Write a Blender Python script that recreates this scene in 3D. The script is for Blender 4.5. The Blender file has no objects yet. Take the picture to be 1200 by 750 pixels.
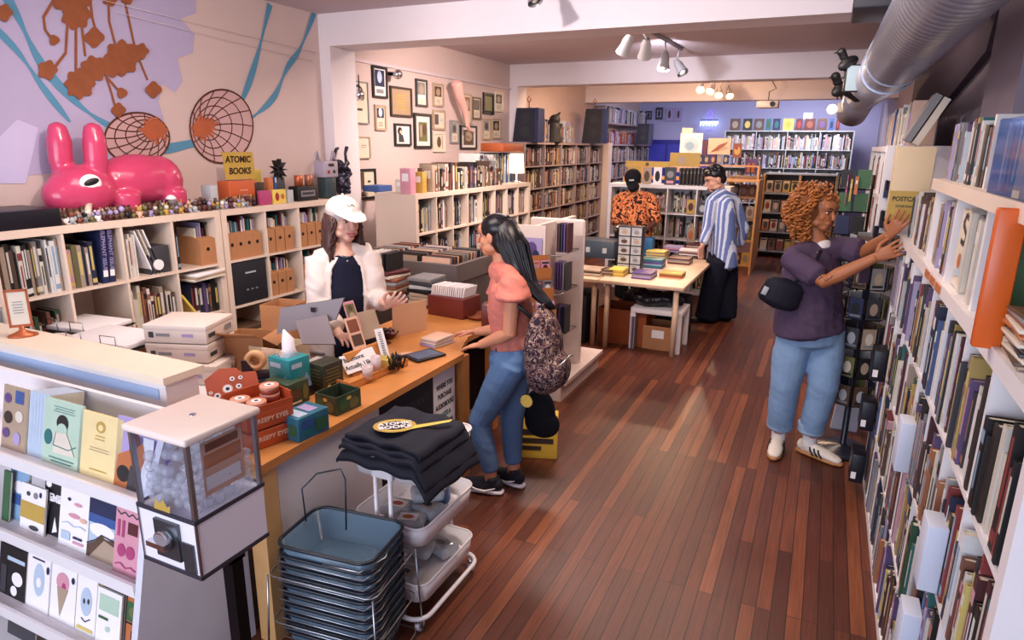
import bpy, bmesh, math, random
from mathutils import Vector, Matrix, noise
random.seed(7)
C = bpy.context.scene.collection
PI = math.pi
def V(*a): return Vector(a)
# ---------------------------------------------------------------- camera
FPX = 769.74
vy = Vector((375, 200, -FPX)).normalized(); vx = -Vector((-1700, 225, -FPX)).normalized(); vz = vx.cross(vy)
vx = vy.cross(vz)
R3 = Matrix((vx, vy, vz))            # camera axes -> world
EYE = V(0, 0, 1.95)
cam = bpy.data.cameras.new('camera'); cam.lens = FPX/1200*36; cam.sensor_width = 36; cam.clip_start = .05; cam.clip_end = 100
co = bpy.data.objects.new('camera', cam); C.objects.link(co)
co.matrix_world = Matrix.Translation(EYE) @ R3.to_4x4()
bpy.context.scene.camera = co
def P(px, py, x=None, y=None, z=None):
    d = R3 @ V(px-600, 375-py, -FPX)
    t = (z-EYE.z)/d.z if z is not None else ((y-EYE.y)/d.y if y is not None else (x-EYE.x)/d.x)
    return EYE + d*t
def Q(px, py, y): return P(px, py, y=y)
def project(p):
    c = R3.transposed() @ (Vector(p)-EYE)
    if c.z > -.05: return None
    return 600+FPX*c.x/-c.z, 375-FPX*c.y/-c.z
# ---------------------------------------------------------------- materials
def lin(c):
    return tuple(((v/255)/12.92 if v/255 <= .04045 else ((v/255+.055)/1.055)**2.4) for v in c)
MATS = {}
def mat(name, rgb=(200,200,200), rough=.55, metal=0, vary=.06, scale=8, bump=0, bscale=60, emit=0, alpha=1, spec=.5, trans=0, ior=1.45, sheen=0):
    if name in MATS: return MATS[name]
    m = bpy.data.materials.new(name); m.use_nodes = True; nt = m.node_tree; b = nt.nodes['Principled BSDF']
    c = lin(rgb)
    b.inputs['Roughness'].default_value = rough; b.inputs['Metallic'].default_value = metal
    b.inputs['Specular IOR Level'].default_value = spec; b.inputs['IOR'].default_value = ior
    tc = nt.nodes.new('ShaderNodeTexCoord')
    if vary:
        n = nt.nodes.new('ShaderNodeTexNoise'); n.inputs['Scale'].default_value = scale; n.inputs['Detail'].default_value = 3
        nt.links.new(tc.outputs['Object'], n.inputs['Vector'])
        mx = nt.nodes.new('ShaderNodeMix'); mx.data_type = 'RGBA'
        mx.inputs[6].default_value = (*[v*(1-vary) for v in c], 1); mx.inputs[7].default_value = (*[min(1, v*(1+vary)) for v in c], 1)
        nt.links.new(n.outputs['Fac'], mx.inputs[0]); nt.links.new(mx.outputs[2], b.inputs['Base Color'])
    else: b.inputs['Base Color'].default_value = (*c, 1)
    if bump:
        n2 = nt.nodes.new('ShaderNodeTexNoise'); n2.inputs['Scale'].default_value = bscale; n2.inputs['Detail'].default_value = 4
        nt.links.new(tc.outputs['Object'], n2.inputs['Vector'])
        bp = nt.nodes.new('ShaderNodeBump'); bp.inputs['Strength'].default_value = bump; bp.inputs['Distance'].default_value = .01
        nt.links.new(n2.outputs['Fac'], bp.inputs['Height']); nt.links.new(bp.outputs['Normal'], b.inputs['Normal'])
    if emit: b.inputs['Emission Color'].default_value = (*c, 1); b.inputs['Emission Strength'].default_value = emit
    if trans: b.inputs['Transmission Weight'].default_value = trans
    if alpha < 1: b.inputs['Alpha'].default_value = alpha
    if sheen: b.inputs['Sheen Weight'].default_value = sheen
    MATS[name] = m; return m
PAL = dict(white=(226,222,220), cream=(220,206,186), black=(26,25,30), charcoal=(58,57,64), grey=(132,130,134), navy=(30,40,84), blue=(48,84,158),
 sky_blue=(122,166,206), teal=(28,112,116), green=(52,104,62), olive=(112,110,58), mustard=(200,158,56), yellow=(232,200,74), orange=(200,104,50),
 rust=(142,72,48), red=(168,42,44), maroon=(92,32,38), pink=(218,140,160), magenta=(184,54,112), purple=(94,62,130), lavender=(166,146,200),
 brown=(92,64,46), tan=(176,148,122), pale_blue=(176,196,220), pale_green=(176,206,180), dark_brown=(52,36,30), peach=(232,176,146), pale_yellow=(240,212,142), silver=(176,178,184))
def pm(n):
    c = PAL[n]; g = sum(c)/3; return mat('paper_'+n, tuple(g+(v-g)*.8 for v in c), rough=.45, vary=.1, scale=14)
def cm(n, r=.5, **k): return mat('paint_'+n+str(int(r*100)), PAL[n], rough=r, **k)
WHITE = mat('white_laminate', (232,226,228), .35, vary=.03)
WARMW = mat('warm_white_laminate', (224,206,192), .4, vary=.04)
WOOD = mat('honey_wood', (202,134,74), .35, vary=.16, scale=6)
def bkm(n):
    c = PAL[n]; g = sum(c)/3; return mat('book_cloth_'+n, tuple((g+(v-g)*.62)*.93 for v in c), rough=.5, vary=.12, scale=14)
PINE = mat('pine_wood', (206,158,104), .45, vary=.16, scale=9)
METAL = mat('brushed_steel', (170,172,178), .3, metal=1, vary=.05)
CHROME = mat('chrome', (215,218,224), .12, metal=1, vary=0)
BLACKM = mat('black_metal', (22,22,26), .35, metal=.6, vary=.05)
BLACKP = mat('black_plastic', (24,24,28), .4, vary=.1)
CARD = mat('brown_cardboard', (176,122,82), .8, vary=.12, bump=.1)
PAGES = mat('page_edges', (222,212,192), .8, vary=.1, scale=60)
def thin_glass(name, tint, haze=0):
    m = bpy.data.materials.new(name); m.use_nodes = True; nt = m.node_tree; N = nt.nodes.new; L = nt.links.new
    nt.nodes.remove(nt.nodes['Principled BSDF']); out = nt.nodes['Material Output']
    tr = N('ShaderNodeBsdfTransparent'); tr.inputs[0].default_value = (*lin(tint),1); gl = N('ShaderNodeBsdfGlossy'); gl.inputs['Roughness'].default_value = .06
    mx = N('ShaderNodeMixShader'); mx.inputs[0].default_value = .05; L(tr.outputs[0], mx.inputs[1]); L(gl.outputs[0], mx.inputs[2])
    if haze:
        df = N('ShaderNodeBsdfDiffuse'); df.inputs[0].default_value = (.92,.92,.93,1); m2 = N('ShaderNodeMixShader'); m2.inputs[0].default_value = haze; L(mx.outputs[0], m2.inputs[1]); L(df.outputs[0], m2.inputs[2]); L(m2.outputs[0], out.inputs[0])
    else: L(mx.outputs[0], out.inputs[0])
    return m
GLASS = thin_glass('clear_glass', (246,248,252))
# ---------------------------------------------------------------- mesh helpers
class MB:
    def __init__(s): s.bm = bmesh.new(); s.mats = []; s.T = Matrix.Identity(4)
    def mi(s, m):
        if m not in s.mats: s.mats.append(m)
        return s.mats.index(m)
    def faces(s, verts, faces, m, smooth=False):
        vs = [s.bm.verts.new(s.T @ Vector(v)) for v in verts]; k = s.mi(m)
        for f in faces:
            try:
                q = s.bm.faces.new([vs[i] for i in f]); q.material_index = k; q.smooth = smooth
            except ValueError: pass
        return vs
    def box(s, x0, x1, y0, y1, z0, z1, m):
        v = [(x0,y0,z0),(x1,y0,z0),(x1,y1,z0),(x0,y1,z0),(x0,y0,z1),(x1,y0,z1),(x1,y1,z1),(x0,y1,z1)]
        s.faces(v, [(0,3,2,1),(4,5,6,7),(0,1,5,4),(1,2,6,5),(2,3,7,6),(3,0,4,7)], m); return s
    def bbox(s, cx, cy, cz, sx, sy, sz, m, bev=.004, seg=2):       # bevelled box
        b = bmesh.new(); bmesh.ops.create_cube(b, size=1)
        for v in b.verts: v.co = Vector((cx+v.co.x*sx, cy+v.co.y*sy, cz+v.co.z*sz))
        bmesh.ops.bevel(b, geom=list(b.edges), offset=min(bev, min(sx,sy,sz)*.45), segments=seg, affect='EDGES', profile=.5)
        s.join(b, m, True); return s
    def join(s, b, m, smooth=False):
        k = s.mi(m); mp = {}
        for v in b.verts: mp[v] = s.bm.verts.new(s.T @ v.co)
        for f in b.faces:
            q = s.bm.faces.new([mp[v] for v in f.verts]); q.material_index = k; q.smooth = smooth
        b.free()
    def tube(s, pts, r, m, n=8, caps=True, closed=False):
        pts = [Vector(p) for p in pts]; N = len(pts); rings = []; k = s.mi(m); up = None
        for i, p in enumerate(pts):
            a = pts[(i-1) % N] if (closed or i > 0) else p; b = pts[(i+1) % N] if (closed or i < N-1) else p
            t = (b-a)
            if t.length < 1e-9: t = V(0,0,1)
            t.normalize()
            if up is None: up = V(0,0,1) if abs(t.z) < .9 else V(1,0,0)
            u = (up - t*up.dot(t))
            if u.length < 1e-4: u = t.orthogonal()
            u.normalize(); w = t.cross(u); up = u
            rr = r[i] if isinstance(r, (list, tuple)) else r
            rings.append([s.bm.verts.new(s.T @ (p + u*rr*math.cos(2*PI*j/n) + w*rr*math.sin(2*PI*j/n))) for j in range(n)])
        for i in range(N if closed else N-1):
            A, B = rings[i], rings[(i+1) % N]
            for j in range(n):
                f = s.bm.faces.new((A[j], A[(j+1)%n], B[(j+1)%n], B[j])); f.material_index = k; f.smooth = True
        if caps and not closed:
            for ring, rev in ((rings[0], True), (rings[-1], False)):
                f = s.bm.faces.new(list(reversed(ring)) if rev else ring); f.material_index = k
        return s
    def cyl(s, a, b, r, m, n=16, r2=None): return s.tube([a, b], [r, r if r2 is None else r2], m, n)
    def lathe(s, prof, m, c=(0,0,0), n=24, caps=False, sx=1, sy=1):
        k = s.mi(m); rings = []
        for r, z in prof:
            rings.append([s.bm.verts.new(s.T @ V(c[0]+r*sx*math.cos(2*PI*j/n), c[1]+r*sy*math.sin(2*PI*j/n), c[2]+z)) for j in range(n)])
        for A, B in zip(rings, rings[1:]):
            for j in range(n):
                f = s.bm.faces.new((A[j], A[(j+1)%n], B[(j+1)%n], B[j])); f.material_index = k; f.smooth = True
        for ring, rev in ((rings[0], True), (rings[-1], False)):
            if prof[0 if rev else -1][0] > .0005:
                f = s.bm.faces.new(list(reversed(ring)) if rev else ring); f.material_index = k
        return s
    def ball(s, c, r, m, n=12, rot=None):
        b = bmesh.new(); bmesh.ops.create_uvsphere(b, u_segments=n, v_segments=max(6, n*2//3), radius=1)
        rr = r if isinstance(r, (tuple, list)) else (r, r, r)
        for v in b.verts:
            q = Vector((v.co.x*rr[0], v.co.y*rr[1], v.co.z*rr[2]))
            if rot is not None: q = rot @ q
            v.co = q + Vector(c)
        s.join(b, m, True); return s
    def prism(s, pts, a, b, m, axis='y'):         # 2D outline extruded between a and b along axis
        n = len(pts)
        def f(p, t): return {'y': (p[0], t, p[1]), 'x': (t, p[0], p[1]), 'z': (p[0], p[1], t)}[axis]
        s.faces([f(p, a) for p in pts]+[f(p, b) for p in pts], [tuple(range(n)), tuple(range(2*n-1, n-1, -1))]+[(i, i+n, (i+1)%n+n, (i+1)%n) for i in range(n)], m)
        return s
    def build(s, name, parent=None, base=None, recalc=True, **k):
        if recalc: bmesh.ops.recalc_face_normals(s.bm, faces=s.bm.faces)
        me = bpy.data.meshes.new(name); s.bm.to_mesh(me); s.bm.free()
        for m in s.mats: me.materials.append(m)
        o = bpy.data.objects.new(name, me); C.objects.link(o)
        if parent: o.parent = parent
        if base is not None:
            b = Vector(base); me.transform(Matrix.Translation(-b)); o.location = b
        tag(o, **k); return o
def tag(o, label=None, cat=None, group=None, kind=None):
    if label: o['label'] = label
    if cat: o['category'] = cat
    if group: o['group'] = group
    if kind: o['kind'] = kind
    return o
def thing(name, label, cat, loc=(0,0,0), rz=0, group=None):
    o = bpy.data.objects.new(name, None); C.objects.link(o); o.location = loc; o.rotation_euler = (0,0,rz)
    return tag(o, label, cat, group)
def struct(name, mb): return mb.build(name, kind='structure')
def child(mb, name, parent, label=None): return mb.build(name, parent, label=label)
def boxpart(name, parent, x0, x1, y0, y1, z0, z1, m, label=None):
    return child(MB().box(x0,x1,y0,y1,z0,z1,m), name, parent, label)
def dup(root, loc, rz=None, label=None, group=None):
    r = root.copy(); C.objects.link(r); r.location = loc
    if rz is not None: r.rotation_euler = (0,0,rz)
    if label: r['label'] = label
    if group: r['group'] = group
    for ch in list(root.children):
        c = ch.copy(); C.objects.link(c); c.parent = r
        for g in list(ch.children):
            d = g.copy(); C.objects.link(d); d.parent = c
    return r
_TS = bpy.data.scenes.new('workbench')
def evaluated_mesh(o):
    """mesh of o with its modifiers, evaluated in a small scratch scene"""
    _TS.collection.objects.link(o); vl = _TS.view_layers[0]; vl.update()
    me = bpy.data.meshes.new_from_object(o.evaluated_get(vl.depsgraph)); _TS.collection.objects.unlink(o); return me
def text(s, size, m, parent, M, name='lettering', depth=.0008, sx=1, align='CENTER', bold=0):
    cu = bpy.data.curves.new('t', 'FONT'); cu.body = s; cu.size = size; cu.align_x = align; cu.align_y = 'CENTER'; cu.extrude = depth; cu.offset = bold*size; cu.resolution_u = 3
    t = bpy.data.objects.new('t', cu); me = evaluated_mesh(t)
    bpy.data.objects.remove(t); bpy.data.curves.remove(cu)
    me.transform(Matrix.Diagonal((sx,1,1,1))); me.transform(M)
    me.materials.clear(); me.materials.append(m)
    o = bpy.data.objects.new(name, me); C.objects.link(o); o.parent = parent; return o
def frameM(o, right, up):                # matrix taking local x,y,z to right, up, normal at o
    r = Vector(right).normalized(); u = Vector(up); u = (u - r*u.dot(r)).normalized(); n = r.cross(u)
    M = Matrix((r, u, n)).transposed().to_4x4(); M.translation = Vector(o); return M
def art(mb, M, w, h, els, lift=.0006):
    """flat printed shapes on a w x h sheet whose lower-left corner is M's origin"""
    T0 = mb.T; mb.T = M; z = lift
    for e in els:
        k = e[0]
        if k == 'r': x0,y0,x1,y1 = e[1:5]; pts = [(x0,y0),(x1,y0),(x1,y1),(x0,y1)]
        elif k == 'e': cx,cy,rx,ry = e[1:5]; pts = [(cx+rx*math.cos(a*PI/8), cy+ry*math.sin(a*PI/8)) for a in range(16)]
        elif k == 'p': pts = e[1]
        elif k == 's':                     # squiggle line
            for q0, q1 in zip(e[1], e[1][1:]):
                a = V(q0[0]*w, q0[1]*h, 0); b = V(q1[0]*w, q1[1]*h, 0); d = (b-a)
                if d.length < 1e-6: continue
                nrm = V(-d.y, d.x, 0).normalized()*e[2]*w
                mb.faces([a-nrm+V(0,0,z), b-nrm+V(0,0,z), b+nrm+V(0,0,z), a+nrm+V(0,0,z)], [(0,1,2,3)], pm(e[-1]))
            z += lift*.5; continue
        mb.faces([(p[0]*w, p[1]*h, z) for p in pts], [tuple(range(len(pts)))], pm(e[-1])); z += lift*.5
    mb.T = T0
def lines(x0, x1, y0, y1, n, col, th=.35, rag=.3):
    out = []; st = (y1-y0)/n
    for i in range(n):
        w = (x1-x0)*random.uniform(1-rag, 1); c = (x0+x1)/2
        out.append(('r', c-w/2, y1-st*(i+1), c+w/2, y1-st*(i+1)+st*th, col))
    return out
def remeshed(name, bm, mats, voxel, parent=None, smooth=6, assign=None):
    me = bpy.data.meshes.new(name); bmesh.ops.recalc_face_normals(bm, faces=bm.faces); bm.to_mesh(me); bm.free()
    o = bpy.data.objects.new(name, me)
    md = o.modifiers.new('r', 'REMESH'); md.mode = 'VOXEL'; md.voxel_size = voxel
    if smooth:
        ms = o.modifiers.new('s', 'SMOOTH'); ms.iterations = smooth; ms.factor = .5
    m2 = evaluated_mesh(o)
    bpy.data.objects.remove(o); bpy.data.meshes.remove(me)
    m2.materials.clear()
    for m in mats: m2.materials.append(m)
    m2.polygons.foreach_set('use_smooth', [True]*len(m2.polygons))
    if assign: m2.polygons.foreach_set('material_index', [assign(p.center) for p in m2.polygons])
    m2.name = name
    o = bpy.data.objects.new(name, m2); C.objects.link(o)
    if parent: o.parent = parent
    return o
# ================================================================ ROOM
XL, XR, YB, YF, ZC = -4.29, .84, 16.3, -2.6, 3.06
def floor_mat():
    m = bpy.data.materials.new('worn_red_brown_floorboards'); m.use_nodes = True; nt = m.node_tree; N = nt.nodes.new; L = nt.links.new
    b = nt.nodes['Principled BSDF']; tc = N('ShaderNodeTexCoord')
    mp = N('ShaderNodeMapping'); mp.inputs['Rotation'].default_value = (0,0,PI/2); L(tc.outputs['Object'], mp.inputs['Vector'])
    br = N('ShaderNodeTexBrick'); L(mp.outputs['Vector'], br.inputs['Vector'])
    br.inputs['Scale'].default_value = 1; br.inputs['Brick Width'].default_value = 1.35; br.inputs['Row Height'].default_value = .062
    br.inputs['Mortar Size'].default_value = .0022; br.inputs['Mortar Smooth'].default_value = .2; br.inputs['Bias'].default_value = 0
    br.offset = .37; br.offset_frequency = 3
    br.inputs['Color1'].default_value = (0,0,0,1); br.inputs['Color2'].default_value = (1,1,1,1); br.inputs['Mortar'].default_value = (.5,.5,.5,1)
    ramp = N('ShaderNodeValToRGB'); L(br.outputs['Color'], ramp.inputs['Fac'])
    cr = ramp.color_ramp; cr.elements[0].position = 0; cr.elements[0].color = (*lin((76,38,27)),1); cr.elements[1].position = 1; cr.elements[1].color = (*lin((132,76,48)),1)
    for p, c in ((.35,(98,50,35)),(.6,(86,44,31)),(.82,(112,60,39))):
        e = cr.elements.new(p); e.color = (*lin(c),1)
    # grain stretched along the boards
    m2 = N('ShaderNodeMapping'); m2.inputs['Scale'].default_value = (60,2.2,1); L(tc.outputs['Object'], m2.inputs['Vector'])
    g = N('ShaderNodeTexNoise'); g.inputs['Scale'].default_value = 1.6; g.inputs['Detail'].default_value = 5; L(m2.outputs['Vector'], g.inputs['Vector'])
    mx = N('ShaderNodeMix'); mx.data_type = 'RGBA'; mx.blend_type = 'MULTIPLY'; mx.inputs[0].default_value = .75
    gr = N('ShaderNodeValToRGB'); L(g.outputs['Fac'], gr.inputs['Fac']); gr.color_ramp.elements[0].position = .3; gr.color_ramp.elements[0].color = (.5,.46,.44,1); gr.color_ramp.elements[1].position = .7; gr.color_ramp.elements[1].color = (1.15,1.1,1.05,1)
    L(ramp.outputs['Color'], mx.inputs[6]); L(gr.outputs['Color'], mx.inputs[7])
    # worn patches
    wn = N('ShaderNodeTexNoise'); wn.inputs['Scale'].default_value = .9; wn.inputs['Detail'].default_value = 4; L(tc.outputs['Object'], wn.inputs['Vector'])
    wr = N('ShaderNodeValToRGB'); L(wn.outputs['Fac'], wr.inputs['Fac']); wr.color_ramp.elements[0].position = .35; wr.color_ramp.elements[0].color = (.8,.78,.78,1); wr.color_ramp.elements[1].position = .7; wr.color_ramp.elements[1].color = (1.15,1.12,1.08,1)
    mw = N('ShaderNodeMix'); mw.data_type = 'RGBA'; mw.blend_type = 'MULTIPLY'; mw.inputs[0].default_value = 1; L(mx.outputs[2], mw.inputs[6]); L(wr.outputs['Color'], mw.inputs[7])
    mo = N('ShaderNodeMix'); mo.data_type = 'RGBA'; L(br.outputs['Fac'], mo.inputs[0]); L(mw.outputs[2], mo.inputs[6]); mo.inputs[7].default_value = (*lin((30,14,12)),1)
    L(mo.outputs[2], b.inputs['Base Color'])
    rr = N('ShaderNodeMapRange'); L(wn.outputs['Fac'], rr.inputs['Value']); rr.inputs['To Min'].default_value = .3; rr.inputs['To Max'].default_value = .55; L(rr.outputs['Result'], b.inputs['Roughness'])
    bp = N('ShaderNodeBump'); bp.inputs['Strength'].default_value = .35; bp.inputs['Distance'].default_value = .004; bp.invert = True; L(br.outputs['Fac'], bp.inputs['Height']); L(bp.outputs['Normal'], b.inputs['Normal'])
    return m
WALLM = mat('warm_beige_plaster', (206,184,180), .8, vary=.04, scale=1.5, bump=.05)
WALLP = mat('white_trim_paint', (232,222,226), .6, vary=.02)
CEILM = mat('grey_mauve_ceiling', (206,190,196), .85, vary=.03, scale=1)
BACKM = mat('lilac_back_wall', (176,176,214), .8, vary=.03)
RWALL = mat('grey_brown_plaster', (150,140,154), .8, vary=.06, scale=2)
struct('floor', MB().box(XL-.1, XR+.1, YF, YB+.1, -.1, 0, floor_mat()))
struct('ceiling', MB().box(XL-.1, XR+.1, YF, YB+.1, ZC, ZC+.1, CEILM))
struct('wall_left', MB().box(XL-.1, XL, YF, YB, 0, ZC, WALLM))
struct('wall_right', MB().box(XR, XR+.1, YF, YB, 0, ZC, RWALL))
struct('wall_back', MB().box(XL-.1, XR+.1, YB, YB+.1, 0, ZC, BACKM))
fw = MB()      # street wall with the big shop window the daylight comes through
fw.box(XL-.1, -3.9, YF-.1, YF, 0, ZC, WALLM); fw.box(XR-.2, XR+.1, YF-.1, YF, 0, ZC, WALLM)
fw.box(-3.9, XR-.2, YF-.1, YF, 0, .5, WALLM); fw.box(-3.9, XR-.2, YF-.1, YF, 2.8, ZC, WALLM)
struct('wall_front', fw)
wf = MB(); 
for x in (-3.9, -2.4, -.9, XR-.26): wf.box(x, x+.06, YF-.08, YF-.02, .5, 2.8, WALLP)
wf.box(-3.9, XR-.2, YF-.08, YF-.02, .5, .56, WALLP); wf.box(-3.9, XR-.2, YF-.08, YF-.02, 2.74, 2.8, WALLP)
struct('window_1', wf)
# beams with their wall posts (left side posts narrow, as seen against the left wall)
def beam(n, y0, y1, zb, post=True, m=WALLP):
    b = MB(); b.box(XL, XR, y0, y1, zb, ZC, m)
    if post: b.box(XL, XL+.12, y0, y1, 0, zb, m)
    struct('trim_%d' % n, b)
beam(1, 5.0, 5.35, 2.79); beam(2, 9.0, 9.32, 2.77); beam(3, 12.3, 12.6, 2.74, False)
struct('trim_4', MB().box(XR-.09, XR, 3.95, 4.75, 0, ZC, RWALL))
rs = MB()      # dark sloping slab: shade by the duct, painted onto the right wall
rs.prism([(4.9, ZC), (9.5, ZC), (9.5, 1.9), (5.2, 2.55)], XR-.05, XR, mat('dark_plum_shade', (74,62,76), .8), axis='x'); struct('trim_5', rs)
struct('trim_6', MB().box(XL, XL+.02, 5.35, 9.0, 2.72, 2.75, CEILM))
# picture rail wires over the mural
tag(MB().tube([P(120,0,x=XL+.03)]+[P(370,62,x=XL+.03)], .0015, WALLM).build('wall_wire'), 'thin grey cable strung along the wall above the mural, upper of two', 'cable')
tag(MB().tube([P(135,14,x=XL+.03)]+[P(366,72,x=XL+.03)], .0015, WALLM).build('wall_wire'), 'thin grey cable strung along the wall above the mural, lower of two', 'cable')
# ---------------------------------------------------------------- mural on the left wall
XM = XL+.004
mural = thing('wall_mural', 'painted wall mural of blue ribbons, woven balls and brown flowers above the low shelves', 'mural', (XM, 3, 2))
def wallpts(pxs): return [P(a, b, x=XM) - V(XM,3,2) for a, b in pxs]
def flat(name, pts, m, off, label=None):
    mb = MB(); q = [p+V(off,0,0) for p in pts]; mb.faces(q, [tuple(range(len(q)))], m); return child(mb, name, mural, label)
LAV = mat('mural_lavender', (176,166,198), .8, vary=.04); MBL = mat('mural_blue', (84,140,172), .75, vary=.15, scale=5)
MBR = mat('mural_brown', (140,78,46), .75, vary=.3, scale=14); MDK = mat('mural_dark_brown', (86,44,31), .75); MOR = mat('mural_rust', (176,92,58), .75, vary=.2)
flat('lavender_patch', wallpts([(-60,-30),(228,-30),(230,15),(212,22),(228,40),(226,62),(208,68),(214,95),(205,108),(190,98),(186,120),(192,140),(188,190),(-60,215)]), LAV, 0)
flat('lavender_patch', wallpts([(-60,215),(30,215),(45,150),(20,140),(0,160),(-60,150)]), mat('mural_pale_lavender', (196,188,222), .8), .001)
def ribbon(px, w, seg=6):
    pts = [P(a, b, x=XM)-V(XM,3,2) for a, b in px]; sm = []
    for i in range(len(pts)-1):
        p0 = pts[max(0,i-1)]; p1 = pts[i]; p2 = pts[i+1]; p3 = pts[min(len(pts)-1, i+2)]
        for k in range(seg):
            t = k/seg; sm.append(.5*((2*p1)+(-p0+p2)*t+(2*p0-5*p1+4*p2-p3)*t*t+(-p0+3*p1-3*p2+p3)*t**3))
    sm.append(pts[-1]); mb = MB(); vs = []
    for i, p in enumerate(sm):
        d = (sm[min(i+1, len(sm)-1)]-sm[max(i-1, 0)]).normalized(); n = V(0,-d.z,d.y)
        ww = w*(.28+.72*abs(math.sin(i*PI/(seg*1.6)+.4)))
        vs += [p-n*ww+V(.003,0,0), p+n*ww+V(.003,0,0)]
    mb.faces(vs, [(2*i, 2*i+1, 2*i+3, 2*i+2) for i in range(len(sm)-1)], MBL); child(mb, 'ribbon', mural)
ribbon([(-20,20),(20,60),(52,105),(82,143)], .022)
ribbon([(-10,-30),(18,15),(52,80),(105,133),(165,165),(198,172),(235,165),(262,152),(283,118),(300,70),(316,5)], .03)
ribbon([(150,168),(198,176),(258,160),(300,134),(322,112),(336,80),(352,56),(368,15)], .028)
def wball(cx, cy, rx, ry, hub, m_in):
    mb = MB(); T = V(XM,3,2)
    def W(a, b, off): return P(a, b, x=XM)-T+V(off,0,0)
    el = [W(cx+rx*math.cos(i*PI/16), cy+ry*math.sin(i*PI/16), .004) for i in range(32)]
    mb.faces(el, [tuple(range(32))], m_in)
    def ln(pts, w, m, off):
        ps = [W(a, b, off) for a, b in pts]; vs = []
        for i, p in enumerate(ps):
            d = (ps[min(i+1, len(ps)-1)]-ps[max(i-1, 0)]).normalized(); n = V(0,-d.z,d.y)*w; vs += [p-n, p+n]
        mb.faces(vs, [(2*i,2*i+1,2*i+3,2*i+2) for i in range(len(ps)-1)], m)
    ln([(cx+rx*math.cos(i*PI/16), cy+ry*math.sin(i*PI/16)) for i in range(33)], .007, MDK, .006)
    hx, hy = hub
    for a in range(14):
        t = a*2*PI/14; ex, ey = cx+rx*math.cos(t), cy+ry*math.sin(t)
        ln([(hx+(ex-hx)*k/5+ (math.sin(k*PI/5)*4*math.sin(t)), hy+(ey-hy)*k/5-math.sin(k*PI/5)*4*math.cos(t)) for k in range(6)], .004, MDK, .0065)
    for q in (.35,.58,.8):
        ln([(hx+(cx-hx)*q+rx*q*math.cos(i*PI/12), hy+(cy-hy)*q+ry*q*math.sin(i*PI/12)) for i in range(25)], .004, MDK, .007)
    for a in range(18):
        t = a*2*PI/18; L = 17*random.uniform(.7,1.1)
        ln([(hx,hy),(hx+L*.5*math.cos(t), hy+L*.5*math.sin(t)),(hx+L*math.cos(t), hy+L*math.sin(t))], .011, MOR, .0078+.0002*a)
    child(mb, 'woven_ball', mural)
wball(259, 148, 37, 43, (237,150), mat('mural_mauve', (196,160,160), .8)); wball(160, 162, 38, 30, (180,152), mat('mural_mauve', (196,160,160), .8))
BO = [0]
def blob(cx, cy, r, n=6, m=MBR, off=.009):
    BO[0] += 1; off += .0005*BO[0]
    mb = MB(); ps = [P(cx+r*(1+.12*math.cos(n*t*PI/18))*math.cos(t*PI/18), cy+r*(1+.12*math.cos(n*t*PI/18))*math.sin(t*PI/18), x=XM)-V(XM,3,2)+V(off,0,0) for t in range(36)]
    mb.faces(ps, [tuple(range(36))], m); child(mb, 'flower', mural)
def stem_(px):
    mb = MB(); ps = [P(a, b, x=XM)-V(XM,3,2)+V(.0085,0,0) for a, b in px]; vs = []
    for i, p in enumerate(ps):
        d = (ps[min(i+1, len(ps)-1)]-ps[max(i-1, 0)]).normalized(); n = V(0,-d.z,d.y)*.008; vs += [p-n, p+n]
    mb.faces(vs, [(2*i,2*i+1,2*i+3,2*i+2) for i in range(len(ps)-1)], MBR); child(mb, 'stem', mural)
for s in ([(65,-5),(50,20),(52,35),(60,46)],[(70,0),(78,30),(76,62),(62,80)],[(88,20),(88,85)],[(93,15),(99,66)],[(126,-5),(127,25),(134,52)],[(145,0),(158,60),(172,94)],[(123,88),(130,110),(134,125)],[(105,0),(107,20),(111,35)],[(124,90),(136,104),(142,108)]): stem_(s)
for b in ((88,17,17,7),(75,0,14,5),(97,-2,10,6),(128,-2,9,5),(148,-3,8,5),(62,47,6,3),(109,44,11,4),(54,82,11,5),(92,98,17,8),(108,81,15,7),(128,78,12,5),(141,68,20,8),(163,60,9,5),(178,105,9,4),(137,129,8,4),(141,109,6,3),(2,15,10,5)): blob(*b)
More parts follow.
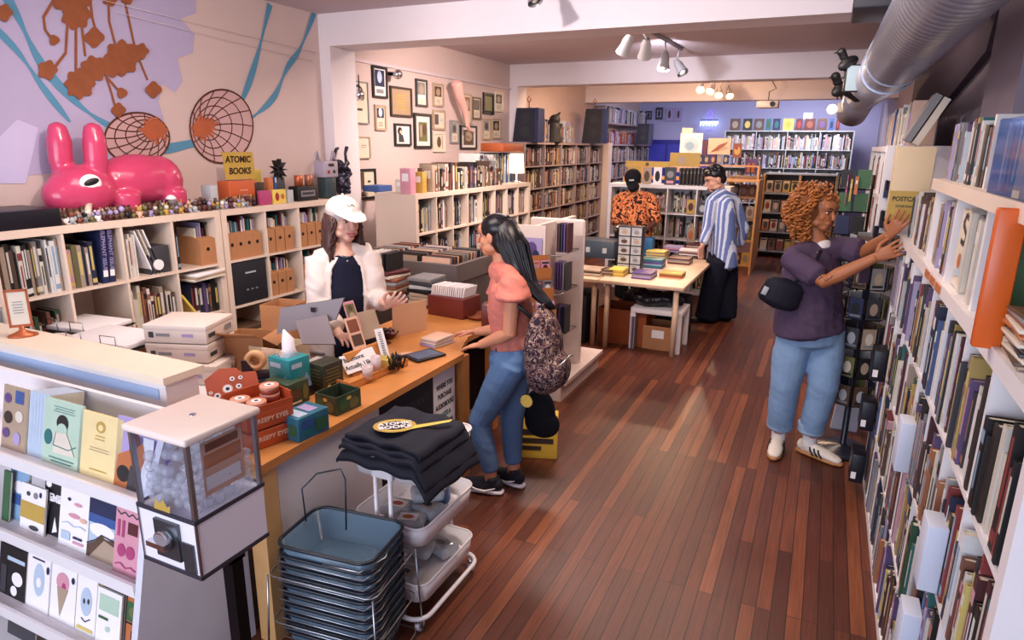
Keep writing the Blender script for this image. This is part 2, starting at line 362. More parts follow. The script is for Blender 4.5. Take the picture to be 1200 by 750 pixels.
# ================================================================ SHELVING
def rows_unit(name, label, x0, x1, y0, y1, zt, cols, rows, front, m, axis='y', cat='bookcase', group=None, back=True, thick=.045, z0=0, inner=.016):
    """cube bookcase. axis: the axis its front runs along; front: side its open face looks to ('+x','-x','-y')"""
    c = V((x0+x1)/2, (y0+y1)/2, 0); t = thing(name, label, cat, c, 0, group)
    def B(pn, a0,a1,b0,b1,c0,c1):
        boxpart(pn, t, a0-c.x, a1-c.x, b0-c.y, b1-c.y, c0, c1, m)
    B('top_panel', x0,x1,y0,y1,zt-thick,zt); B('base_panel', x0,x1,y0,y1,z0,z0+thick)
    if axis == 'y': B('side_panel', x0,x1,y0,y0+thick,z0+thick,zt-thick); B('side_panel', x0,x1,y1-thick,y1,z0+thick,zt-thick)
    else: B('side_panel', x0,x0+thick,y0,y1,z0+thick,zt-thick); B('side_panel', x1-thick,x1,y0,y1,z0+thick,zt-thick)
    hs = (zt-z0-2*thick)/rows; zs = []
    for r in range(rows):
        zb = z0+thick+hs*r; zs.append((zb+(inner if r else 0), zb+hs))
        if r: 
            if axis == 'y': B('shelf', x0,x1,y0+thick,y1-thick,zb,zb+inner)
            else: B('shelf', x0+thick,x1-thick,y0,y1,zb,zb+inner)
    a0, a1 = (y0, y1) if axis == 'y' else (x0, x1); ws = (a1-a0-2*thick)/cols; cs = []
    for k in range(cols):
        a = a0+thick+ws*k; cs.append((a+(inner if k else 0), a+ws))
        if k:
            for (zb, zz) in zs:
                if axis == 'y': B('divider', x0+.003,x1-.003,a,a+inner,zb,zz-.001)
                else: B('divider', a,a+inner,y0+.003,y1-.003,zb,zz-.001)
    if back:
        if front == '+x': B('back_panel', x0,x0+.006,y0+thick,y1-thick,z0+thick,zt-thick)
        if front == '-x': B('back_panel', x1-.006,x1,y0+thick,y1-thick,z0+thick,zt-thick)
        if front == '-y': B('back_panel', x0+thick,x1-thick,y1-.006,y1,z0+thick,zt-thick)
    return zs, cs
# ---------------------------------------------------------------- books
BOOKS = []
P_MIX = ['black','charcoal','navy','blue','white','cream','red','maroon','rust','brown','tan','teal','grey','mustard','purple','orange','dark_brown','olive','green','sky_blue','pink','lavender']
P_R = ['navy','black','purple','cream','white','mustard','brown','blue','teal','maroon','charcoal','white','red','lavender','rust','tan','purple','orange','cream','yellow','silver','blue','green','grey','pink','black','navy','cream','purple','charcoal','dark_brown','navy','black','brown','maroon','mustard','grey']
P_DARK = ['black','charcoal','dark_brown','maroon','brown','navy','grey','rust','olive','tan','cream','black','purple','brown']
P_WARM = ['brown','rust','tan','cream','maroon','mustard','dark_brown','charcoal','orange','olive','brown','navy','maroon','tan','grey','dark_brown','brown']
P_LIGHT = ['white','cream','white','grey','pale_blue','silver','tan','lavender','white','peach']
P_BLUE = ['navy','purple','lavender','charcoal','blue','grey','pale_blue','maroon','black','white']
ORD = ['first','second','third','fourth','fifth','sixth','seventh','eighth','ninth','tenth','eleventh','twelfth','13th','14th','15th','16th','17th','18th','19th','20th']
def bk(pos, face, t, h, d, col, where, kind='book', lean=0, strip=None, n=0):
    BOOKS.append(dict(pos=Vector(pos), face=face, t=t, h=h, d=d, col=col, where=where, kind=kind, lean=lean, strip=strip, n=n))
def fill(a0, a1, plane, z, hmax, front, pal, where, tr=(.012,.036), hr=(.6,.95), dr=(.13,.2), gap=.04, inset=.02, far_first=False, kind='book', leanp=.05):
    """row of standing books from a0 to a1 along the front; counted from the near end"""
    a = a0+.004; k = 0
    while True:
        t = random.uniform(*tr)
        if a+t > a1-.004: break
        if random.random() < gap: a += random.uniform(.01,.04); continue
        h = hmax*random.uniform(*hr); d = random.uniform(*dr); ins = inset+random.uniform(0,.02)
        col = random.choice(pal); ss = random.choice([None,'white','cream','yellow','black','orange','sky_blue','pink','red']); 
        c = a+t/2; off = plane
        if front == '+x': pos = (plane-ins, c, z); 
        elif front == '-x': pos = (plane+ins, c, z)
        else: pos = (c, plane+ins, z)
        bk(pos, front, t, h, d, col, where, kind, 0, ss if ss != col else None, k); k += 1
        a += t+random.uniform(.0003,.002)
FR = {'+x': 0, '-x': PI, '-y': -PI/2, '+y': PI/2}
def book_geo(mb, b, loc=True):
    t, h, d = b['t'], b['h'], b['d']; cv = bkm(b['col']); T0 = mb.T
    if not loc: mb.T = Matrix.Translation(b['pos']) @ Matrix.Rotation(FR[b['face']] if isinstance(b['face'], str) else b['face'], 4, 'Z') @ Matrix.Rotation(b['lean'], 4, 'X')
    e = min(.002, t*.18)
    mb.box(-.004, 0, -t/2, t/2, 0, h, cv); mb.box(-d, -.004, -t/2, -t/2+e, 0, h, cv); mb.box(-d, -.004, t/2-e, t/2, 0, h, cv)
    if b['strip']:
        s = bkm(b['strip']); k = random.choice([0,1,2]); w = t*.3
        if k == 0: mb.box(0, .0006, -w, w, h*.3, h*.85, s)
        elif k == 1: mb.box(0, .0006, -t/2, t/2, h*.72, h*.86, s); mb.box(0, .0006, -w*.6, w*.6, h*.2, h*.62, s)
        else: mb.box(0, .0006, -t/2, t/2, h*.06, h*.16, s); mb.box(0, .0006, -w*.8, w*.8, h*.35, h*.9, s)
    if not loc:
        mb.box(-d+.003, -.004, -t/2+e, t/2-e, .003, h-.004, PAGES)
    mb.T = T0
def finish_books():
    for b in BOOKS:
        M = Matrix.Translation(b['pos']) @ Matrix.Rotation(FR[b['face']] if isinstance(b['face'], str) else b['face'], 4, 'Z') @ Matrix.Rotation(b['lean'], 4, 'X')
        ps = [project(M @ V(0, s*b['t']/2, z*b['h'])) for s, z in ((-1,0),(1,0),(1,1),(-1,1))]
        if any(p is None for p in ps): b['area'] = 0; continue
        A = abs(sum(ps[i][0]*ps[(i+1)%4][1]-ps[(i+1)%4][0]*ps[i][1] for i in range(4)))/2
        cx = sum(p[0] for p in ps)/4; cy = sum(p[1] for p in ps)/4
        if not (-5 < cx < 1205 and -5 < cy < 755): A = 0
        b['area'] = A; b['c'] = (cx, cy)
        for (x0,y0,x1,y1) in OCC:
            if x0 < cx < x1 and y0 < cy < y1: b['area'] *= .02
    order = sorted(BOOKS, key=lambda b: -b['area'])
    n_ind = 300; seen = {}
    for b in order[:n_ind]:
        mb = MB(); book_geo(mb, b)
        adj = 'slim' if b['t'] < .017 else ('thick' if b['t'] > .029 else 'medium')
        if b['h'] > .27: adj = 'tall ' + adj
        st = ' with %s title band' % b['strip'].replace('_',' ') if b['strip'] else ''
        lab = '%s %s book, %s in %s' % (adj, b['col'].replace('_',' '), ORD[b['n']] if b['n'] < 20 else '%dth' % (b['n']+1), b['where'])
        o = mb.build('book', label=lab, cat='book', group='books in '+b['where'].split(' of ')[-1])
        o.matrix_world = Matrix.Translation(b['pos']) @ Matrix.Rotation(FR[b['face']] if isinstance(b['face'], str) else b['face'], 4, 'Z') @ Matrix.Rotation(b['lean'], 4, 'X')
        e = min(.002, b['t']*.18)
        child(MB().box(-b['d']+.003, -.004, -b['t']/2+e, b['t']/2-e, .003, b['h']-.004, PAGES), 'page_block', o)
    rest = MB()
    for b in order[n_ind:]: book_geo(rest, b, False)
    rest.build('small_distant_books', label='hundreds of small book spines filling the far bookcases and remaining shelves', cat='books', kind='stuff', recalc=False)
OCC = []
# --- right case: 4 rows of cubes, ledge at 1.49, then a shelf board at 1.83
XF = .41
zsR, csR = rows_unit('cube_bookcase', 'long white cube bookcase along the right wall, packed with paperbacks', XF, XR-.03, 1.44, 4.3, 1.49, 8, 4, '-x', WHITE)
RN = ['bottom shelf','second shelf up','third shelf up','top cube shelf']
for ci, (a0, a1) in enumerate(csR):
    for ri, (zb, zt) in enumerate(zsR):
        wh = '%s bay, %s of right cube bookcase' % (ORD[ci], RN[ri])
        fill(a0, a1, XF, zb, zt-zb, '-x', P_R, wh, tr=(.012,.034), hr=(.6,.94), inset=-.006, gap=.03)
# upper shelf
us = thing('ledge_shelf', 'white upper shelf board with its end support above the right cube bookcase', 'shelf', (.62, 2.4, 1.49))
boxpart('board', us, XF-.62, XR-.03-.62, -1.05, 1.0, .30, .345, WARMW)
boxpart('side_panel', us, XF+.02-.62, XR-.03-.62, .96, 1.0, .0, .30, WHITE)
boxpart('side_panel', us, XF+.06-.62, XR-.03-.62, -1.05, -1.01, .0, .30, WHITE)
boxpart('divider', us, XF+.02-.62, XR-.03-.62, .42, .45, .0, .30, WHITE); boxpart('divider', us, XF+.02-.62, XR-.03-.62, -.1, -.07, .0, .30, WHITE)
fill(2.88, 3.33, XF, 1.49, .29, '-x', P_LIGHT+['black','rust'], 'far ledge nook of the right shelf', tr=(.02,.05), hr=(.85,.97))
fill(2.36, 2.75, XF, 1.49, .29, '-x', ['white','cream','maroon','pale_blue','cream','grey'], 'middle ledge nook of the right shelf', tr=(.02,.06), hr=(.85,.97))
fill(3.4, 4.25, XF, 1.49, .29, '-x', P_LIGHT+P_R, 'open ledge beyond the wall shelf of the right case', hr=(.6,.9))
fill(2.5, 3.36, XF, 1.835, .24, '-x', P_R+P_LIGHT, 'row on top of the right upper board', tr=(.012,.035), hr=(.75,.95), inset=.03)
# --- left cube units behind the counter
XK = -3.9
LAM = mat('beige_white_laminate', (222,200,184), .4, vary=.03)
zA, cA = rows_unit('cube_bookcase', 'low cream cube bookcase behind the counter under the pink rabbit figure', XK-.38, XK, 1.17, 3.39, 1.48, 6, 4, '+x', LAM)
zB, cB = rows_unit('cube_bookcase', 'cream cube bookcase with brown magazine files, right of the rabbit figure', XK-.38, XK, 3.40, 4.58, 1.48, 3, 4, '+x', LAM)
def w2(c, r, s='rabbit'): return '%s bay, %s of cube case under %s' % (ORD[c], ['bottom row','third row','second row','top row'][r], s)
fill(*cA[2], XK, zA[3][0], .33, '+x', ['grey','black','cream','tan','charcoal','white','brown','navy'], w2(2,3), tr=(.008,.03), hr=(.75,.93), dr=(.2,.3), inset=.03)
fill(*cA[1], XK, zA[3][0], .33, '+x', P_DARK, w2(1,3), tr=(.01,.03), hr=(.75,.93), dr=(.2,.3), inset=.03)
fill(cA[3][0], cA[3][0]+.2, XK, zA[3][0], .33, '+x', ['pink','white','navy','maroon','olive','tan','black'], w2(3,3), tr=(.012,.03), hr=(.68,.8), dr=(.2,.3), inset=.03)
fill(cA[3][1]-.06, cA[3][1], XK, zA[3][0], .33, '+x', P_MIX, w2(3,3)+' end', tr=(.012,.03), hr=(.68,.85), dr=(.2,.3), inset=.03)
fill(cA[4][0], cA[4][0]+.11, XK, zA[3][0], .33, '+x', ['white','cream','maroon','white','grey'], w2(4,3), tr=(.008,.02), hr=(.75,.93), dr=(.2,.3), inset=.03)
fill(cA[5][0], cA[5][0]+.07, XK, zA[3][0], .33, '+x', ['white','black','brown','grey'], w2(5,3), tr=(.012,.03), hr=(.7,.8), dr=(.2,.3), inset=.03)
fill(*cA[4], XK, zA[2][0], .33, '+x', ['maroon','brown','tan','rust','olive','cream','black','white','charcoal'], w2(4,2), tr=(.014,.035), hr=(.6,.9), dr=(.2,.3), inset=.03)
fill(cA[5][0]+.1, cA[5][1], XK, zA[2][0], .33, '+x', ['purple','navy','maroon','olive','yellow','black','brown'], w2(5,2), tr=(.014,.035), hr=(.6,.75), dr=(.2,.3), inset=.03)
fill(cA[2][0]+.15, cA[2][1], XK, zA[2][0], .33, '+x', ['mustard','rust','green','black'], w2(2,2), tr=(.012,.03), hr=(.45,.7), dr=(.15,.2), inset=.1)
for c in range(3):
    if c: fill(*cB[c], XK, zB[1][0], .33, '+x', P_BLUE, w2(c,1,'magazine files'), tr=(.012,.03), hr=(.6,.85), inset=.1)
# --- cube bookcase beyond the counter
zC, cC = rows_unit('cube_bookcase', 'long cream cube bookcase under the framed pictures, full of dark spines', -3.97, -3.5, 5.3, 8.0, 1.49, 8, 4, '+x', LAM)
for ci, (a0, a1) in enumerate(cC):
    for ri, (zb, zt) in enumerate(zC):
        fill(a0, a1, -3.5, zb, zt-zb, '+x', P_DARK+['white'], '%s bay, %s of cube case under framed pictures' % (ORD[ci], ['bottom row','third row','second row','top row'][ri]), tr=(.012,.035), hr=(.65,.9), gap=.08, inset=.05)
fill(5.75, 7.3, -3.52, 1.49, .3, '+x', P_DARK+['brown','rust','navy','grey','tan'], 'row standing on top of cube case under framed pictures', tr=(.02,.05), hr=(.5,.95), dr=(.15,.25), gap=.06, inset=.03)
fill(7.0, 7.95, -3.52, 1.49, .38, '+x', ['white','cream','charcoal','blue','grey','pale_blue'], 'far end of row on top of framed-picture cube case', tr=(.015,.04), hr=(.8,.98), dr=(.2,.28), gap=.02, inset=.2)
# --- tall bookcase and the one after the white post
DARKSH = mat('grey_brown_shelf', (150,132,132), .5)
zD, cD = rows_unit('tall_bookcase', 'tall grey bookcase below the two loudspeakers on the left wall', -4.27, -3.9, 8.7, 12.3, 2.0, 5, 6, '+x', DARKSH, thick=.03)
for a0, a1 in cD:
    for zb, zt in zD: fill(a0, a1, -3.9, zb, zt-zb, '+x', P_WARM+(P_BLUE+P_BLUE if zb > 1.2 and a0 > 9.8 else []), 'x', tr=(.02,.04), hr=(.65,.9), gap=.05, inset=.03)  # bluer books high at the far end stand in for the neon glow
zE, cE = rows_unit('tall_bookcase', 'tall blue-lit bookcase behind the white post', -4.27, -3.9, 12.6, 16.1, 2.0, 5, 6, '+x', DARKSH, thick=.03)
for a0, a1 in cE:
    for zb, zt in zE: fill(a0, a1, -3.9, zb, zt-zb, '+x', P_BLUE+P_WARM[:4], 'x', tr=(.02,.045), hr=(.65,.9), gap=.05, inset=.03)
struct('trim_7', MB().box(-3.98, -3.8, 12.34, 12.56, 0, 2.02, WARMW))
fill(12.7, 16.0, -4.0, 2.42, .3, '+x', ['pale_blue','charcoal','white','grey','lavender','navy'], 'x', tr=(.02,.05), hr=(.8,1), gap=.02)
tag(MB().box(-4.27, -3.98, 12.6, 16.1, 2.38, 2.415, DARKSH).build('record_shelf', base=(-4.12,14.3,2.38)), 'high wall shelf of records near the back of the shop', 'shelf')
fill(12.7, 15.6, -3.98, 2.005, .3, '+x', ['purple','orange','magenta','tan','mustard','lavender','red'], 'x', tr=(.03,.08), hr=(.4,.95), gap=.2)
fill(9.3, 10.9, -3.95, 2.005, .36, '+x', ['grey','blue','lavender','tan','charcoal','pale_blue'], 'x', tr=(.02,.06), hr=(.55,.95), gap=.1)
# --- white cube unit behind the table
zF, cF = rows_unit('cube_bookcase', 'white cube bookcase of face-out books behind the striped shirt man', -2.75, -1.12, 9.0, 9.39, 1.46, 4, 4, '-y', WHITE, 'x')
for ci, (a0, a1) in enumerate(cF):
    for ri, (zb, zt) in enumerate(zF):
        fill(a0, a1, 9.0, zb, zt-zb, '-y', P_WARM+P_DARK, 'x', tr=(.014,.035), hr=(.6,.9), gap=.05, inset=.2)
# --- back wall wire bookcase
zG, cG = rows_unit('tall_bookcase', 'tall white wire-framed bookcase against the back wall of the shop', -2.15, .38, 15.4, 15.75, 2.32, 4, 6, '-y', cm('silver'), 'x', thick=.025)
for ci, (a0, a1) in enumerate(cG):
    for ri, (zb, zt) in enumerate(zG):
        pal = (P_LIGHT+['pale_blue','grey']) if ri == 5 else (P_DARK+P_BLUE if ri > 2 else P_WARM)
        fill(a0, a1, 15.4, zb, zt-zb, '-y', pal, 'x', tr=(.02,.045), hr=(.6,.9), gap=.04, inset=.02)
# --- tall white case beyond the right cubes
zH, cH = rows_unit('tall_bookcase', 'tall white case beyond the right cube bookcase, with black racks on its end', .40, XR-.03, 5.3, 8.5, 1.98, 4, 5, '-x', WHITE)
for a0, a1 in cH:
    for zb, zt in zH: fill(a0, a1, .40, zb, zt-zb, '-x', P_MIX, 'x', tr=(.02,.04), hr=(.6,.9), gap=.05)
fill(5.35, 7.6, .42, 1.98, .3, '-x', P_LIGHT+['blue','charcoal','white'], 'row on top of tall white case beyond the ledge', tr=(.02,.05), hr=(.7,1), gap=.05)
# ================================================================ COUNTER
XC = -1.76; ZT = .80
counter = thing('sales_counter', 'long honey-wood topped sales counter with white front panel and wooden legs', 'counter', (-2.1, 2.5, 0))
def cb(pn, x0,x1,y0,y1,z0,z1,m,label=None): return boxpart(pn, counter, x0+2.1,x1+2.1,y0-2.5,y1-2.5,z0,z1,m,label)
tp = MB(); tp.prism([(XC+2.1,1.60-2.5),(XC+2.1,3.12-2.5),(XC+2.04,3.2-2.5),(-1.9+2.1,3.42-2.5),(-1.9+2.1,3.95-2.5),(-2.55+2.1,3.95-2.5),(-2.55+2.1,3.3-2.5),(-2.24+2.1,3.1-2.5),(-2.24+2.1,2.5-2.5),(-2.5+2.1,2.3-2.5),(-2.5+2.1,1.60-2.5)], ZT-.035, ZT, WOOD, 'z'); child(tp, 'counter_top', counter)
cb('front_panel', -1.83,-1.81,1.72,3.1,.1,ZT-.035,WHITE); cb('back_panel', -2.22,-2.20,2.5,3.1,.1,ZT-.035,WHITE)
cb('leg', -1.86,-1.78,1.61,1.69,0,ZT-.035,PINE); cb('leg', -1.86,-1.78,3.14,3.22,0,ZT-.035,WOOD); cb('leg', -2.49,-2.42,1.61,1.68,0,ZT-.035,PINE); cb('leg', -2.0,-1.93,3.84,3.91,0,ZT-.035,WOOD)
cb('end_panel', -2.47,-1.9,3.89,3.91,.1,ZT-.035,cm('dark_brown'))
cb('base_rail', -1.84,-1.82,1.7,3.12,.1,.14,WOOD)
# half wall with ledge at the near end
hw = thing('half_wall', 'white half wall with pale ledge and blue stripe near the camera', 'low wall', (-2.9,1.7,0))
boxpart('wall_panel', hw, -.9,.64,-.08,.07,0,1.03,WHITE); boxpart('ledge_top', hw, -.9,.66,-.10,.09,1.03,1.06,mat('pale_ledge',(236,218,196),.4))
boxpart('stripe', hw, -.9,.60,-.084,-.081,.955,1.0,mat('pale_blue_stripe',(168,190,226),.5,vary=.02))
# back desk behind the half wall
dk = thing('back_desk', 'white desk behind the half wall carrying paper trays and boxes', 'desk', (-3.0,2.35,0))
boxpart('desk_top', dk, -.45,.43,-.55,.55,.72,.75,WHITE)
for x in (-.43,.39):
    for y in (-.53,.49): boxpart('leg', dk, x,x+.04,y,y+.04,0,.72,METAL)
# ---- paper trays on desk
def tray(px, py, z, w, d, rz, label):
    p = P(px, py, z=z); t = thing('paper_tray', label, 'paper tray', (p.x,p.y,z), rz, 'wire paper trays')
    mb = MB(); mb.tube([(-w/2,-d/2,.02),(w/2,-d/2,.02),(w/2,d/2,.02),(-w/2,d/2,.02)], .004, BLACKM, 6, closed=True)
    for k in range(6): y = -d/2+d*(k+.5)/6; mb.tube([(-w/2,y,.015),(w/2,y,.015)], .002, BLACKM, 5)
    child(mb, 'wire_tray', t)
    m2 = MB()
    for x in (-w*.25, w*.25):
        m2.tube([(x-.05,-d/2,.02),(x-.05,-d/2,.09),(x+.05,-d/2,.09),(x+.05,-d/2,.02)], .003, METAL, 6)
    child(m2, 'wire_handle', t); child(MB().bbox(0,0,.035,w*.94,d*.94,.025,mat('paper_white',(238,232,234),.7,vary=.03)), 'paper_stack', t); return t
for z, dx in ((.76,0),(.83,.0)):
    t_ = tray(138, 402, z+.08, .46, .30, .12, 'wire paper tray of white sheets behind the half wall, %s of the near stack' % ('lower' if z < .8 else 'upper'))
t_ = tray(104, 386, .86, .40, .30, .12, 'wire paper tray of white sheets farther back, left of the near stack')
# dome lamp / cap on desk
p = P(68, 398, z=.95)
dl = thing('dome_lamp', 'small frosted dome lamp standing behind the half wall', 'lamp', (p.x,p.y,.75))
child(MB().lathe([(.05,0),(.05,.01),(.012,.02),(.012,.13)], CHROME), 'lamp_base', dl)
child(MB().lathe([(.105,.12),(.10,.16),(.08,.20),(.045,.225),(.0004,.235)], mat('frosted_shade',(232,214,204),.5,trans=.2)), 'lamp_shade', dl)
# small framed sign on ledge
p = P(22, 395, z=1.06); sg = thing('sign_holder', 'small copper-framed upright sign holder on the half wall ledge', 'sign', (p.x,p.y+.02,1.06), .95)
COP = mat('copper_brown',(176,92,56),.35,metal=.4)
child(MB().lathe([(.06,0),(.06,.008),(.03,.02),(.012,.03),(.012,.05)], COP, sy=.7), 'base', sg)
fr = MB(); 
for a in ((-.045,-.036,.05,.22),(.036,.045,.05,.22)): fr.box(a[0],a[1],-.006,.006,a[2],a[3],COP)
fr.box(-.045,.045,-.006,.006,.045,.057,COP); fr.box(-.045,.045,-.006,.006,.212,.222,COP); child(fr, 'frame', sg)
ins = MB().box(-.037,.037,-.003,.003,.055,.214,pm('cream')); art(ins, frameM((-.037,-.0035,.055),(1,0,0),(0,0,1)), .074, .16, lines(.2,.8,.35,.75,5,'grey',.3)); child(ins, 'sign_card', sg)
# open brown carton + storage things beside trays
def carton(loc, sx, sy, sz, rz, label, m=CARD, flaps=True, name='cardboard_box', group=None):
    t = thing(name, label, 'box', loc, rz, group); b = MB(); w = .006
    b.box(-sx/2,sx/2,-sy/2,sy/2,0,w,m); b.box(-sx/2,-sx/2+w,-sy/2,sy/2,w,sz,m); b.box(sx/2-w,sx/2,-sy/2,sy/2,w,sz,m); b.box(-sx/2+w,sx/2-w,-sy/2,-sy/2+w,w,sz,m); b.box(-sx/2+w,sx/2-w,sy/2-w,sy/2,w,sz,m)
    child(b, 'box_body', t)
    if flaps:
        f = MB(); f.prism([(-sy/2,sz),(-sy/2,sz+w),(-sy/2-.09,sz+.05),(-sy/2-.09,sz+.044)], -sx/2, sx/2, m, 'x'); child(f, 'flap', t)
        f = MB(); f.prism([(sx/2,sz),(sx/2,sz+w),(sx/2+.08,sz-.03),(sx/2+.08,sz-.036)], -sy/2, sy/2, m, 'y'); child(f, 'flap', t)
    return t
p = P(192, 415, z=.78); carton((p.x,p.y,.75), .22, .2, .13, .3, 'small open brown cardboard box in front of the white carton stack')
# stacked white mailing boxes
WBX = mat('white_mailer_box',(222,206,196),.6,vary=.05)
def mailer(loc, sx, sy, sz, rz, label, txt=None):
    t = thing('mailing_box', label, 'box', loc, rz, 'white mailing boxes in one stack')
    child(MB().bbox(0,0,sz/2,sx,sy,sz*.97,WBX,.004), 'box_body', t); child(MB().bbox(0,0,sz*.86,sx*1.012,sy*1.012,sz*.28,WBX,.003), 'lid', t)
    pr = MB()
    art(pr, frameM((-sx/2,-sy/2*1.02,0),(1,0,0),(0,0,1)), sx, sz, [('r',.08,.3,.16,.62,'charcoal'),('r',.2,.38,.42,.55,'grey'),('r',.62,.38,.8,.55,'lavender')])
    art(pr, frameM((sx/2*1.02,-sy/2,0),(0,1,0),(0,0,1)), sy, sz, [('r',.06,.32,.3,.55,'charcoal'),('r',.66,.3,.9,.6,'grey')])
    child(pr, 'printed_label', t)
    if txt: text(txt, .05, cm('charcoal'), t, frameM((sx/2*1.025,.02,sz*.45),(0,1,0),(0,0,1)))
    return t
p = P(228, 372, z=1.06); bx, by = p.x-.02, p.y-.02
for k, (z, s) in enumerate(((.75,1.12),(.86,1),(.96,1))):
    mailer((bx+(.03 if k == 0 else 0), by, z), .33*s, .27*s, .105 if k == 0 else .095, .35, ['white mailing box with handwritten word, bottom of the stack beside the counter','white mailing box in the middle of the stack beside the counter','white mailing box on top of the stack beside the counter'][k], 'full' if k == 0 else None)
# brown boxes right of them
p = P(297, 430, z=.76); carton((p.x,p.y,.751), .22, .18, .2, .35, 'tall open brown cardboard box left of the computer monitor')
p = P(283, 388, z=.9); carton((p.x-.02,p.y+.36,.751), .2, .2, .24, .2, 'brown cardboard box half hidden behind the tall open box', flaps=False)
# ---- items standing on the counter
def onc(px, py, z=ZT): return P(px, py, z=z)
# eyeball tins and their display
TOBX = mat('orange_red_print',(176,74,38),.45,vary=.15,scale=20)
dsp = thing('candy_display', 'orange card display of round tins with eyeball-printed header at the near counter end', 'display box', (-1.93,1.77,ZT), -.25)
for z in (.0,.08): child(MB().bbox(0,0,z+.037,.17,.2,.072,TOBX,.003), 'display_box', dsp)
tray_ = MB()
for a in ((-.085,-.08,-.1,.1),(.08,.085,-.1,.1),(-.08,.08,.095,.1),(-.08,.08,-.1,-.095)): tray_.box(a[0],a[1],a[2],a[3],.152,.2 if a[2] > 0 or a[0] < -.08 else .175,TOBX)
child(tray_, 'open_tray', dsp)
for zz in (.04,.115): 
    text('CREEPY EYES', .026, pm('peach'), dsp, frameM((.0862,0,zz),(0,1,0),(0,0,1)), bold=.02)
hd = MB(); hd.prism([(-.13,.14),(-.15,.30),(-.07,.36),(.02,.36),(.05,.33),(.13,.33),(.15,.22),(.14,.14)], -.004, .004, TOBX, 'y')
hd.bm.transform(Matrix.Translation((-.06,.13,0))); els = []
for cx, cy, r in ((.4,.5,.13),(.2,.32,.09),(.62,.55,.08),(.62,.3,.07),(.5,.78,.07),(.66,.8,.06),(.42,.18,.06),(.86,.45,.07),(.08,.42,.05),(.3,.14,.05)):
    els += [('e',cx,cy,r*.8,r,'peach'),('e',cx,cy,r*.62,r*.78,'white'),('e',cx,cy,r*.32,r*.4,'dark_brown')]
art(hd, frameM((-.2,.125,.14),(1,0,0),(0,0,1)), .28, .2, els); hc_ = child(hd, 'header_card', dsp); _q = Matrix.Rotation(.25,3,'Z') @ (P(273,455,z=.95)-V(-1.93,1.77,ZT)); hc_.matrix_local = Matrix.Translation(_q) @ Matrix.Rotation(1.0,4,'Z') @ Matrix.Rotation(-.35,4,'X') @ Matrix.Scale(.72,4) @ Matrix.Translation((.06,-.13,-.24))
text('CREEPY EYES', .03, pm('peach'), dsp, hc_.matrix_local @ frameM((-.08,.124,.318),(1,0,.08),(0,0,1)))
LID = mat('tin_lid_peach',(214,150,124),.35,vary=.2,scale=40)
def tin(loc, label): 
    t = thing('round_tin', label, 'tin', loc, 0, 'round tins in the orange display')
    child(MB().lathe([(.036,0),(.036,.022)], mat('tin_side',(150,70,50),.35), n=20, caps=True), 'tin_body', t)
    l = MB().lathe([(.038,.018),(.038,.03),(.036,.032),(.0004,.032)], LID, n=20); art(l, Matrix.Translation((-.03,-.03,.0325)), .06, .06, [('e',.5,.5,.32,.32,'white'),('e',.5,.5,.14,.14,'dark_brown')]); child(l, 'tin_lid', t)
for k, (dx, dy, dz) in enumerate(((.0,.052,.153),(.0,.052,.186),(.042,-.03,.153),(-.03,-.058,.153))):
    c, s = math.cos(-.25), math.sin(-.25); tin((-1.93+dx*c-dy*s, 1.77+dx*s+dy*c, ZT+dz), ['round peach eyeball tin, lower one of the rear pair','round peach eyeball tin, upper one of the rear pair','single round eyeball tin at the tray corner by the counter edge','single round eyeball tin nearest the toy machine'][k])
def counter_box(px, py, sx, sy, sz, rz, m, label, els=None, z=ZT, name='card_box', open_=False, top=None):
    p = onc(px, py, z); t = thing(name, label, 'box', (p.x,p.y,z), rz)
    if open_:
        b = MB(); w = .004; b.box(-sx/2,sx/2,-sy/2,sy/2,0,w,m)
        for a in ((-sx/2,-sx/2+w,-sy/2,sy/2),(sx/2-w,sx/2,-sy/2,sy/2),(-sx/2+w,sx/2-w,-sy/2,-sy/2+w),(-sx/2+w,sx/2-w,sy/2-w,sy/2)): b.box(*a,w,sz,m)
    else: b = MB().bbox(0,0,sz/2,sx,sy,sz,m,.003)
    child(b, 'box_body', t)
    if els:
        pr = MB(); art(pr, frameM((-sx/2,-sy/2-.0008,0),(1,0,0),(0,0,1)), sx, sz, els); art(pr, frameM((sx/2+.0008,-sy/2,0),(0,1,0),(0,0,1)), sy, sz, els); child(pr, 'printed_art', t)
    if top: pr = MB(); art(pr, Matrix.Translation((-sx/2,-sy/2,sz+.0008)), sx, sy, top); child(pr, 'printed_top', t)
    return t
DG = mat('dark_green_print',(58,74,54),.45,vary=.5,scale=30); BG = mat('blue_green_print',(44,104,128),.4,vary=.5,scale=25); TL = mat('teal_box',(40,136,144),.4,vary=.3,scale=14)
counter_box(357, 507, .12, .16, .10, -.1, BG, 'blue and green printed card box at the counter edge beside the orange tins', [('r',.1,.5,.5,.85,'blue'),('r',.55,.2,.9,.7,'green'),('e',.3,.3,.15,.15,'teal')], top=[('r',.1,.1,.9,.4,'pale_blue'),('r',.15,.5,.8,.8,'lavender')])
counter_box(397, 478, .13, .15, .085, -.1, DG, 'open box with green leafy print behind the blue box on the counter', [('e',.3,.5,.2,.3,'green'),('e',.7,.4,.2,.3,'olive'),('e',.5,.75,.1,.1,'yellow')], open_=True)
counter_box(338, 470, .15, .12, .11, -.1, DG, 'dark green product box with a brown label in front of the tissue box', [('r',.12,.3,.6,.7,'brown'),('e',.8,.5,.12,.35,'olive'),('r',.1,.1,.6,.18,'cream')])
tb = counter_box(341, 452, .14, .12, .15, -.1, TL, 'teal tissue box with a white tissue sticking out', [('p',[(0,.0),(.3,.4),(.5,.1),(.8,.5),(1,.1),(1,0)],'sky_blue'),('r',.1,.7,.6,.85,'pale_blue')], z=ZT+.05)
tm = MB(); 
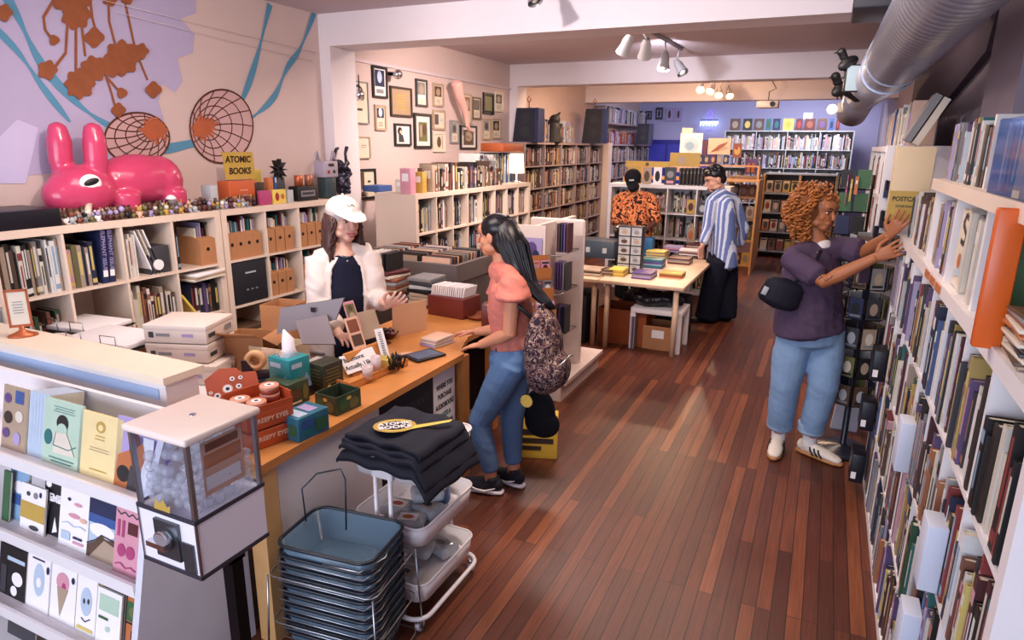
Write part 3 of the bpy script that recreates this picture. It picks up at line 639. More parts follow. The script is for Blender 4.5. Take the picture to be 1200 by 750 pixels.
tm.tube([(0,0,.15),(.005,.0,.18),(-.01,.01,.22),(-.02,.0,.27)], [.045,.03,.028,.004], mat('tissue_paper',(236,226,230),.9,bump=.4,bscale=30), 8); child(tm, 'tissue', tb)
tag(MB().bbox(tb.location.x, tb.location.y, ZT+.025, .16,.14,.05, BLACKP,.004).build('black_box', base=(tb.location.x,tb.location.y,ZT)), 'flat black box under the teal tissue box', 'box')
counter_box(383, 455, .10, .13, .14, -.1, mat('black_green_print',(52,52,40),.45,vary=.5,scale=30), 'dark box with green lettering rising behind the open leafy box', lines(.12,.85,.3,.9,5,'olive')+[('e',.25,.18,.1,.1,'yellow')])
# tape dispenser
p = onc(307, 453); td = thing('tape_dispenser', 'black tape dispenser with a peach tape roll left of the tissue box', 'tape dispenser', (p.x,p.y,ZT+.05), .5)
child(MB().prism([(-.08,0),(.09,0),(.09,.05),(.03,.03),(-.02,.03),(-.06,.09),(-.08,.09)], -.025, .025, mat('navy_plastic',(26,30,52),.3), 'y'), 'body', td)
rl = MB(); rl.T = Matrix.Translation((-.02,0,.085)) @ Matrix.Rotation(PI/2,4,'X'); rl.lathe([(.025,-.016),(.05,-.016),(.05,.016),(.025,.016),(.025,-.016)], mat('peach_tape',(222,170,122),.4), n=24); child(rl, 'tape_roll', td)
tag(MB().bbox(p.x,p.y,ZT+.025,.18,.1,.05,BLACKP,.004).build('black_box', base=(p.x,p.y,ZT)), 'flat black box under the tape dispenser', 'box')
# cream file crate with bottles behind
p = onc(325, 432); t = thing('file_box', 'cream open file box behind the tissue box with two black-capped bottles in it', 'box', (p.x-.1,p.y+.08,.76), .1)
b = MB(); 
for a in ((-.16,-.154,-.1,.1),(.154,.16,-.1,.1),(-.154,.154,-.1,-.094),(-.154,.154,.094,.1)): b.box(*a,0,.15,mat('cream_card',(224,200,164),.6))
b.box(-.16,.16,-.1,.1,-.004,0,CARD); child(b, 'box_body', t)
for k, (px, py) in enumerate(((336,414),(352,418))):
    q = P(px, py, z=.98); bt = thing('bottle', '%s clear bottle with a black cap standing behind the tissue box' % ['left','right'][k], 'bottle', (q.x,q.y,.78), 0, 'black-capped bottles')
    child(MB().lathe([(.022,0),(.024,.01),(.024,.11),(.012,.135),(.011,.15)], mat('milky_plastic',(220,214,206),.3,trans=.3), n=14), 'bottle_body', bt); child(MB().lathe([(.014,.145),(.014,.19),(.012,.195)], BLACKP, n=12), 'cap', bt)
# monitor (seen from behind)
p = P(365, 385, z=1.02); mo = thing('computer_monitor', 'silver computer monitor seen from behind on the counter', 'monitor', (p.x,p.y,ZT-.02), 0)
SIL = mat('aluminium',(132,122,126),.45,metal=.1,vary=.03)
def quadpanel(pts, th, m):
    a, b_, c, d = [Vector(q) for q in pts]; n = (b_-a).cross(d-a).normalized()*th; mb = MB(); vs = [a,b_,c,d,a+n,b_+n,c+n,d+n]
    mb.faces(vs, [(0,3,2,1),(4,5,6,7),(0,1,5,4),(1,2,6,5),(2,3,7,6),(3,0,4,7)], m); return mb
L0 = Vector(mo.location)
sc_ = [P(324,392,y=p.y-.06)-L0, P(393,375,y=p.y+.02)-L0, P(403,349,y=p.y+.04)-L0, P(329,361,y=p.y-.04)-L0]
child(quadpanel(sc_, -.012, SIL), 'screen_housing', mo); child(quadpanel([q+V(-.004,.014,0) for q in sc_], -.002, BLACKP), 'screen', mo)
lg = MB(); c_ = P(367,363,y=p.y-.012)-L0; lg.T = Matrix.Translation(c_); lg.box(-.014,.014,-.004,0,-.012,.012,BLACKP); child(lg, 'logo_plate', mo)
st = [P(354,403,y=p.y-.12)-L0, P(393,403,y=p.y-.08)-L0, P(383,369,y=p.y-.0)-L0, P(346,376,y=p.y-.05)-L0]
child(quadpanel(st, -.01, mat('stand_grey',(124,112,116),.45)), 'stand', mo)
child(MB().bbox(*(P(372,408,z=ZT+.012)-L0), .22,.16,.012, mat('stand_grey',(176,162,166),.4,metal=.2)), 'stand_base', mo)
tag(MB().bbox(*P(386,404,z=ZT+.02),.12,.05,.03,WHITE,.008).build('card_reader'), 'small white box lying in front of the monitor stand', 'box')
tag(MB().bbox(*P(378,425,z=ZT+.004),.2,.14,.006,mat('paper_white',(238,232,234),.7),.001).build('paper_sheets'), 'loose white papers in front of the monitor', 'paper')
# wooden business card tray stand with cards
ct = thing('card_stand', 'honey-wood stepped stand holding printed cards and stickers by the counter edge', 'card stand', onc(432, 440), -.08)
o = Vector(ct.location)
child(MB().bbox(0,0,.012,.15,.46,.024,WOOD,.004), 'base_board', ct)
child(MB().prism([(-.07,.024),(-.01,.024),(-.055,.13),(-.075,.13)], -.1, .2, WOOD, 'y'), 'sloping_back', ct)
child(MB().box(.066,.074,-.23,.23,.024,.04,WOOD), 'lip', ct); child(MB().box(-.075,.074,-.23,-.222,.024,.05,WOOD), 'lip', ct)
def card(px0, label, w, h, loc, right, up, els, tx=None, m='cream', cat='card'):
    t = thing('sticker_card' if cat == 'sticker' else 'printed_card', label, cat, loc); M = frameM((0,0,0), right, up)
    b = MB(); b.T = M; b.box(-w/2,w/2,0,h,-.003,0,pm(m)); child(b, 'card', t)
    pr = MB(); M2 = M @ Matrix.Translation((-w/2,0,.0002)); art(pr, M2, w, h, els); 
    if els: child(pr, 'printed_art', t)
    if tx:
        for s, size, x, y in tx: text(s, size, cm('charcoal'), t, M @ Matrix.Translation((x,y,.001)), bold=.015)
    return t
card(0, 'wide cream bumper sticker reading Baltimore: Actually, I like it. on the wood stand', .22, .10, o+V(.0,-.03,.045), (.17,.95,0), (-.55,.1,.75), [], [('Baltimore:',.032,-.03,.07),('Actually, I like it.',.032,-.0,.03)], 'white', 'sticker')
card(0, 'upright white sticker strip standing right of the wide bumper sticker', .05, .17, o+V(.02,.13,.05), (.35,.9,0), (-.4,.05,.9), lines(.25,.7,.08,.92,12,'grey',.5), None, 'white', 'sticker')
card(0, 'brown photo card standing behind the wide bumper sticker', .085, .17, o+V(-.06,.02,.13), (.2,.95,0), (-.4,0,.9), [('r',.12,.1,.88,.45,'brown'),('r',.12,.53,.88,.92,'rust')], None, 'peach')
card(0, 'green photo card at the back top of the wood stand', .07, .15, o+V(-.11,.06,.22), (.2,.95,0), (-.4,0,.9), [('r',.1,.1,.9,.9,'olive'),('e',.5,.4,.3,.2,'tan'),('e',.5,.75,.2,.1,'brown')], None, 'pink')
card(0, 'blank tan envelope leaning behind the brown photo card', .13, .15, o+V(-.08,.16,.15), (.2,.95,0), (-.4,0,.9), [], None, 'tan')
# mugs of stickers / tape rolls
for k, (px, py, h) in enumerate(((431,443,.06),(441,436,.085))):
    q = onc(px, py, ZT+.024); mb = MB().lathe([(.0004,0),(.026,0),(.026,h),(.02,h),(.02,h-.004),(.0004,h-.004)], mat('striped_roll',(206,186,186),.5,vary=.35,scale=50), n=20)
    mb.build('sticker_roll', base=None, label='%s roll of white labels standing in the wood stand' % ['shorter front','taller rear'][k], cat='roll').location = q
q = onc(452, 432, ZT+.024); nt = thing('note_pad', 'yellow paper slips fanned in the wood stand', 'paper', q, -.1)
for k in range(7): 
    b = MB(); b.T = Matrix.Rotation(.3+.05*k,4,'X') @ Matrix.Translation((0,k*.007,0)); b.box(-.03,.03,-.001,.001,0,.055,mat('yellow_slip',(232,206,112),.6,vary=.05)); child(b, 'slip', nt)
q = onc(466, 432, ZT+.024); pn = thing('pen_cluster', 'cluster of black pens and clips standing at the right end of the wood stand', 'pens', q)
for k in range(12):
    a = random.uniform(-.5,.5); bb = random.uniform(-.5,.5); x = random.uniform(-.03,.03); y = random.uniform(-.04,.04)
    child(MB().tube([(x,y,0),(x+a*.05,y+bb*.05,.06),(x+a*.06,y+bb*.06,.075)],[.006,.006,.003],BLACKP,6), 'pen', pn)
# round dark bowl, dark brown candy bowl
q = onc(455, 396); bw = thing('candy_bowl', 'small dark red glass bowl of wrapped candy on the counter', 'bowl', q)
child(MB().lathe([(.03,0),(.045,.01),(.062,.035),(.066,.04),(.058,.036),(.04,.014),(.0004,.01)], mat('dark_red_glass',(92,34,34),.15), n=24), 'bowl', bw)
cd = MB()
for k in range(40): 
    a = random.uniform(0,2*PI); r = random.uniform(0,.05); cd.ball((r*math.cos(a), r*math.sin(a), .035+random.uniform(0,.02)), (.011,.008,.007), pm(random.choice(['maroon','maroon','brown','pink','dark_brown'])), 7)
tag(child(cd, 'candy', bw), kind='stuff')
# tablet
q = onc(497, 418); tv = thing('tablet', 'black tablet with a blue-grey screen lying near the counter corner', 'tablet', q, -.35)
child(MB().bbox(0,0,.008,.15,.20,.014,BLACKP,.005), 'tablet_case', tv); child(MB().box(-.055,.055,-.08,.08,.0155,.0165,mat('tablet_screen',(74,94,128),.2,vary=.2)), 'screen', tv)
tag(MB().lathe([(.05,0),(.055,.002),(.05,.004)], pm('peach'), n=20).build('coaster', base=None), 'round peach coaster lying left of the tablet', 'coaster').location = onc(478, 416)
# purple books being bought
q = onc(512, 403)
for k, (c_, l_) in enumerate((('lavender','lower lavender'),('pink','middle pink'),('peach','upper peach'))):
    b = MB().bbox(0,0,.009,.12-.006*k,.17-.008*k,.017,pm(c_),.002); b.box(-.055,.062,-.083,.083,.003,.0145,PAGES)
    o_ = b.build('paperback', label='%s paperback of the small stack in front of the customer' % l_, cat='book', group='paperbacks being bought'); o_.location = (q.x,q.y,ZT+.018*k); o_.rotation_euler = (0,0,-.25+.08*k)
# cream divider panel
t = MB(); pa = [P(461,396,z=ZT), P(500,387,z=ZT)]; 
t.faces([pa[0], pa[1], pa[1]+V(0,0,.2), pa[0]+V(0,0,.2), pa[0]+V(-.008,.006,0), pa[1]+V(-.008,.006,0), pa[1]+V(-.008,.006,.2), pa[0]+V(-.008,.006,.2)], [(0,1,2,3),(7,6,5,4),(0,4,5,1),(1,5,6,2),(2,6,7,3),(3,7,4,0)], mat('tan_board',(206,164,132),.6))
t.build('counter_screen', base=pa[0], label='upright tan board standing across the counter by the cashier hand', cat='board')
# white stack with newsprint, brown wood boxes
q = onc(523, 366); bxw = MB().bbox(0,0,.028,.13,.16,.055,mat('newsprint',(214,196,186),.7,vary=.3,scale=40),.003); o_ = bxw.build('zine_stack', label='stack of newsprint zines on the counter, right of the tan board', cat='zines'); o_.location = (q.x,q.y,ZT); o_.rotation_euler = (0,0,-.2)
q = onc(545, 362); bxw = MB().bbox(0,0,.03,.13,.14,.06,pm('cream'),.003); art(bxw, Matrix.Translation((-.065,-.07,.0605)), .13,.14,[('r',.1,.1,.5,.5,'pale_blue'),('r',.5,.4,.9,.8,'grey'),('r',.2,.6,.45,.9,'white')]); o_ = bxw.build('zine_stack', label='stack of pale zines nearest the customer on the counter', cat='zines'); o_.location = (q.x-.05,q.y,ZT); o_.rotation_euler = (0,0,-.2)
q = P(528, 350, z=.92); mw = thing('wooden_crate', 'dark red-brown crate carrying a row of white zines at the far counter end', 'crate', (q.x,q.y+.05,ZT), -.1)
MAH = mat('mahogany_wood',(104,40,34),.4,vary=.2)
child(MB().bbox(0,0,.07,.30,.22,.14,MAH,.004), 'crate_body', mw)
for k in range(16):
    b = MB(); b.box(-.004,.004,-.075,.075,0,.07,pm('white')); b.box(-.0045,-.004,-.075,.075,.03,.05,pm(random.choice(['grey','pink','cream'])))
    o_ = b.build('zine', label='thin white zine, %s from the left in the row on the red-brown crate' % ORD[k], cat='zine', group='white zines on the crate'); o_.location = (mw.location.x-.13+.0165*k, mw.location.y, ZT+.141); o_.rotation_euler = (0, random.uniform(.05,.25), -.1)
q = P(562, 370, z=.9); mg = thing('card_holder', 'dark wooden upright holder with a pink price card by the customer', 'sign', (q.x,q.y+.1,ZT), .3)
child(MB().bbox(0,0,.08,.05,.12,.16,MAH,.004), 'holder', mg); child(MB().box(.0255,.0265,-.03,.03,.03,.14,pm('pink')), 'price_card', mg)
q = onc(566, 376); tag(MB().lathe([(.0004,.005),(.07,.006),(.09,.028),(.095,.03),(.09,.02),(.07,0),(.0004,0)], mat('bronze_bowl',(150,84,56),.25,metal=.5), n=28).build('shallow_bowl'), 'shallow bronze bowl at the far end of the counter behind the customer arm', 'bowl').location = (q.x-.06,q.y+.05,ZT)
# posters on counter front
ps = thing('counter_poster', 'white poster on the counter front reading WHERE YOU PURCHASE AUDIOBOOKS MAKES A DIFFERENCE', 'poster', (-1.809, 2.98, .45))
child(MB().box(0,.002,-.11,.11,-.22,.29,pm('white')), 'sheet', ps)
for k, (s, c) in enumerate((('WHERE YOU','black'),('PURCHASE','black'),('AUDIOBOOKS','black'),('MAKES A','teal'),('DIFFERENCE','teal'))):
    text(s, .042, pm(c), ps, frameM((.003,-.0,.2-.058*k),(0,1,0),(0,0,1)), sx=.72, bold=.02)
ph = MB(); ph.T = Matrix.Rotation(-.12,4,'X'); ph.box(.002,.004,.03,.09,-.2,-.02,BLACKP); ph.box(.004,.005,.036,.084,-.19,-.03,pm('silver')); child(ph, 'printed_phone', ps)
pb = thing('counter_poster', 'black poster with faint lettering on the counter front left of the white poster', 'poster', (-1.809, 2.62, .5))
child(MB().box(0,.002,-.24,.24,-.25,.24,mat('black_card',(20,20,32),.5)), 'sheet', pb); text('RADIANT', .06, cm('charcoal'), pb, frameM((.003,.06,.14),(0,1,0),(0,0,1)))
# things behind the counter in the middle: record bin
rb = thing('record_bin', 'grey metal record bin full of upright sleeves beyond the cashier', 'record bin', (-3.0,4.75,0))
GRN = mat('grey_green_metal',(110,100,100),.5,metal=.2)
child(MB().box(-.55,.45,-.35,.35,.0,.9,GRN), 'bin_body', rb)
rim = MB(); 
for a in ((-.57,.47,-.37,-.33),(-.57,.47,.33,.37),(-.57,-.53,-.33,.33),(.43,.47,-.33,.33)): rim.box(a[0],a[1],a[2],a[3],.9,1.04,GRN)
child(rim, 'rim', rb); child(MB().box(-.04,-.01,-.33,.33,.9,1.0,GRN), 'partition', rb)
for row in range(3):
    for k in range(22):
        b = MB(); b.T = Matrix.Rotation(-.12,4,'X'); b.box(-.13,.13,-.002,.002,0,.17,pm(random.choice(['tan','maroon','charcoal','cream','brown','grey','black','white','rust','peach'])))
        o_ = b.build('record_sleeve', label='upright record sleeve, %s from the front in the %s row of the grey bin' % (ORD[k] if k < 20 else str(k+1)+'th', ['left','middle','right'][row]), cat='record', group='records in the grey bin'); o_.location = (-3.0-.39+.31*row, 4.45+.028*k, .905)
# stacks of papers behind cashier's hand
for k in range(9):
    q = P(470, 340, z=.80+.03*k); b = MB().bbox(0,0,.012,.28,.24,.024,pm(random.choice(['tan','maroon','cream','grey','rust','charcoal'])),.003)
    o_ = b.build('boxed_set', label='flat packet, %s from the bottom of the stack left of the record bin front' % ORD[k], cat='packet', group='flat packets stacked beyond the cashier'); o_.location = (-2.95+random.uniform(-.01,.01), 4.05+random.uniform(-.01,.01), .8+.026*k); o_.rotation_euler = (0,0,random.uniform(-.2,.2))
tag(MB().bbox(-2.85,4.07,.4,.7,.45,.8,cm('dark_brown'),.01).build('low_cabinet', base=(-2.85,4.07,0)), 'low dark cabinet beyond the counter carrying stacked packets', 'cabinet')
for k in range(7):
    b = MB().bbox(0,0,.014,.2,.22,.027,pm(random.choice(['charcoal','grey','black','silver','tan'])),.003)
    o_ = b.build('boxed_set', label='dark packet, %s from the bottom of the right stack in front of the bin' % ORD[k], cat='packet', group='dark packets stacked before the bin'); o_.location = (-2.62+random.uniform(-.01,.01), 4.1, .8+.029*k); o_.rotation_euler = (0,0,random.uniform(-.15,.15))
for k in range(6):
    b = MB(); b.box(-.008,.008,-.1,.1,0,.13,pm(['white','cream','white','grey','black','black'][k])); o_ = b.build('paperback', label='%s upright book, %s from the left on the left packet stack' % (['white','cream','white','grey','black','black'][k], ORD[k]), cat='book', group='upright books on the packet stack'); o_.location = (-3.05+.035*k, 4.05, 1.035)
# ---------------------------------------------------------------- left bookcase extras
def magfile(y, z, label, w=.085, h=.2):
    t = thing('magazine_file', label, 'magazine file', (XK-.02, y, z), 0, 'brown magazine files'); b = MB()
    b.prism([(-.24,0),(0,0),(0,h*.9),(-.08,h),(-.24,h)], -w/2, w/2, CARD, 'y'); child(b, 'file_body', t)
    child(MB().cyl((0,0,h*.55),(.001,0,h*.55),.014,pm('black'),12), 'finger_hole', t)
    b = MB()
    for k in range(5): b.box(-.23,-.05,-w/2+.008+k*w/6,-w/2+.008+k*w/6+.008,h*.3,h+random.uniform(.05,.11),pm(random.choice(['white','grey','teal','black','lavender','cream','maroon'])))
    child(b, 'filed_comics', t)
k = 0
for c in (0,1,2):
    a0, a1 = cB[c]
    n = 4 if c == 0 else 3
    for i in range(n): magfile(a0+.045+(a1-a0-.04)/n*i, zB[3][0]+.001, 'brown magazine file, %s from the left in the top row, %s bay by the cashier' % (ORD[i], ORD[c]), .08 if n == 4 else .09)
for i in range(3): magfile(cB[1][0]+.045+.09*i, zB[2][0]+.001, 'brown magazine file, %s from the left in the second row beside the black drawer' % ORD[i], .082)
for i in range(2): magfile(cB[2][0]+.055+.1*i, zB[2][0]+.001, 'brown magazine file, %s from the left in the second row nearest the cashier' % ORD[i], .085)
magfile(cA[5][0]+.27, zA[3][0]+.001, 'single brown magazine file in the last top cube right of the leaning magazines', .13)
bd = thing('storage_box', 'black fabric storage box with pale handle filling one cube beside the files', 'storage box', (XK-.01, (cB[0][0]+cB[0][1])/2, zB[2][0]))
child(MB().bbox(-.17,0,.165,.34,.325,.325,mat('black_fabric',(26,26,36),.7),.008), 'box_body', bd); child(MB().box(0,.006,-.05,.05,.23,.242,pm('silver')), 'handle', bd)
for k in range(3): child(MB().box(0,.003,-.05+.045*k,-.03+.045*k,.1,.112,pm('grey')), 'stud', bd)
for k in range(4):
    b = MB().bbox(0,0,.02,.28,.24,.038,pm(['orange','rust','mustard','brown'][k]),.003); o_ = b.build('flat_box', label='%s flat box, %s from the bottom in the cube below the black drawer' % (['orange','rust','mustard','brown'][k], ORD[k]), cat='box'); o_.location = (XK-.17, (cB[0][0]+cB[0][1])/2, zB[1][0]+.04*k)
# leaning pieces
for k, (c, s, l) in enumerate((('white','upright','white'),('cream','leaning','cream'),('white','leaning','second white'))):
    y = cA[4][0]+.14+.03*k
    b = MB(); b.T = Matrix.Rotation(.32,4,'X'); b.box(-.25,0,-.004,.004,0,.31,pm(c)); o_ = b.build('magazine', label='%s magazine leaning in the top cube right of the navy volumes' % l, cat='magazine'); o_.location = (XK-.03, y+.05, zA[3][0]+.002)
t = thing('camera_box', 'dark box with a white disc in the top cube under the rabbit front legs', 'box', (XK-.03, cA[4][1]-.09, zA[3][0])); child(MB().bbox(-.1,0,.09,.2,.15,.18,cm('charcoal'),.005), 'box_body', t); child(MB().cyl((0,-.02,.06),(.012,-.02,.06),.035,pm('white'),20), 'disc', t)
for k in range(2):
    t = thing('art_book', '%s large navy volume lettered ELEPHANT ISSUE in the left cubes' % ['left','right'][k], 'book', (XK-.03, cA[3][0]+.225+.043*k, zA[3][0]), 0); t.rotation_euler = (-.06,0,0)
    b = MB(); b.box(-.25,0,-.019,.019,0,.325,pm('navy')); b.box(-.246,-.002,-.015,.015,.003,.3255,PAGES); child(b, 'cover', t)
    text('ELEPHANT ISSUE', .033, pm('lavender'), t, frameM((.001,0,.2),(0,0,-1),(0,1,0))); child(MB().box(0,.001,-.014,.014,.04,.08,pm('white')), 'label_patch', t)
t = MB(); t.T = Matrix.Rotation(.6,4,'X'); t.box(-.22,0,-.008,.008,0,.2,pm('yellow')); t.build('paperback', label='yellow paperback leaning diagonally in the cube above the mailing boxes', cat='book').location = (XK-.02, cA[5][0]+.13, zA[2][0]+.005)
for k in range(3):
    b = MB().bbox(0,0,.008,.3,.27,.015,pm(['cream','tan','white'][k]),.002); o_ = b.build('magazine', label='%s magazine lying %s on the books above the mailing boxes' % (['cream','tan','white'][k], ['lowest','middle','topmost'][k]), cat='magazine'); o_.location = (XK-.12, cA[5][0]+.22, zA[2][0]+.255+.016*k); o_.rotation_euler = (.02,0,.08*k)
tag(MB().bbox(XK-.17,cA[3][0]+.17,zA[2][0]+.06,.2,.24,.1,cm('grey'),.01).build('paper_bag', base=(XK-.17,cA[3][0]+.17,zA[2][0])), 'grey crumpled bundle low in the nearly empty second-row cube', 'bundle')
for k in range(3):
    b = MB().bbox(0,0,.05,.3,.22,.1,pm(['white','charcoal','grey'][k]),.005); o_ = b.build('binder_box', label='%s file box lying %s in the leftmost visible cubes' % (['white','charcoal','grey'][k], ['low','midway','upper'][k]), cat='box'); o_.location = (XK-.17, cA[2][0]+.02-.05*k, zA[2][0]+.102*k if k < 3 else 0)
# ================================================================ FRONT MAGAZINE RACK
rk = thing('magazine_rack', 'white tiered magazine rack standing against the front of the half wall', 'magazine rack', (-2.6, 1.35, 0))
RX0, RX1 = -3.7, -1.90
TIERS = [(.775,1.25),(.495,1.185),(.215,1.12),(.02,1.09)]
for z, y in TIERS[:3]:
    boxpart('shelf', rk, RX0+2.6, RX1-.03+2.6, y-1.35, 1.5-1.35, z-.02, z, WHITE)
    boxpart('lip', rk, RX0+2.6, RX1-.03+2.6, y-.012-1.35, y-1.35, z-.025, z+.022, WHITE)
ep = MB(); ep.prism([(1.085-1.35,0),(1.62-1.35,0),(1.62-1.35,1.0),(1.34-1.35,1.0),(1.245-1.35,.79),(1.18-1.35,.5),(1.115-1.35,.22)], RX1-.03+2.6, RX1+2.6, mat('rack_end_panel',(214,212,222),.4), 'x'); child(ep, 'side_panel', rk)
ep = MB(); ep.prism([(1.085-1.35,0),(1.62-1.35,0),(1.62-1.35,1.0),(1.34-1.35,1.0),(1.245-1.35,.79),(1.18-1.35,.5),(1.115-1.35,.22)], RX0+2.6, RX0+.03+2.6, WHITE, 'x'); child(ep, 'side_panel', rk)
boxpart('base_panel', rk, RX0+2.6, RX1-.03+2.6, 1.09-1.35, 1.5-1.35, 0, .02, WHITE); boxpart('back_panel', rk, RX0+2.6, RX1-.03+2.6, 1.5-1.35, 1.52-1.35, 0, .99, WHITE)
def faced(pxl, pxr, tier, h, col, els, label, th=.008, n=1, cat='comic', yo=.05, turn=0, group=None, ang=.22):
    z, y = TIERS[tier]; y = y+yo; a = P(pxl, 0, y=y); 
    # x at the tier height for those pixel columns
    def xat(px, zz):
        lo, hi = -4.5, 0
        for _ in range(40):
            m = (lo+hi)/2
            if project((m, y, zz))[0] < px: lo = m
            else: hi = m
        return lo
    x0, x1 = xat(pxl, z+h/2), xat(pxr, z+h/2); w = x1-x0
    t = thing('magazine', label, cat, ((x0+x1)/2, y, z+.001), turn, group); t.rotation_euler = (-ang, 0, turn)
    b = MB(); b.box(-w/2, w/2, 0, th, 0, h, pm(col)); b.box(-w/2+.001, w/2+.0006, .0015, th-.0015, .002, h-.002, PAGES); child(b, 'cover', t)
    if els: pr = MB(); art(pr, frameM((-w/2,-.0005,0),(1,0,0),(0,0,1)), w, h, els); child(pr, 'cover_art', t)
    return t
S = lines
faced(-6, 22, 0, .25, 'tan', [('r',.5,.75,.85,.95,'blue'),('e',.2,.8,.15,.08,'purple'),('e',.25,.5,.18,.1,'dark_brown'),('e',.7,.55,.16,.09,'cream'),('e',.65,.2,.15,.1,'lavender'),('e',.2,.25,.15,.08,'purple')], 'tan magazine covered in small drawn shoes, leftmost on the top tier')
for k in range(6): faced(25+3.6*k, 29+3.6*k, 0, .25, 'pale_blue', None, 'thin pale blue comic, %s from the left of the edge-on bundle' % ORD[k], .13, group='edge-on comics on the top tier', yo=.055)
faced(42, 87, 0, .245, 'pale_green', S(.25,.8,.82,.93,3,'teal',.25)+[('e',.5,.66,.15,.13,'black'),('e',.5,.56,.13,.1,'pale_green'),('p',[(.3,.5),(.62,.52),(.75,.35),(.85,.2),(.3,.18)],'cream'),('e',.15,.4,.1,.12,'teal'),('s',[(.35,.5),(.3,.3),(.7,.28),(.88,.36)],.008,'teal')]+S(.2,.85,.05,.15,2,'teal',.25), 'pale green comic with a dark-haired drawn figure on the top tier')
faced(84, 134, 0, .235, 'pale_yellow', [('e',.5,.8,.11,.09,'mustard'),('e',.5,.79,.06,.05,'pale_yellow')]+S(.35,.65,.6,.7,2,'mustard',.3)+S(.25,.75,.42,.5,2,'tan',.2)+S(.3,.7,.12,.17,1,'mustard',.3), 'plain yellow booklet with small emblem on the top tier')
faced(127, 158, 0, .25, 'lavender', [('p',[(0,0),(.1,.45),(.5,.55),(.85,.4),(.8,0)],'orange'),('e',.7,.65,.2,.2,'maroon'),('e',.35,.2,.25,.12,'black'),('p',[(.5,0),(.6,.35),(1,.3),(1,0)],'charcoal'),('e',.55,.75,.12,.1,'peach')], 'purple and orange illustrated comic beside the toy machine, top tier')
faced(150, 192, 0, .25, 'purple', [('r',.2,0,.5,1,'white'),('r',.05,.78,.95,.88,'lavender'),('p',[(.0,0),(.3,.5),(.2,.7),(0,.6)],'orange'),('e',.65,.4,.2,.25,'navy')], 'purple magazine seen through the toy machine glass')
faced(-4, 4, 1, .2, 'green', None, 'dark green sliver of a comic at the left edge of the middle tier')
faced(4, 26, 1, .205, 'sky_blue', [('e',.5,.65,.3,.12,'white'),('r',.15,.3,.85,.5,'blue')], 'sky blue booklet behind the white and yellow one, middle tier', yo=.075)
faced(18, 46, 1, .18, 'white', [('r',0,.25,1,.62,'mustard'),('e',.3,.8,.08,.05,'charcoal'),('e',.6,.8,.09,.07,'grey'),('e',.8,.85,.05,.06,'navy'),('e',.6,.1,.2,.05,'charcoal')], 'white booklet with a mustard band on the middle tier')
t = faced(44, 67, 1, .215, 'black', [('e',.2,.9,.14,.06,'white'),('p',[(.1,.3),(.3,.6),(.2,.1)],'white'),('p',[(.5,.05),(.6,.35),(.75,.1)],'white'),('r',.3,.62,.9,.66,'white')], 'black and white comic lettered EMB on the middle tier', yo=.07)
text('EMB', .042, pm('white'), t, frameM((.01,-.002,.145),(1,0,0),(0,0,1)), bold=.03)
faced(62, 97, 1, .225, 'white', [('e',.3,.8,.06,.03,'navy'),('e',.6,.75,.14,.03,'pink'),('e',.5,.55,.2,.04,'pink'),('e',.8,.52,.12,.04,'peach'),('s',[(.1,.38),(.3,.42),(.5,.37),(.7,.41),(.9,.38)],.012,'pale_blue'),('r',.1,.12,.4,.26,'pale_blue'),('r',.5,.18,.8,.22,'navy'),('r',.5,.1,.85,.14,'pink')], 'white doodled zine with pink shapes on the middle tier')
faced(96, 129, 1, .215, 'pale_blue', [('r',0,.7,1,1,'navy'),('r',0,.6,1,.75,'blue'),('e',.5,.5,.45,.12,'white'),('p',[(0,0),(0,.2),(.3,.3),(.5,.42),(.7,.38),(1,.4),(1,0)],'brown'),('p',[(.1,0),(.6,.36),(1,.3),(1,0)],'tan'),('s',[(0,.22),(.3,.32),(.5,.43),(1,.4)],.02,'charcoal')], 'blue sky and hillside photo zine on the middle tier')
for k in range(3): faced(147+4*k, 153+4*k, 1, .225-.005*k, 'pink', None, 'thin pink book spine, %s behind the pink book' % ['just','second','farthest'][k], .05, group='pink books edge-on', yo=.06+.006*k)
faced(126, 156, 1, .235, 'pink', [('s',[(.05,.93),(.2,.88),(.35,.93),(.5,.88),(.65,.93),(.8,.88),(.95,.93)],.02,'charcoal'),('r',.5,.62,.88,.8,'maroon'),('r',.1,.55,.2,.8,'magenta'),('r',.28,.55,.38,.8,'magenta'),('e',.3,.35,.15,.1,'magenta'),('e',.65,.35,.17,.1,'magenta'),('s',[(.1,.12),(.3,.16),(.5,.1),(.7,.14),(.9,.1)],.02,'magenta')], 'bright pink booklet with dark border lettering on the middle tier', yo=.035)
faced(-8, 23, 2, .2, 'black', [('r',.3,.72,.95,.8,'pale_blue'),('e',.7,.4,.2,.14,'white'),('e',.6,.15,.12,.1,'white'),('r',.1,.05,.3,.6,'charcoal')], 'black comic with a white cartoon face, leftmost of the third tier')
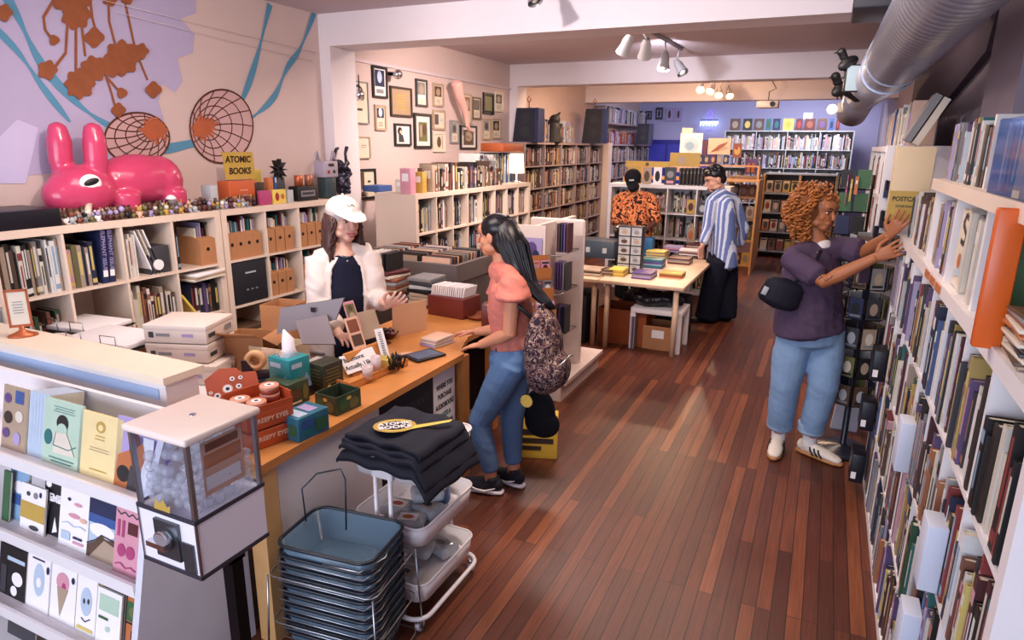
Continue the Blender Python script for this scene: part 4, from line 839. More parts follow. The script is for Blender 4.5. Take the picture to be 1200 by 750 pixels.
for k, (a, b_, c) in enumerate(((24,55,'bulb'),(50,84,'cone'),(82,108,'cat'))):
    faced(a+3, b_+2, 2, .225, 'yellow', None, 'yellow-edged comic directly behind the %s comic on the third tier' % c, .006, yo=.062)
    e = {'bulb': [('e',.5,.55,.22,.3,'pale_blue'),('e',.5,.5,.1,.09,'white'),('r',.2,.9,.7,.93,'navy'),('e',.85,.78,.06,.07,'navy')], 'cone': [('e',.5,.7,.24,.17,'pink'),('e',.55,.6,.08,.1,'magenta'),('p',[(.3,.6),(.72,.6),(.45,.08)],'tan'),('e',.88,.8,.06,.06,'navy')], 'cat': [('e',.5,.55,.28,.25,'pale_blue'),('e',.4,.55,.06,.05,'charcoal'),('e',.62,.57,.06,.05,'charcoal'),('s',[(.3,.25),(.5,.2),(.75,.28)],.02,'navy'),('r',.1,.05,.9,.1,'yellow')]}[c]
    faced(a, b_-3, 2, .215, 'white', e, {'bulb':'white comic with a pale blue bulb drawing on the third tier','cone':'white comic with a pink ice cream cone on the third tier','cat':'white comic with a grinning blue outline face on the third tier'}[c], yo=.05)
for k in range(3): faced(112+5*k, 138+4*k, 2, .20+.006*k, 'silver', None, 'pale grey comic, %s behind the green and white zine' % ORD[k], .006, yo=.06+.012*k, group='grey comics behind the green zine')
faced(106, 134, 2, .2, 'white', [('r',.1,.6,.9,.9,'pale_green'),('r',.1,.45,.5,.5,'green'),('e',.5,.3,.1,.05,'pale_green')], 'green and white zine near the right end of the third tier', yo=.045)
t = faced(141, 167, 2, .2, 'orange', [('r',0,.55,1,.9,'green'),('r',0,.5,1,.53,'black'),('e',.3,.72,.2,.1,'olive'),('r',.1,.1,.9,.14,'dark_brown')], 'orange and green booklet lettered NE at the tier end', yo=.06)
text('NE', .045, pm('black'), t, frameM((0,-.002,.06),(1,0,0),(0,0,1)), bold=.03)
faced(4, 36, 3, .17, 'charcoal', [('r',.1,.6,.8,.8,'maroon')], 'dark magazine at the left of the lowest rack row', yo=.08)
faced(40, 72, 3, .17, 'dark_brown', [('e',.3,.8,.2,.12,'orange'),('e',.6,.75,.2,.12,'red'),('e',.45,.5,.25,.15,'mustard')], 'dark magazine with round orange and red shapes in the lowest rack row', yo=.08)
# ================================================================ TOY VENDING MACHINE
VX0, VX1, VY0, VY1 = -1.66, -1.43, 1.06, 1.30
zt_ = 1.2; zm = .955; zb_ = P(241, 680, y=VY0).z
vm = thing('toy_vending_machine', 'white square capsule toy machine with glass sides on a black post', 'vending machine', ((VX0+VX1)/2, (VY0+VY1)/2, 0))
def vb(pn, x0,x1,y0,y1,z0,z1,m,label=None): return boxpart(pn, vm, x0,x1,y0,y1,z0,z1,m,label)
hx = .115; hy = .12
child(MB().bbox(0,0,zt_-.008,.25,.26,.022,mat('cream_enamel',(232,214,204),.3,vary=.02),.008,3), 'lid', vm)
child(MB().cyl((0,0,zt_),(0,0,zt_+.006),.009,CHROME,12), 'lock', vm)
vb('lower_cabinet', -hx,hx,-hy,hy,zb_,zm,mat('white_enamel',(230,224,232),.3,vary=.02))
for sx in (-1,1):
    for sy in (-1,1):
        x = sx*hx; y = sy*hy; child(MB().box(min(x,x-sx*.012),max(x,x-sx*.012),min(y,y-sy*.012),max(y,y-sy*.012),zm,zt_-.018,METAL), 'corner_post', vm)
for sx in (-1, 1): vb('glass_pane', sx*(hx-.006)-.0015, sx*(hx-.006)+.0015, -hy+.013, hy-.013, zm+.002, zt_-.02, GLASS); vb('glass_pane', -hx+.013, hx-.013, sx*(hy-.006)-.0015, sx*(hy-.006)+.0015, zm+.002, zt_-.02, GLASS)
for z in (zm, zb_): 
    r_ = MB(); DKR = mat('dark_steel_rim',(84,84,96),.35,metal=.7)
    for a in ((-hx-.003,hx+.003,-hy-.004,-hy),(-hx-.003,hx+.003,hy,hy+.004),(-hx-.004,-hx,-hy,hy),(hx,hx+.004,-hy,hy)): r_.box(*a,z-.005,z+.007,DKR)
    child(r_, 'rim', vm)
for sx in (-1,1): child(MB().box(sx*hx-.003,sx*hx+.003,-hy-.003,-hy+.003,zb_,zm,METAL), 'corner_trim', vm)
pl = MB(); pl.box(-.045,.05,-hy-.010,-hy,zm-.135,zm-.02,mat('coin_plate',(96,98,104),.3,metal=.8,vary=.3,scale=50)); cp = child(pl, 'coin_plate', vm)
kn = MB(); kn.cyl((0,-hy-.01,zm-.075),(0,-hy-.028,zm-.075),.03,CHROME,18); kn.box(-.036,.036,-hy-.045,-hy-.028,zm-.083,zm-.067,CHROME); child(kn, 'crank_handle', vm)
child(MB().box(.055,.10,-hy-.005,-hy,zb_+.01,zb_+.1,mat('coin_plate',(96,98,104),.3)), 'prize_chute', vm)
st_ = MB(); art(st_, frameM((-.045,-hy-.0015,zm+.0),(1,0,0),(0,0,1)), .07, .045, [('p',[(0,.1),(.15,.9),(.4,.6),(.6,1),(.8,.5),(1,.7),(.9,0)],'mustard')]); child(st_, 'yellow_sticker', vm)
cf = MB(); art(cf, frameM((hx-.012,-.07,zm+.05),(0,1,0),(0,0,1)), .14, .16, [('r',0,0,1,1,'peach'),('r',.05,.5,.95,.75,'orange'),('r',.05,.1,.9,.35,'white'),('r',.1,.8,.9,.95,'rust')]); child(cf, 'price_sheet', vm, 'peach and orange printed sheet inside the right pane')
child(MB().box(.075,.115,-.02,.02,.02,zb_,BLACKM), 'post', vm); child(MB().bbox(.06,0,.01,.24,.24,.02,BLACKM,.004), 'foot_plate', vm)
vb('bracket', -.03,.115,-.03,.03,zb_-.02,zb_,BLACKM)
CAPS = thin_glass('clear_capsule', (250,250,252), haze=.27); cb_ = MB().ball((0,0,0), .0165, CAPS, 12); cap0 = None
random.seed(11); k = 0
for lz in range(5):
    for ix in range(6):
        for iy in range(6):
            if lz >= 3 and random.random() < .35+.3*(lz-3): continue
            if 0 < ix < 5 and 0 < iy < 5 and lz < 3: continue       # hidden core of the pile
            x = -.085+.034*ix+random.uniform(-.004,.004); y = -.087+.035*iy+random.uniform(-.004,.004); z = zm+.019+.029*lz+random.uniform(0,.006)
            loc = V(vm.location.x+x, vm.location.y+y, z)
            if cap0 is None: cap0 = cb_.build('toy_capsule', label='clear toy capsule in the pile inside the glass machine', cat='toy capsule', group='capsules in the toy machine'); cap0.location = loc
            else: dup(cap0, loc)
# ================================================================ SHOPPING BASKETS
q = [P(a, b, z=.52) for a, b in ((328,642),(398,590),(474,610),(398,668))]
bc = sum(q, V(0,0,0))/4; bang = .12
BW, BD = .40, .29
def rrect(w, d, r, n=5):
    out = []
    for cx, cy, a0 in ((w/2-r,d/2-r,0),(-w/2+r,d/2-r,PI/2),(-w/2+r,-d/2+r,PI),(w/2-r,-d/2+r,PI*1.5)):
        for k in range(n+1): a = a0+PI/2*k/n; out.append((cx+r*math.cos(a), cy+r*math.sin(a)))
    return out
BPL = mat('smoky_blue_plastic',(104,132,156),.2,vary=.08,alpha=.62)
def shell(mb, levels, r, m, thick=.004):
    """open tapered tub: levels of (w,d,z) outside up then inside down"""
    k = mb.mi(m); rings = []
    prof = levels+[(w-2*thick, d-2*thick, z) for w, d, z in reversed(levels[:])]
    prof[-1] = (prof[-1][0], prof[-1][1], levels[0][2]+thick)
    for w, d, z in prof: rings.append([mb.bm.verts.new(mb.T @ V(x, y, z)) for x, y in rrect(w, d, r)])
    n = len(rings[0])
    for A, B in zip(rings, rings[1:]):
        for j in range(n): f = mb.bm.faces.new((A[j],A[(j+1)%n],B[(j+1)%n],B[j])); f.material_index = k; f.smooth = True
    f = mb.bm.faces.new(list(reversed(rings[0]))); f.material_index = k; f = mb.bm.faces.new(rings[-1]); f.material_index = k
NB = 10
bk0 = thing('shopping_basket', 'smoky blue shopping basket on top of the stack with its wire handle raised', 'shopping basket', (bc.x, bc.y, .03+.041*(NB-1)), bang, 'nested shopping baskets')
mb = MB(); shell(mb, [(BW*.84,BD*.82,0),(BW*.97,BD*.97,.12)], .05, BPL); child(mb, 'basket_tub', bk0)
rm = MB(); rm.tube([(x,y,.122) for x, y in rrect(BW,BD,.055)], .007, mat('black_rim',(28,32,42),.3), 8, closed=True); child(rm, 'rim', bk0)
lowb = None
for k in range(NB-1):
    b = dup(bk0, (bc.x, bc.y, .03+.041*k), None, 'smoky blue shopping basket nested in the stack, %s from the floor' % ORD[k])
    fh = MB(); fh.tube([(-BW/2,-.0,.118),(-BW/2-.006,-BD*.3,.11),(-BW/2+.02,-BD/2-.012,.108),(BW/2-.02,-BD/2-.012,.108),(BW/2+.006,-BD*.3,.11),(BW/2,0,.118)], .003, METAL, 6); child(fh, 'wire_handle', b)
hd_ = MB(); hd_.tube([(-BW/2+.02,BD*.1,.12),(-BW/2-.01,BD*.2,.24),(-BW/2+.03,BD*.36,.29),(-.06,BD*.36,.33),(-.03,BD*.3,.30),(.0,BD*.1,.12)], .0035, mat('dark_wire',(60,64,76),.3,metal=.8), 6); child(hd_, 'wire_handle', bk0)
hd_ = MB(); hd_.tube([(BW/2,0,.122),(BW/2+.012,-.05,.10),(BW/2-.03,-BD/2-.015,.10),(.02,-BD/2-.015,.1)], .003, METAL, 6); child(hd_, 'wire_handle', bk0)
bs = thing('basket_stand', 'thin wire stand holding the stack of shopping baskets', 'stand', (bc.x, bc.y, 0), bang)
mb = MB(); e = .02
for (x, y) in ((-BW/2-e,-BD/2-e),(BW/2+e,-BD/2-e),(BW/2+e,BD/2+e),(-BW/2-e,BD/2+e)): mb.tube([(x*1.08,y*1.1,.003),(x,y,.4)], .004, METAL, 6)
for z in (.025,.2,.4): mb.tube([(x,y,z) for x, y in rrect(BW+2*e+.01*(1-z),BD+2*e,.03,2)], .003, METAL, 6, closed=True)
child(mb, 'wire_frame', bs)
# ================================================================ UTILITY CART
CX, CY = -1.455, 2.15; CW, CD = .34, .45
CREAMP = mat('white_powder_coat',(232,226,230),.3,vary=.02)
ut = thing('utility_cart', 'white three-tier rolling cart beside the counter front', 'cart', (CX, CY, 0), .0)
def tub(z, nm='tray'):
    mb = MB(); shell(mb, [(CW*.95,CD*.96,z),(CW,CD,z+.085)], .05, CREAMP); mb.tube([(x,y,z+.085) for x, y in rrect(CW,CD,.052)], .005, CREAMP, 8, closed=True); child(mb, nm, ut)
for z in (.66,.385,.125): tub(z)
for sy in (-1,1):
    mb = MB()
    for sx in (-.035,.035): mb.tube([(sx,sy*(CD/2+.008),.07),(sx,sy*(CD/2+.008),.715)], .009, CREAMP, 8)
    mb.bbox(0,sy*(CD/2+.01),.69,.1,.012,.04,CREAMP,.004); child(mb, 'end_post', ut)
mb = MB(); mb.tube([(x,y,.068) for x, y in rrect(CW+.02,CD+.05,.07)], .010, CREAMP, 8, closed=True); child(mb, 'base_frame', ut)
for sx in (-1,1):
    for sy in (-1,1):
        c_ = V(sx*CW*.42, sy*CD*.5, 0); mb = MB(); mb.cyl(c_+V(0,0,.04),c_+V(0,0,.062),.012,CHROME,10); mb.cyl(c_+V(-.01,.01,.024),c_+V(.01,.01,.024),.024,mat('caster_rubber',(222,216,222),.4),18); mb.cyl(c_+V(-.012,.01,.024),c_+V(.012,.01,.024),.012,mat('grey_hub',(90,92,104),.4),12); child(mb, 'caster', ut)
# folded black shirts
SH = mat('black_jersey',(26,28,42),.85,vary=.15,scale=20,bump=.25,bscale=40)
def shirt_sheet(x0, x1, y0, y1, z, th, phase):
    nx, ny = 26, 22; mb = MB(); 
    def hgt(x, y):
        ox = max(0, x-.17, -.185-x); oy = max(0, y-.235, -.24-y)
        d = math.hypot(ox, oy); zz = z-d*1.35-d*d*1.2+.006*math.sin(x*40+phase)+.005*math.sin(y*33+phase*2)
        return V(x*(1-.3*ox), y*(1-.25*oy), zz)
    vs = []; 
    for i in range(nx+1):
        for j in range(ny+1): vs.append(hgt(x0+(x1-x0)*i/nx, y0+(y1-y0)*j/ny))
    n = len(vs); vs += [v-V(0,0,th) for v in vs]; fs = []
    W = ny+1
    for i in range(nx):
        for j in range(ny):
            a = i*W+j; fs += [(a,a+W,a+W+1,a+1), (n+a,n+a+1,n+a+W+1,n+a+W)]
    for i in range(nx): a = i*W; fs.append((a,n+a,n+a+W,a+W)); a = i*W+ny; fs.append((a,a+W,n+a+W,n+a))
    for j in range(ny): a = j; fs.append((a,a+1,n+a+1,n+a)); a = nx*W+j; fs.append((a,n+a,n+a+1,a+1))
    mb.faces(vs, fs, SH, True); return mb
for k in range(4):
    o_ = shirt_sheet(-.205+.008*k, .225-.012*k+(.02 if k < 2 else 0), -.26+.012*k, .14-.012*k, .735+.02*k, .016, k*1.7).build('folded_shirt', label='folded black T-shirt draped over the cart, %s of the pile' % ['bottom','second','third','topmost with the yellow print'][k], cat='shirt', group='black shirts draped over the cart')
    o_.location = (CX, CY, .025); o_.rotation_euler = (0,0,-.05)
pr = MB(); M_ = frameM((-.056,-.222,.80+.010),(.8,.6,0),(-.6,.8,0)); 
art(pr, M_, .26, .16, [('e',.38,.5,.34,.42,'mustard'),('e',.38,.5,.28,.34,'yellow'),('e',.38,.5,.24,.28,'dark_brown'),('p',[(.6,.2),(1.25,.55),(1.3,.7),(.7,.45)],'yellow')]); pp = child(pr, 'printed_badge', o_)
text('ATOMIC', .036, pm('white'), o_, M_ @ Matrix.Translation((.1,.095,.003)) @ Matrix.Rotation(.1,4,'Z'), bold=.03); text('BOOKS', .04, pm('white'), o_, M_ @ Matrix.Translation((.1,.06,.003)) @ Matrix.Rotation(.1,4,'Z'), bold=.03)
# goods in lower tiers
CEL = mat('cellophane',(200,206,216),.12,vary=.4,scale=25,trans=.35)
for k, (x, y, z, rz) in enumerate(((.04,-.12,.40,.3),(.06,.0,.40,-.2),(.02,.12,.40,.5),(-.06,-.05,.40,.1),(.03,.04,.45,.7),(.02,-.13,.14,.2),(-.05,.08,.14,.5),(.05,.12,.14,-.3),(.0,0,.19,.2))):
    b = MB().bbox(0,0,.025,.14,.11,.05,[CEL,mat('blue_pouch',(70,96,140),.3,vary=.3)][k == 2],.02,3)
    art(b, Matrix.Translation((-.05,-.04,.0505)), .1,.08,[('r',.1,.1,.9,.8,['white','tan','navy','cream','silver','tan','brown','grey','tan'][k]),('e',.5,.45,.25,.2,['orange','charcoal','sky_blue','red','black','charcoal','tan','black','dark_brown'][k])])
    o_ = b.build('packaged_shirt', label='clear bagged %s item, %s' % (['white','tan','navy','cream','silver','tan','brown','grey','tan'][k], ['front of middle cart tier','centre of middle cart tier','far end of middle cart tier','inner side of middle cart tier','on top in middle cart tier','front of bottom cart tier','inner side of bottom cart tier','far end of bottom cart tier','on top in bottom cart tier'][k]), cat='package', group='bagged goods in the cart'); o_.location = (CX+x, CY+y, z); o_.rotation_euler = (0,0,rz)
# ================================================================ TOP OF LEFT SHELVES
ZS = 1.48
bun = bmesh.new()
def bball(bm, c, r, rot=None, n=16):
    b = bmesh.ops.create_uvsphere(bm, u_segments=n, v_segments=n//2+2, radius=1)
    rr = r if isinstance(r, (tuple, list)) else (r,r,r)
    for v in b['verts']:
        q = Vector((v.co.x*rr[0], v.co.y*rr[1], v.co.z*rr[2]))
        if rot is not None: q = rot @ q
        v.co = q+Vector(c)
def bloft(bm, pts, rad, side=(1,0,0), n=12):
    pts = [Vector(p) for p in pts]; rings = []; side = Vector(side)
    for i, p in enumerate(pts):
        t = (pts[min(i+1,len(pts)-1)]-pts[max(i-1,0)])
        t = t.normalized() if t.length > 1e-8 else V(0,0,1)
        a = side-t*side.dot(t); a = a.normalized() if a.length > 1e-4 else t.orthogonal().normalized(); b = t.cross(a)
        ra, rb = rad[i] if isinstance(rad[i], (tuple, list)) else (rad[i], rad[i])
        rings.append([bm.verts.new(p+a*ra*math.cos(2*PI*k/n)+b*rb*math.sin(2*PI*k/n)) for k in range(n)])
    for A, B in zip(rings, rings[1:]):
        for k in range(n): bm.faces.new((A[k],A[(k+1)%n],B[(k+1)%n],B[k]))
    for ring, i, s in ((rings[0],0,-1),(rings[-1],-1,1)):
        t = (pts[1]-pts[0]).normalized() if i == 0 else (pts[-1]-pts[-2]).normalized()
        r_ = rad[i] if not isinstance(rad[i], (tuple, list)) else min(rad[i])
        c = bm.verts.new(pts[i]+t*s*r_*.55)
        for k in range(n): bm.faces.new((ring[(k+1)%n], ring[k], c) if s < 0 else (ring[k], ring[(k+1)%n], c))
bball(bun, (0,.13,.225), (.15,.29,.165)); bball(bun, (0,.28,.215), (.145,.16,.165)); bball(bun, (0,-.24,.175), (.16,.20,.155)); bball(bun, (0,-.34,.15), (.12,.13,.12))
for y, x in ((-.31,-.05),(-.17,.06)): bloft(bun, [(x,y,.25),(x,y,.36),(x,y+.01,.47),(x,y+.01,.555)], [.05,.066,.066,.048], n=16)
for y in (-.02,.32):
    for x in (-.08,.08): bloft(bun, [(x,y,.15),(x,y,.0)], [.085,.075], n=14)
rb_ = remeshed('rabbit_figure', bun, [mat('glossy_pink',(196,66,104),.2,vary=.05,spec=.6)], .011, smooth=10)
rb_.location = (-4.09, 2.80, ZS); tag(rb_, 'large glossy pink four-legged rabbit figure with white oval eye', 'figure')
ey = MB(); ey.ball((.137,-.27,.225), (.016,.062,.052), pm('white'), 20, Matrix.Rotation(-.15,3,'Z')); child(ey, 'eye', rb_)
ey = MB(); ey.ball((.150,-.272,.232), (.008,.045,.02), pm('black'), 18, Matrix.Rotation(.3,3,'X') @ Matrix.Rotation(-.15,3,'Z')); child(ey, 'pupil', rb_)
child(MB().cyl((.12,-.29,.10),(.17,-.34,.045),.018,pm('cream'),12), 'cigarette', rb_)
tag(MB().bbox(-4.08,1.9,ZS+.05,.36,.8,.1,mat('black_audio_case',(22,22,32),.35),.006).build('audio_receiver', base=(-4.08,1.9,ZS)), 'flat black case at the left end of the shelf top before the rabbit', 'case')
random.seed(5)
FCOL = ['white','tan','brown','grey','brown','cream','black','mustard','peach','maroon','olive','lavender','rust','silver']
def figurine(y, x, s, c1, c2, label, hat=None):
    t = thing('figurine', label, 'figurine', (x, y, ZS), random.uniform(-.6,.6), 'tiny figurines along the shelf top')
    b = MB(); b.ball((0,0,.016*s), (.013*s,.012*s,.017*s), pm(c1), 8); b.ball((.004*s,0,.040*s), .0125*s, pm(c2), 8); 
    for sg_ in (-1,1): b.ball((.012*s,sg_*.008*s,.004*s), (.008*s,.005*s,.004*s), pm(c1), 6); b.ball((0,sg_*.012*s,.022*s), (.005*s,.005*s,.01*s), pm(c1), 6)
    child(b, 'body', t); e = MB(); kind = random.choice(['ears','round','hat'])
    if kind == 'ears':
        for sg_ in (-1,1): e.tube([(0,sg_*.007*s,.048*s),(0,sg_*.009*s,.064*s)], [.004*s,.002*s], pm(c1), 6)
    elif kind == 'round':
        for sg_ in (-1,1): e.ball((0,sg_*.010*s,.052*s), .005*s, pm(c1), 6)
    else: e.lathe([(.016*s,.047*s),(.010*s,.05*s),(.009*s,.062*s),(.0003,.064*s)], pm(hat or 'brown'), n=8)
    child(e, {'ears':'ears','round':'ears','hat':'hat'}[kind], t); return kind
yy = 2.30; k = 0
while yy < 3.78:
    c1, c2 = random.choice(FCOL), random.choice(FCOL)
    row = k % 2
    figurine(yy, XK-.03-.045*row+random.uniform(-.006,.006), random.uniform(1.0,1.55), c1, c2, 'tiny %s and %s figurine, %s from the left in the %s row' % (c1, c2, ORD[k//2] if k//2 < 20 else '%dth' % (k//2+1), ['front','rear'][row]))
    yy += .019; k += 1
for k in range(9): figurine(1.95+.034*k, XK-.03, .95, random.choice(['white','grey','green','tan']), random.choice(FCOL), 'tiny figurine, %s from the left in front of the black case' % ORD[k])
t = thing('figurine', 'larger grey ape-like figurine with a white cap under the rabbit belly', 'figurine', (XK-.05, 3.05, ZS)); child(MB().ball((0,0,.035),(.03,.034,.04),mat('grey_fur',(122,112,112),.8),12), 'body', t); child(MB().ball((.01,0,.085),(.028,.03,.028),mat('grey_fur',(122,112,112),.8),12), 'head', t); child(MB().lathe([(.036,.098),(.03,.11),(.018,.122),(.0003,.126)],pm('white'),n=14), 'cap', t)
# ATOMIC BOOKS sign and boxes
t = thing('shop_sign_card', 'yellow folded card reading ATOMIC BOOKS propped on the orange box', 'sign', (-4.02, 3.70, ZS+.2)); M_ = frameM((0,-.15,0),(.03,1,0),(.10,.0,1))
b = MB(); b.T = M_; b.faces([(0.03,0,0),(.31,0,0),(.28,.20,0),(0,.20,0),(0.03,0,-.004),(.31,0,-.004),(.28,.20,-.004),(0,.20,-.004)], [(0,1,2,3),(7,6,5,4),(0,4,5,1),(1,5,6,2),(2,6,7,3),(3,7,4,0)], pm('mustard')); child(b, 'card', t)
text('ATOMIC', .066, pm('dark_brown'), t, M_ @ Matrix.Translation((.145,.145,.002)), sx=.92, bold=.03); text('BOOKS', .066, pm('dark_brown'), t, M_ @ Matrix.Translation((.160,.06,.002)), sx=.92, bold=.03)
t = thing('product_box', 'orange-brown box with white script under the yellow ATOMIC BOOKS card', 'box', (-4.05, 3.71, ZS)); child(MB().bbox(0,0,.095,.12,.27,.19,mat('burnt_orange_box',(188,88,48),.45),.003), 'box_body', t)
b = MB(); M_ = frameM((.061,-.135,0),(0,1,0),(0,0,1)); art(b, M_, .27, .19, S(.3,.7,.62,.75,1,'peach',.2)+S(.2,.8,.42,.55,1,'peach',.1)+S(.1,.95,.12,.35,2,'cream',.1)); child(b, 'printed_script', t)
def pbox(px, py, sx, sy, sz, col, label, x=-4.02, z=ZS, els=None):
    y = P(px, py, x=x+sx/2).y; t = thing('product_box', label, 'box', (x, y, z)); child(MB().bbox(0,0,sz/2,sx,sy,sz,pm(col),.002), 'box_body', t)
    if els: b = MB(); art(b, frameM((sx/2+.001,-sy/2,0),(0,1,0),(0,0,1)), sy, sz, els); child(b, 'printed_art', t)
pbox(252, 232, .1, .06, .17, 'silver', 'pale grey booklet box left of the orange-brown box'); pbox(305, 232, .06, .1, .17, 'dark_brown', 'dark box just right of the orange-brown box')
pbox(312, 235, .03, .12, .11, 'magenta', 'pink square card on the shelf top right of the orange box', XK-.05); pbox(328, 233, .03, .14, .11, 'yellow', 'yellow square card with red figure drawings beside the pink card', XK-.05, els=[('e',.3,.5,.15,.3,'red'),('e',.72,.5,.14,.2,'orange')]); pbox(341, 232, .03, .06, .10, 'silver', 'narrow grey card beside the yellow card', XK-.05)
pbox(318, 222, .05, .05, .2, 'orange', 'small orange tin-like box behind the pink card', -4.04); pbox(327, 222, .05, .07, .2, 'blue', 'small blue box with a white top behind the yellow card', -4.04, els=[('r',0,.8,1,1,'white')]); pbox(301, 210, .04, .1, .26, 'yellow', 'yellow card standing behind the dark box', -4.16)
# gift bow box
t = thing('gift_bow', 'dark glossy pointed bow ornament on the shelf top', 'ornament', (-4.05, P(324,205,x=-4.05).y, ZS)); b = MB(); b.bbox(0,0,.1,.08,.09,.2,pm('charcoal'),.004); child(b, 'box_body', t); b = MB()
for a in range(9): an = a*2*PI/9; b.prism([(.02*math.cos(an-.5),.26+.02*math.sin(an-.5)),(.085*math.cos(an),.26+.085*math.sin(an)),(.02*math.cos(an+.5),.26+.02*math.sin(an+.5))], .0, .05, BLACKP, 'x')
child(b, 'bow', t)
# black lettered box and tins, robot head
pbox(361, 225, .1, .24, .12, 'black', 'black lettered box near the right end of the shelf top', XK-.1, els=[('r',.15,.3,.85,.7,'grey'),('r',.2,.4,.8,.6,'charcoal')])
for k, (px, c) in enumerate(((350,COP),(362,mat('printed_tin',(168,108,84),.35,metal=.3,vary=.4,scale=40)))): tag(MB().lathe([(.036,0),(.036,.085),(.032,.088),(.0003,.088)], c, n=18).build('tin_can'), '%s tin standing on the black lettered box' % ['copper','printed'][k], 'tin', 'tins on the black box'); bpy.context.scene.collection.objects[-1].location = (XK-.1, P(px,215,x=XK-.1).y, ZS+.121)
yr = P(383, 215, x=-4.0).y; t = thing('robot_figure', 'grey boxy robot figure with red eyes and looped ears', 'figure', (-4.0, yr, ZS))
GRB = mat('lilac_grey_plastic',(164,152,168),.4); child(MB().bbox(0,0,.09,.1,.13,.18,mat('dark_teal_box',(48,64,70),.4,vary=.3),.004), 'body', t); child(MB().bbox(0,0,.25,.12,.18,.14,GRB,.008), 'head', t)
for s_ in (-1,1): child(MB().ball((.062,s_*.035,.23),(.005,.018,.016),pm('red' if s_ < 0 else 'dark_brown'),12), 'eye', t); child(MB().tube([(0,s_*.07,.31),(0,s_*.09,.37),(0,s_*.10,.40),(0,s_*.12,.38),(0,s_*.11,.33)], .01, GRB, 8), 'ear', t)
child(MB().box(.061,.063,-.035,.035,.275,.30,pm('dark_brown')), 'badge', t)
# glittery dark creature
yc = P(403, 205, x=-4.05).y; bm_ = bmesh.new(); random.seed(3)
bball(bm_, (0,0,.12), (.07,.09,.12)); bball(bm_, (0,-.03,.26), (.06,.06,.07))
for k in range(46): a = random.uniform(0,2*PI); bball(bm_, (.07*math.cos(a), .09*math.sin(a), random.uniform(.02,.3)), random.uniform(.012,.028), n=8)
bloft(bm_, [(0,.05,.2),(0,.08,.3),(0,.07,.38),(0,.10,.44)], [.02,.016,.014,.02]); bloft(bm_, [(0,-.08,.24),(0,-.10,.34),(0,-.05,.42),(0,-.02,.43)], [.02,.018,.016,.014])
o_ = remeshed('ornate_figure', bm_, [mat('beaded_black_silver',(58,56,72),.25,metal=.5,vary=.9,scale=45)], .01, smooth=1); o_.location = (-4.08, yc, ZS); tag(o_, 'dark beaded figure with raised arms at the right end of the shelf top', 'figure')
# ================================================================ FRAMED PICTURES
def frame_px(px0, py0, px1, py1, fcol, label, els=None, mount='cream', fw=.022, glossy=True, d=.025):
    a = P(px0, (py0+py1)/2, x=XL+.02); b = P(px1, (py0+py1)/2, x=XL+.02); zt = P((px0+px1)/2, py0, x=XL+.02).z; zb = P((px0+px1)/2, py1, x=XL+.02).z
    w = abs(b.y-a.y); h = zt-zb; c = V(XL, (a.y+b.y)/2, (zt+zb)/2); t = thing('picture_frame', label, 'framed picture', c)
    f = MB(); m = pm(fcol); f.box(0,d,-w/2,w/2,-h/2,-h/2+fw,m); f.box(0,d,-w/2,w/2,h/2-fw,h/2,m); f.box(0,d,-w/2,-w/2+fw,-h/2+fw,h/2-fw,m); f.box(0,d,w/2-fw,w/2,-h/2+fw,h/2-fw,m); child(f, 'frame', t)
    s_ = MB(); s_.box(.002,d*.5,-w/2+fw,w/2-fw,-h/2+fw,h/2-fw,mat('mount_'+mount+str(glossy),PAL[mount],.12 if glossy else .5)); art(s_, frameM((d*.5+.0005,-w/2+fw,-h/2+fw),(0,1,0),(0,0,1)), w-2*fw, h-2*fw, els or [('r',.15,.45,.85,.9,'charcoal'),('r',.3,.15,.7,.3,'grey')]); child(s_, 'picture', t)
PO = lambda c1, c2: [('r',.1,.42,.9,.95,c1),('e',.5,.66,.25,.2,c2)]+S(.2,.8,.1,.3,3,'grey',.3)
frame_px(409,95,432,145,'grey','tall grey-framed poster with swirling black drawing, far left of the picture wall',[('e',.45,.75,.35,.2,'charcoal'),('e',.5,.78,.2,.1,'silver'),('e',.7,.68,.15,.12,'charcoal'),('r',.35,.3,.7,.36,'charcoal')],fw=.012)
frame_px(437,78,454,115,'black','black-framed photo at the top left of the picture wall',[('r',.1,.35,.9,.95,'navy'),('e',.5,.7,.2,.22,'pale_blue'),('r',.2,.1,.8,.25,'grey')],'white')
frame_px(458,102,483,137,'dark_brown','dark-framed tan certificate in the upper middle left of the wall',S(.2,.8,.2,.85,6,'mustard',.4),'tan')
frame_px(440,123,453,153,'tan','small tan-framed print of a dark figure under the top left photo',[('r',.1,.5,.9,.95,'navy'),('e',.5,.75,.2,.2,'white')]+S(.2,.8,.1,.35,3,'rust',.3))
frame_px(463,145,482,171,'black','black-framed portrait with long dark hair',[('e',.3,.7,.16,.22,'black'),('e',.36,.66,.08,.1,'peach'),('p',[(.2,.1),(.2,.5),(.5,.5),(.6,.1)],'charcoal')],'white')
frame_px(486,133,506,174,'black','large black-framed tall picture in the middle of the wall',[('r',.2,.15,.8,.8,'olive'),('r',.3,.3,.45,.7,'tan'),('e',.6,.55,.15,.2,'brown')],'white',.03)
frame_px(488,93,501,125,'charcoal','narrow dark-framed print right of the tan certificate',PO('grey','tan'))
frame_px(508,98,520,125,'tan','small pale-framed print, upper middle of the wall',PO('brown','tan'))
frame_px(508,129,522,152,'tan','pale print with a dark left figure beneath the upper middle print',[('r',.05,.2,.45,.85,'charcoal'),('r',.6,.4,.9,.6,'silver')])
frame_px(508,155,522,178,'cream','cream print with a small standing figure beneath the pale print',[('e',.5,.5,.2,.35,'brown'),('r',.8,.1,.88,.9,'tan')])
frame_px(528,141,538,168,'grey','slim grey print left of the lower dark frame',PO('grey','charcoal'))
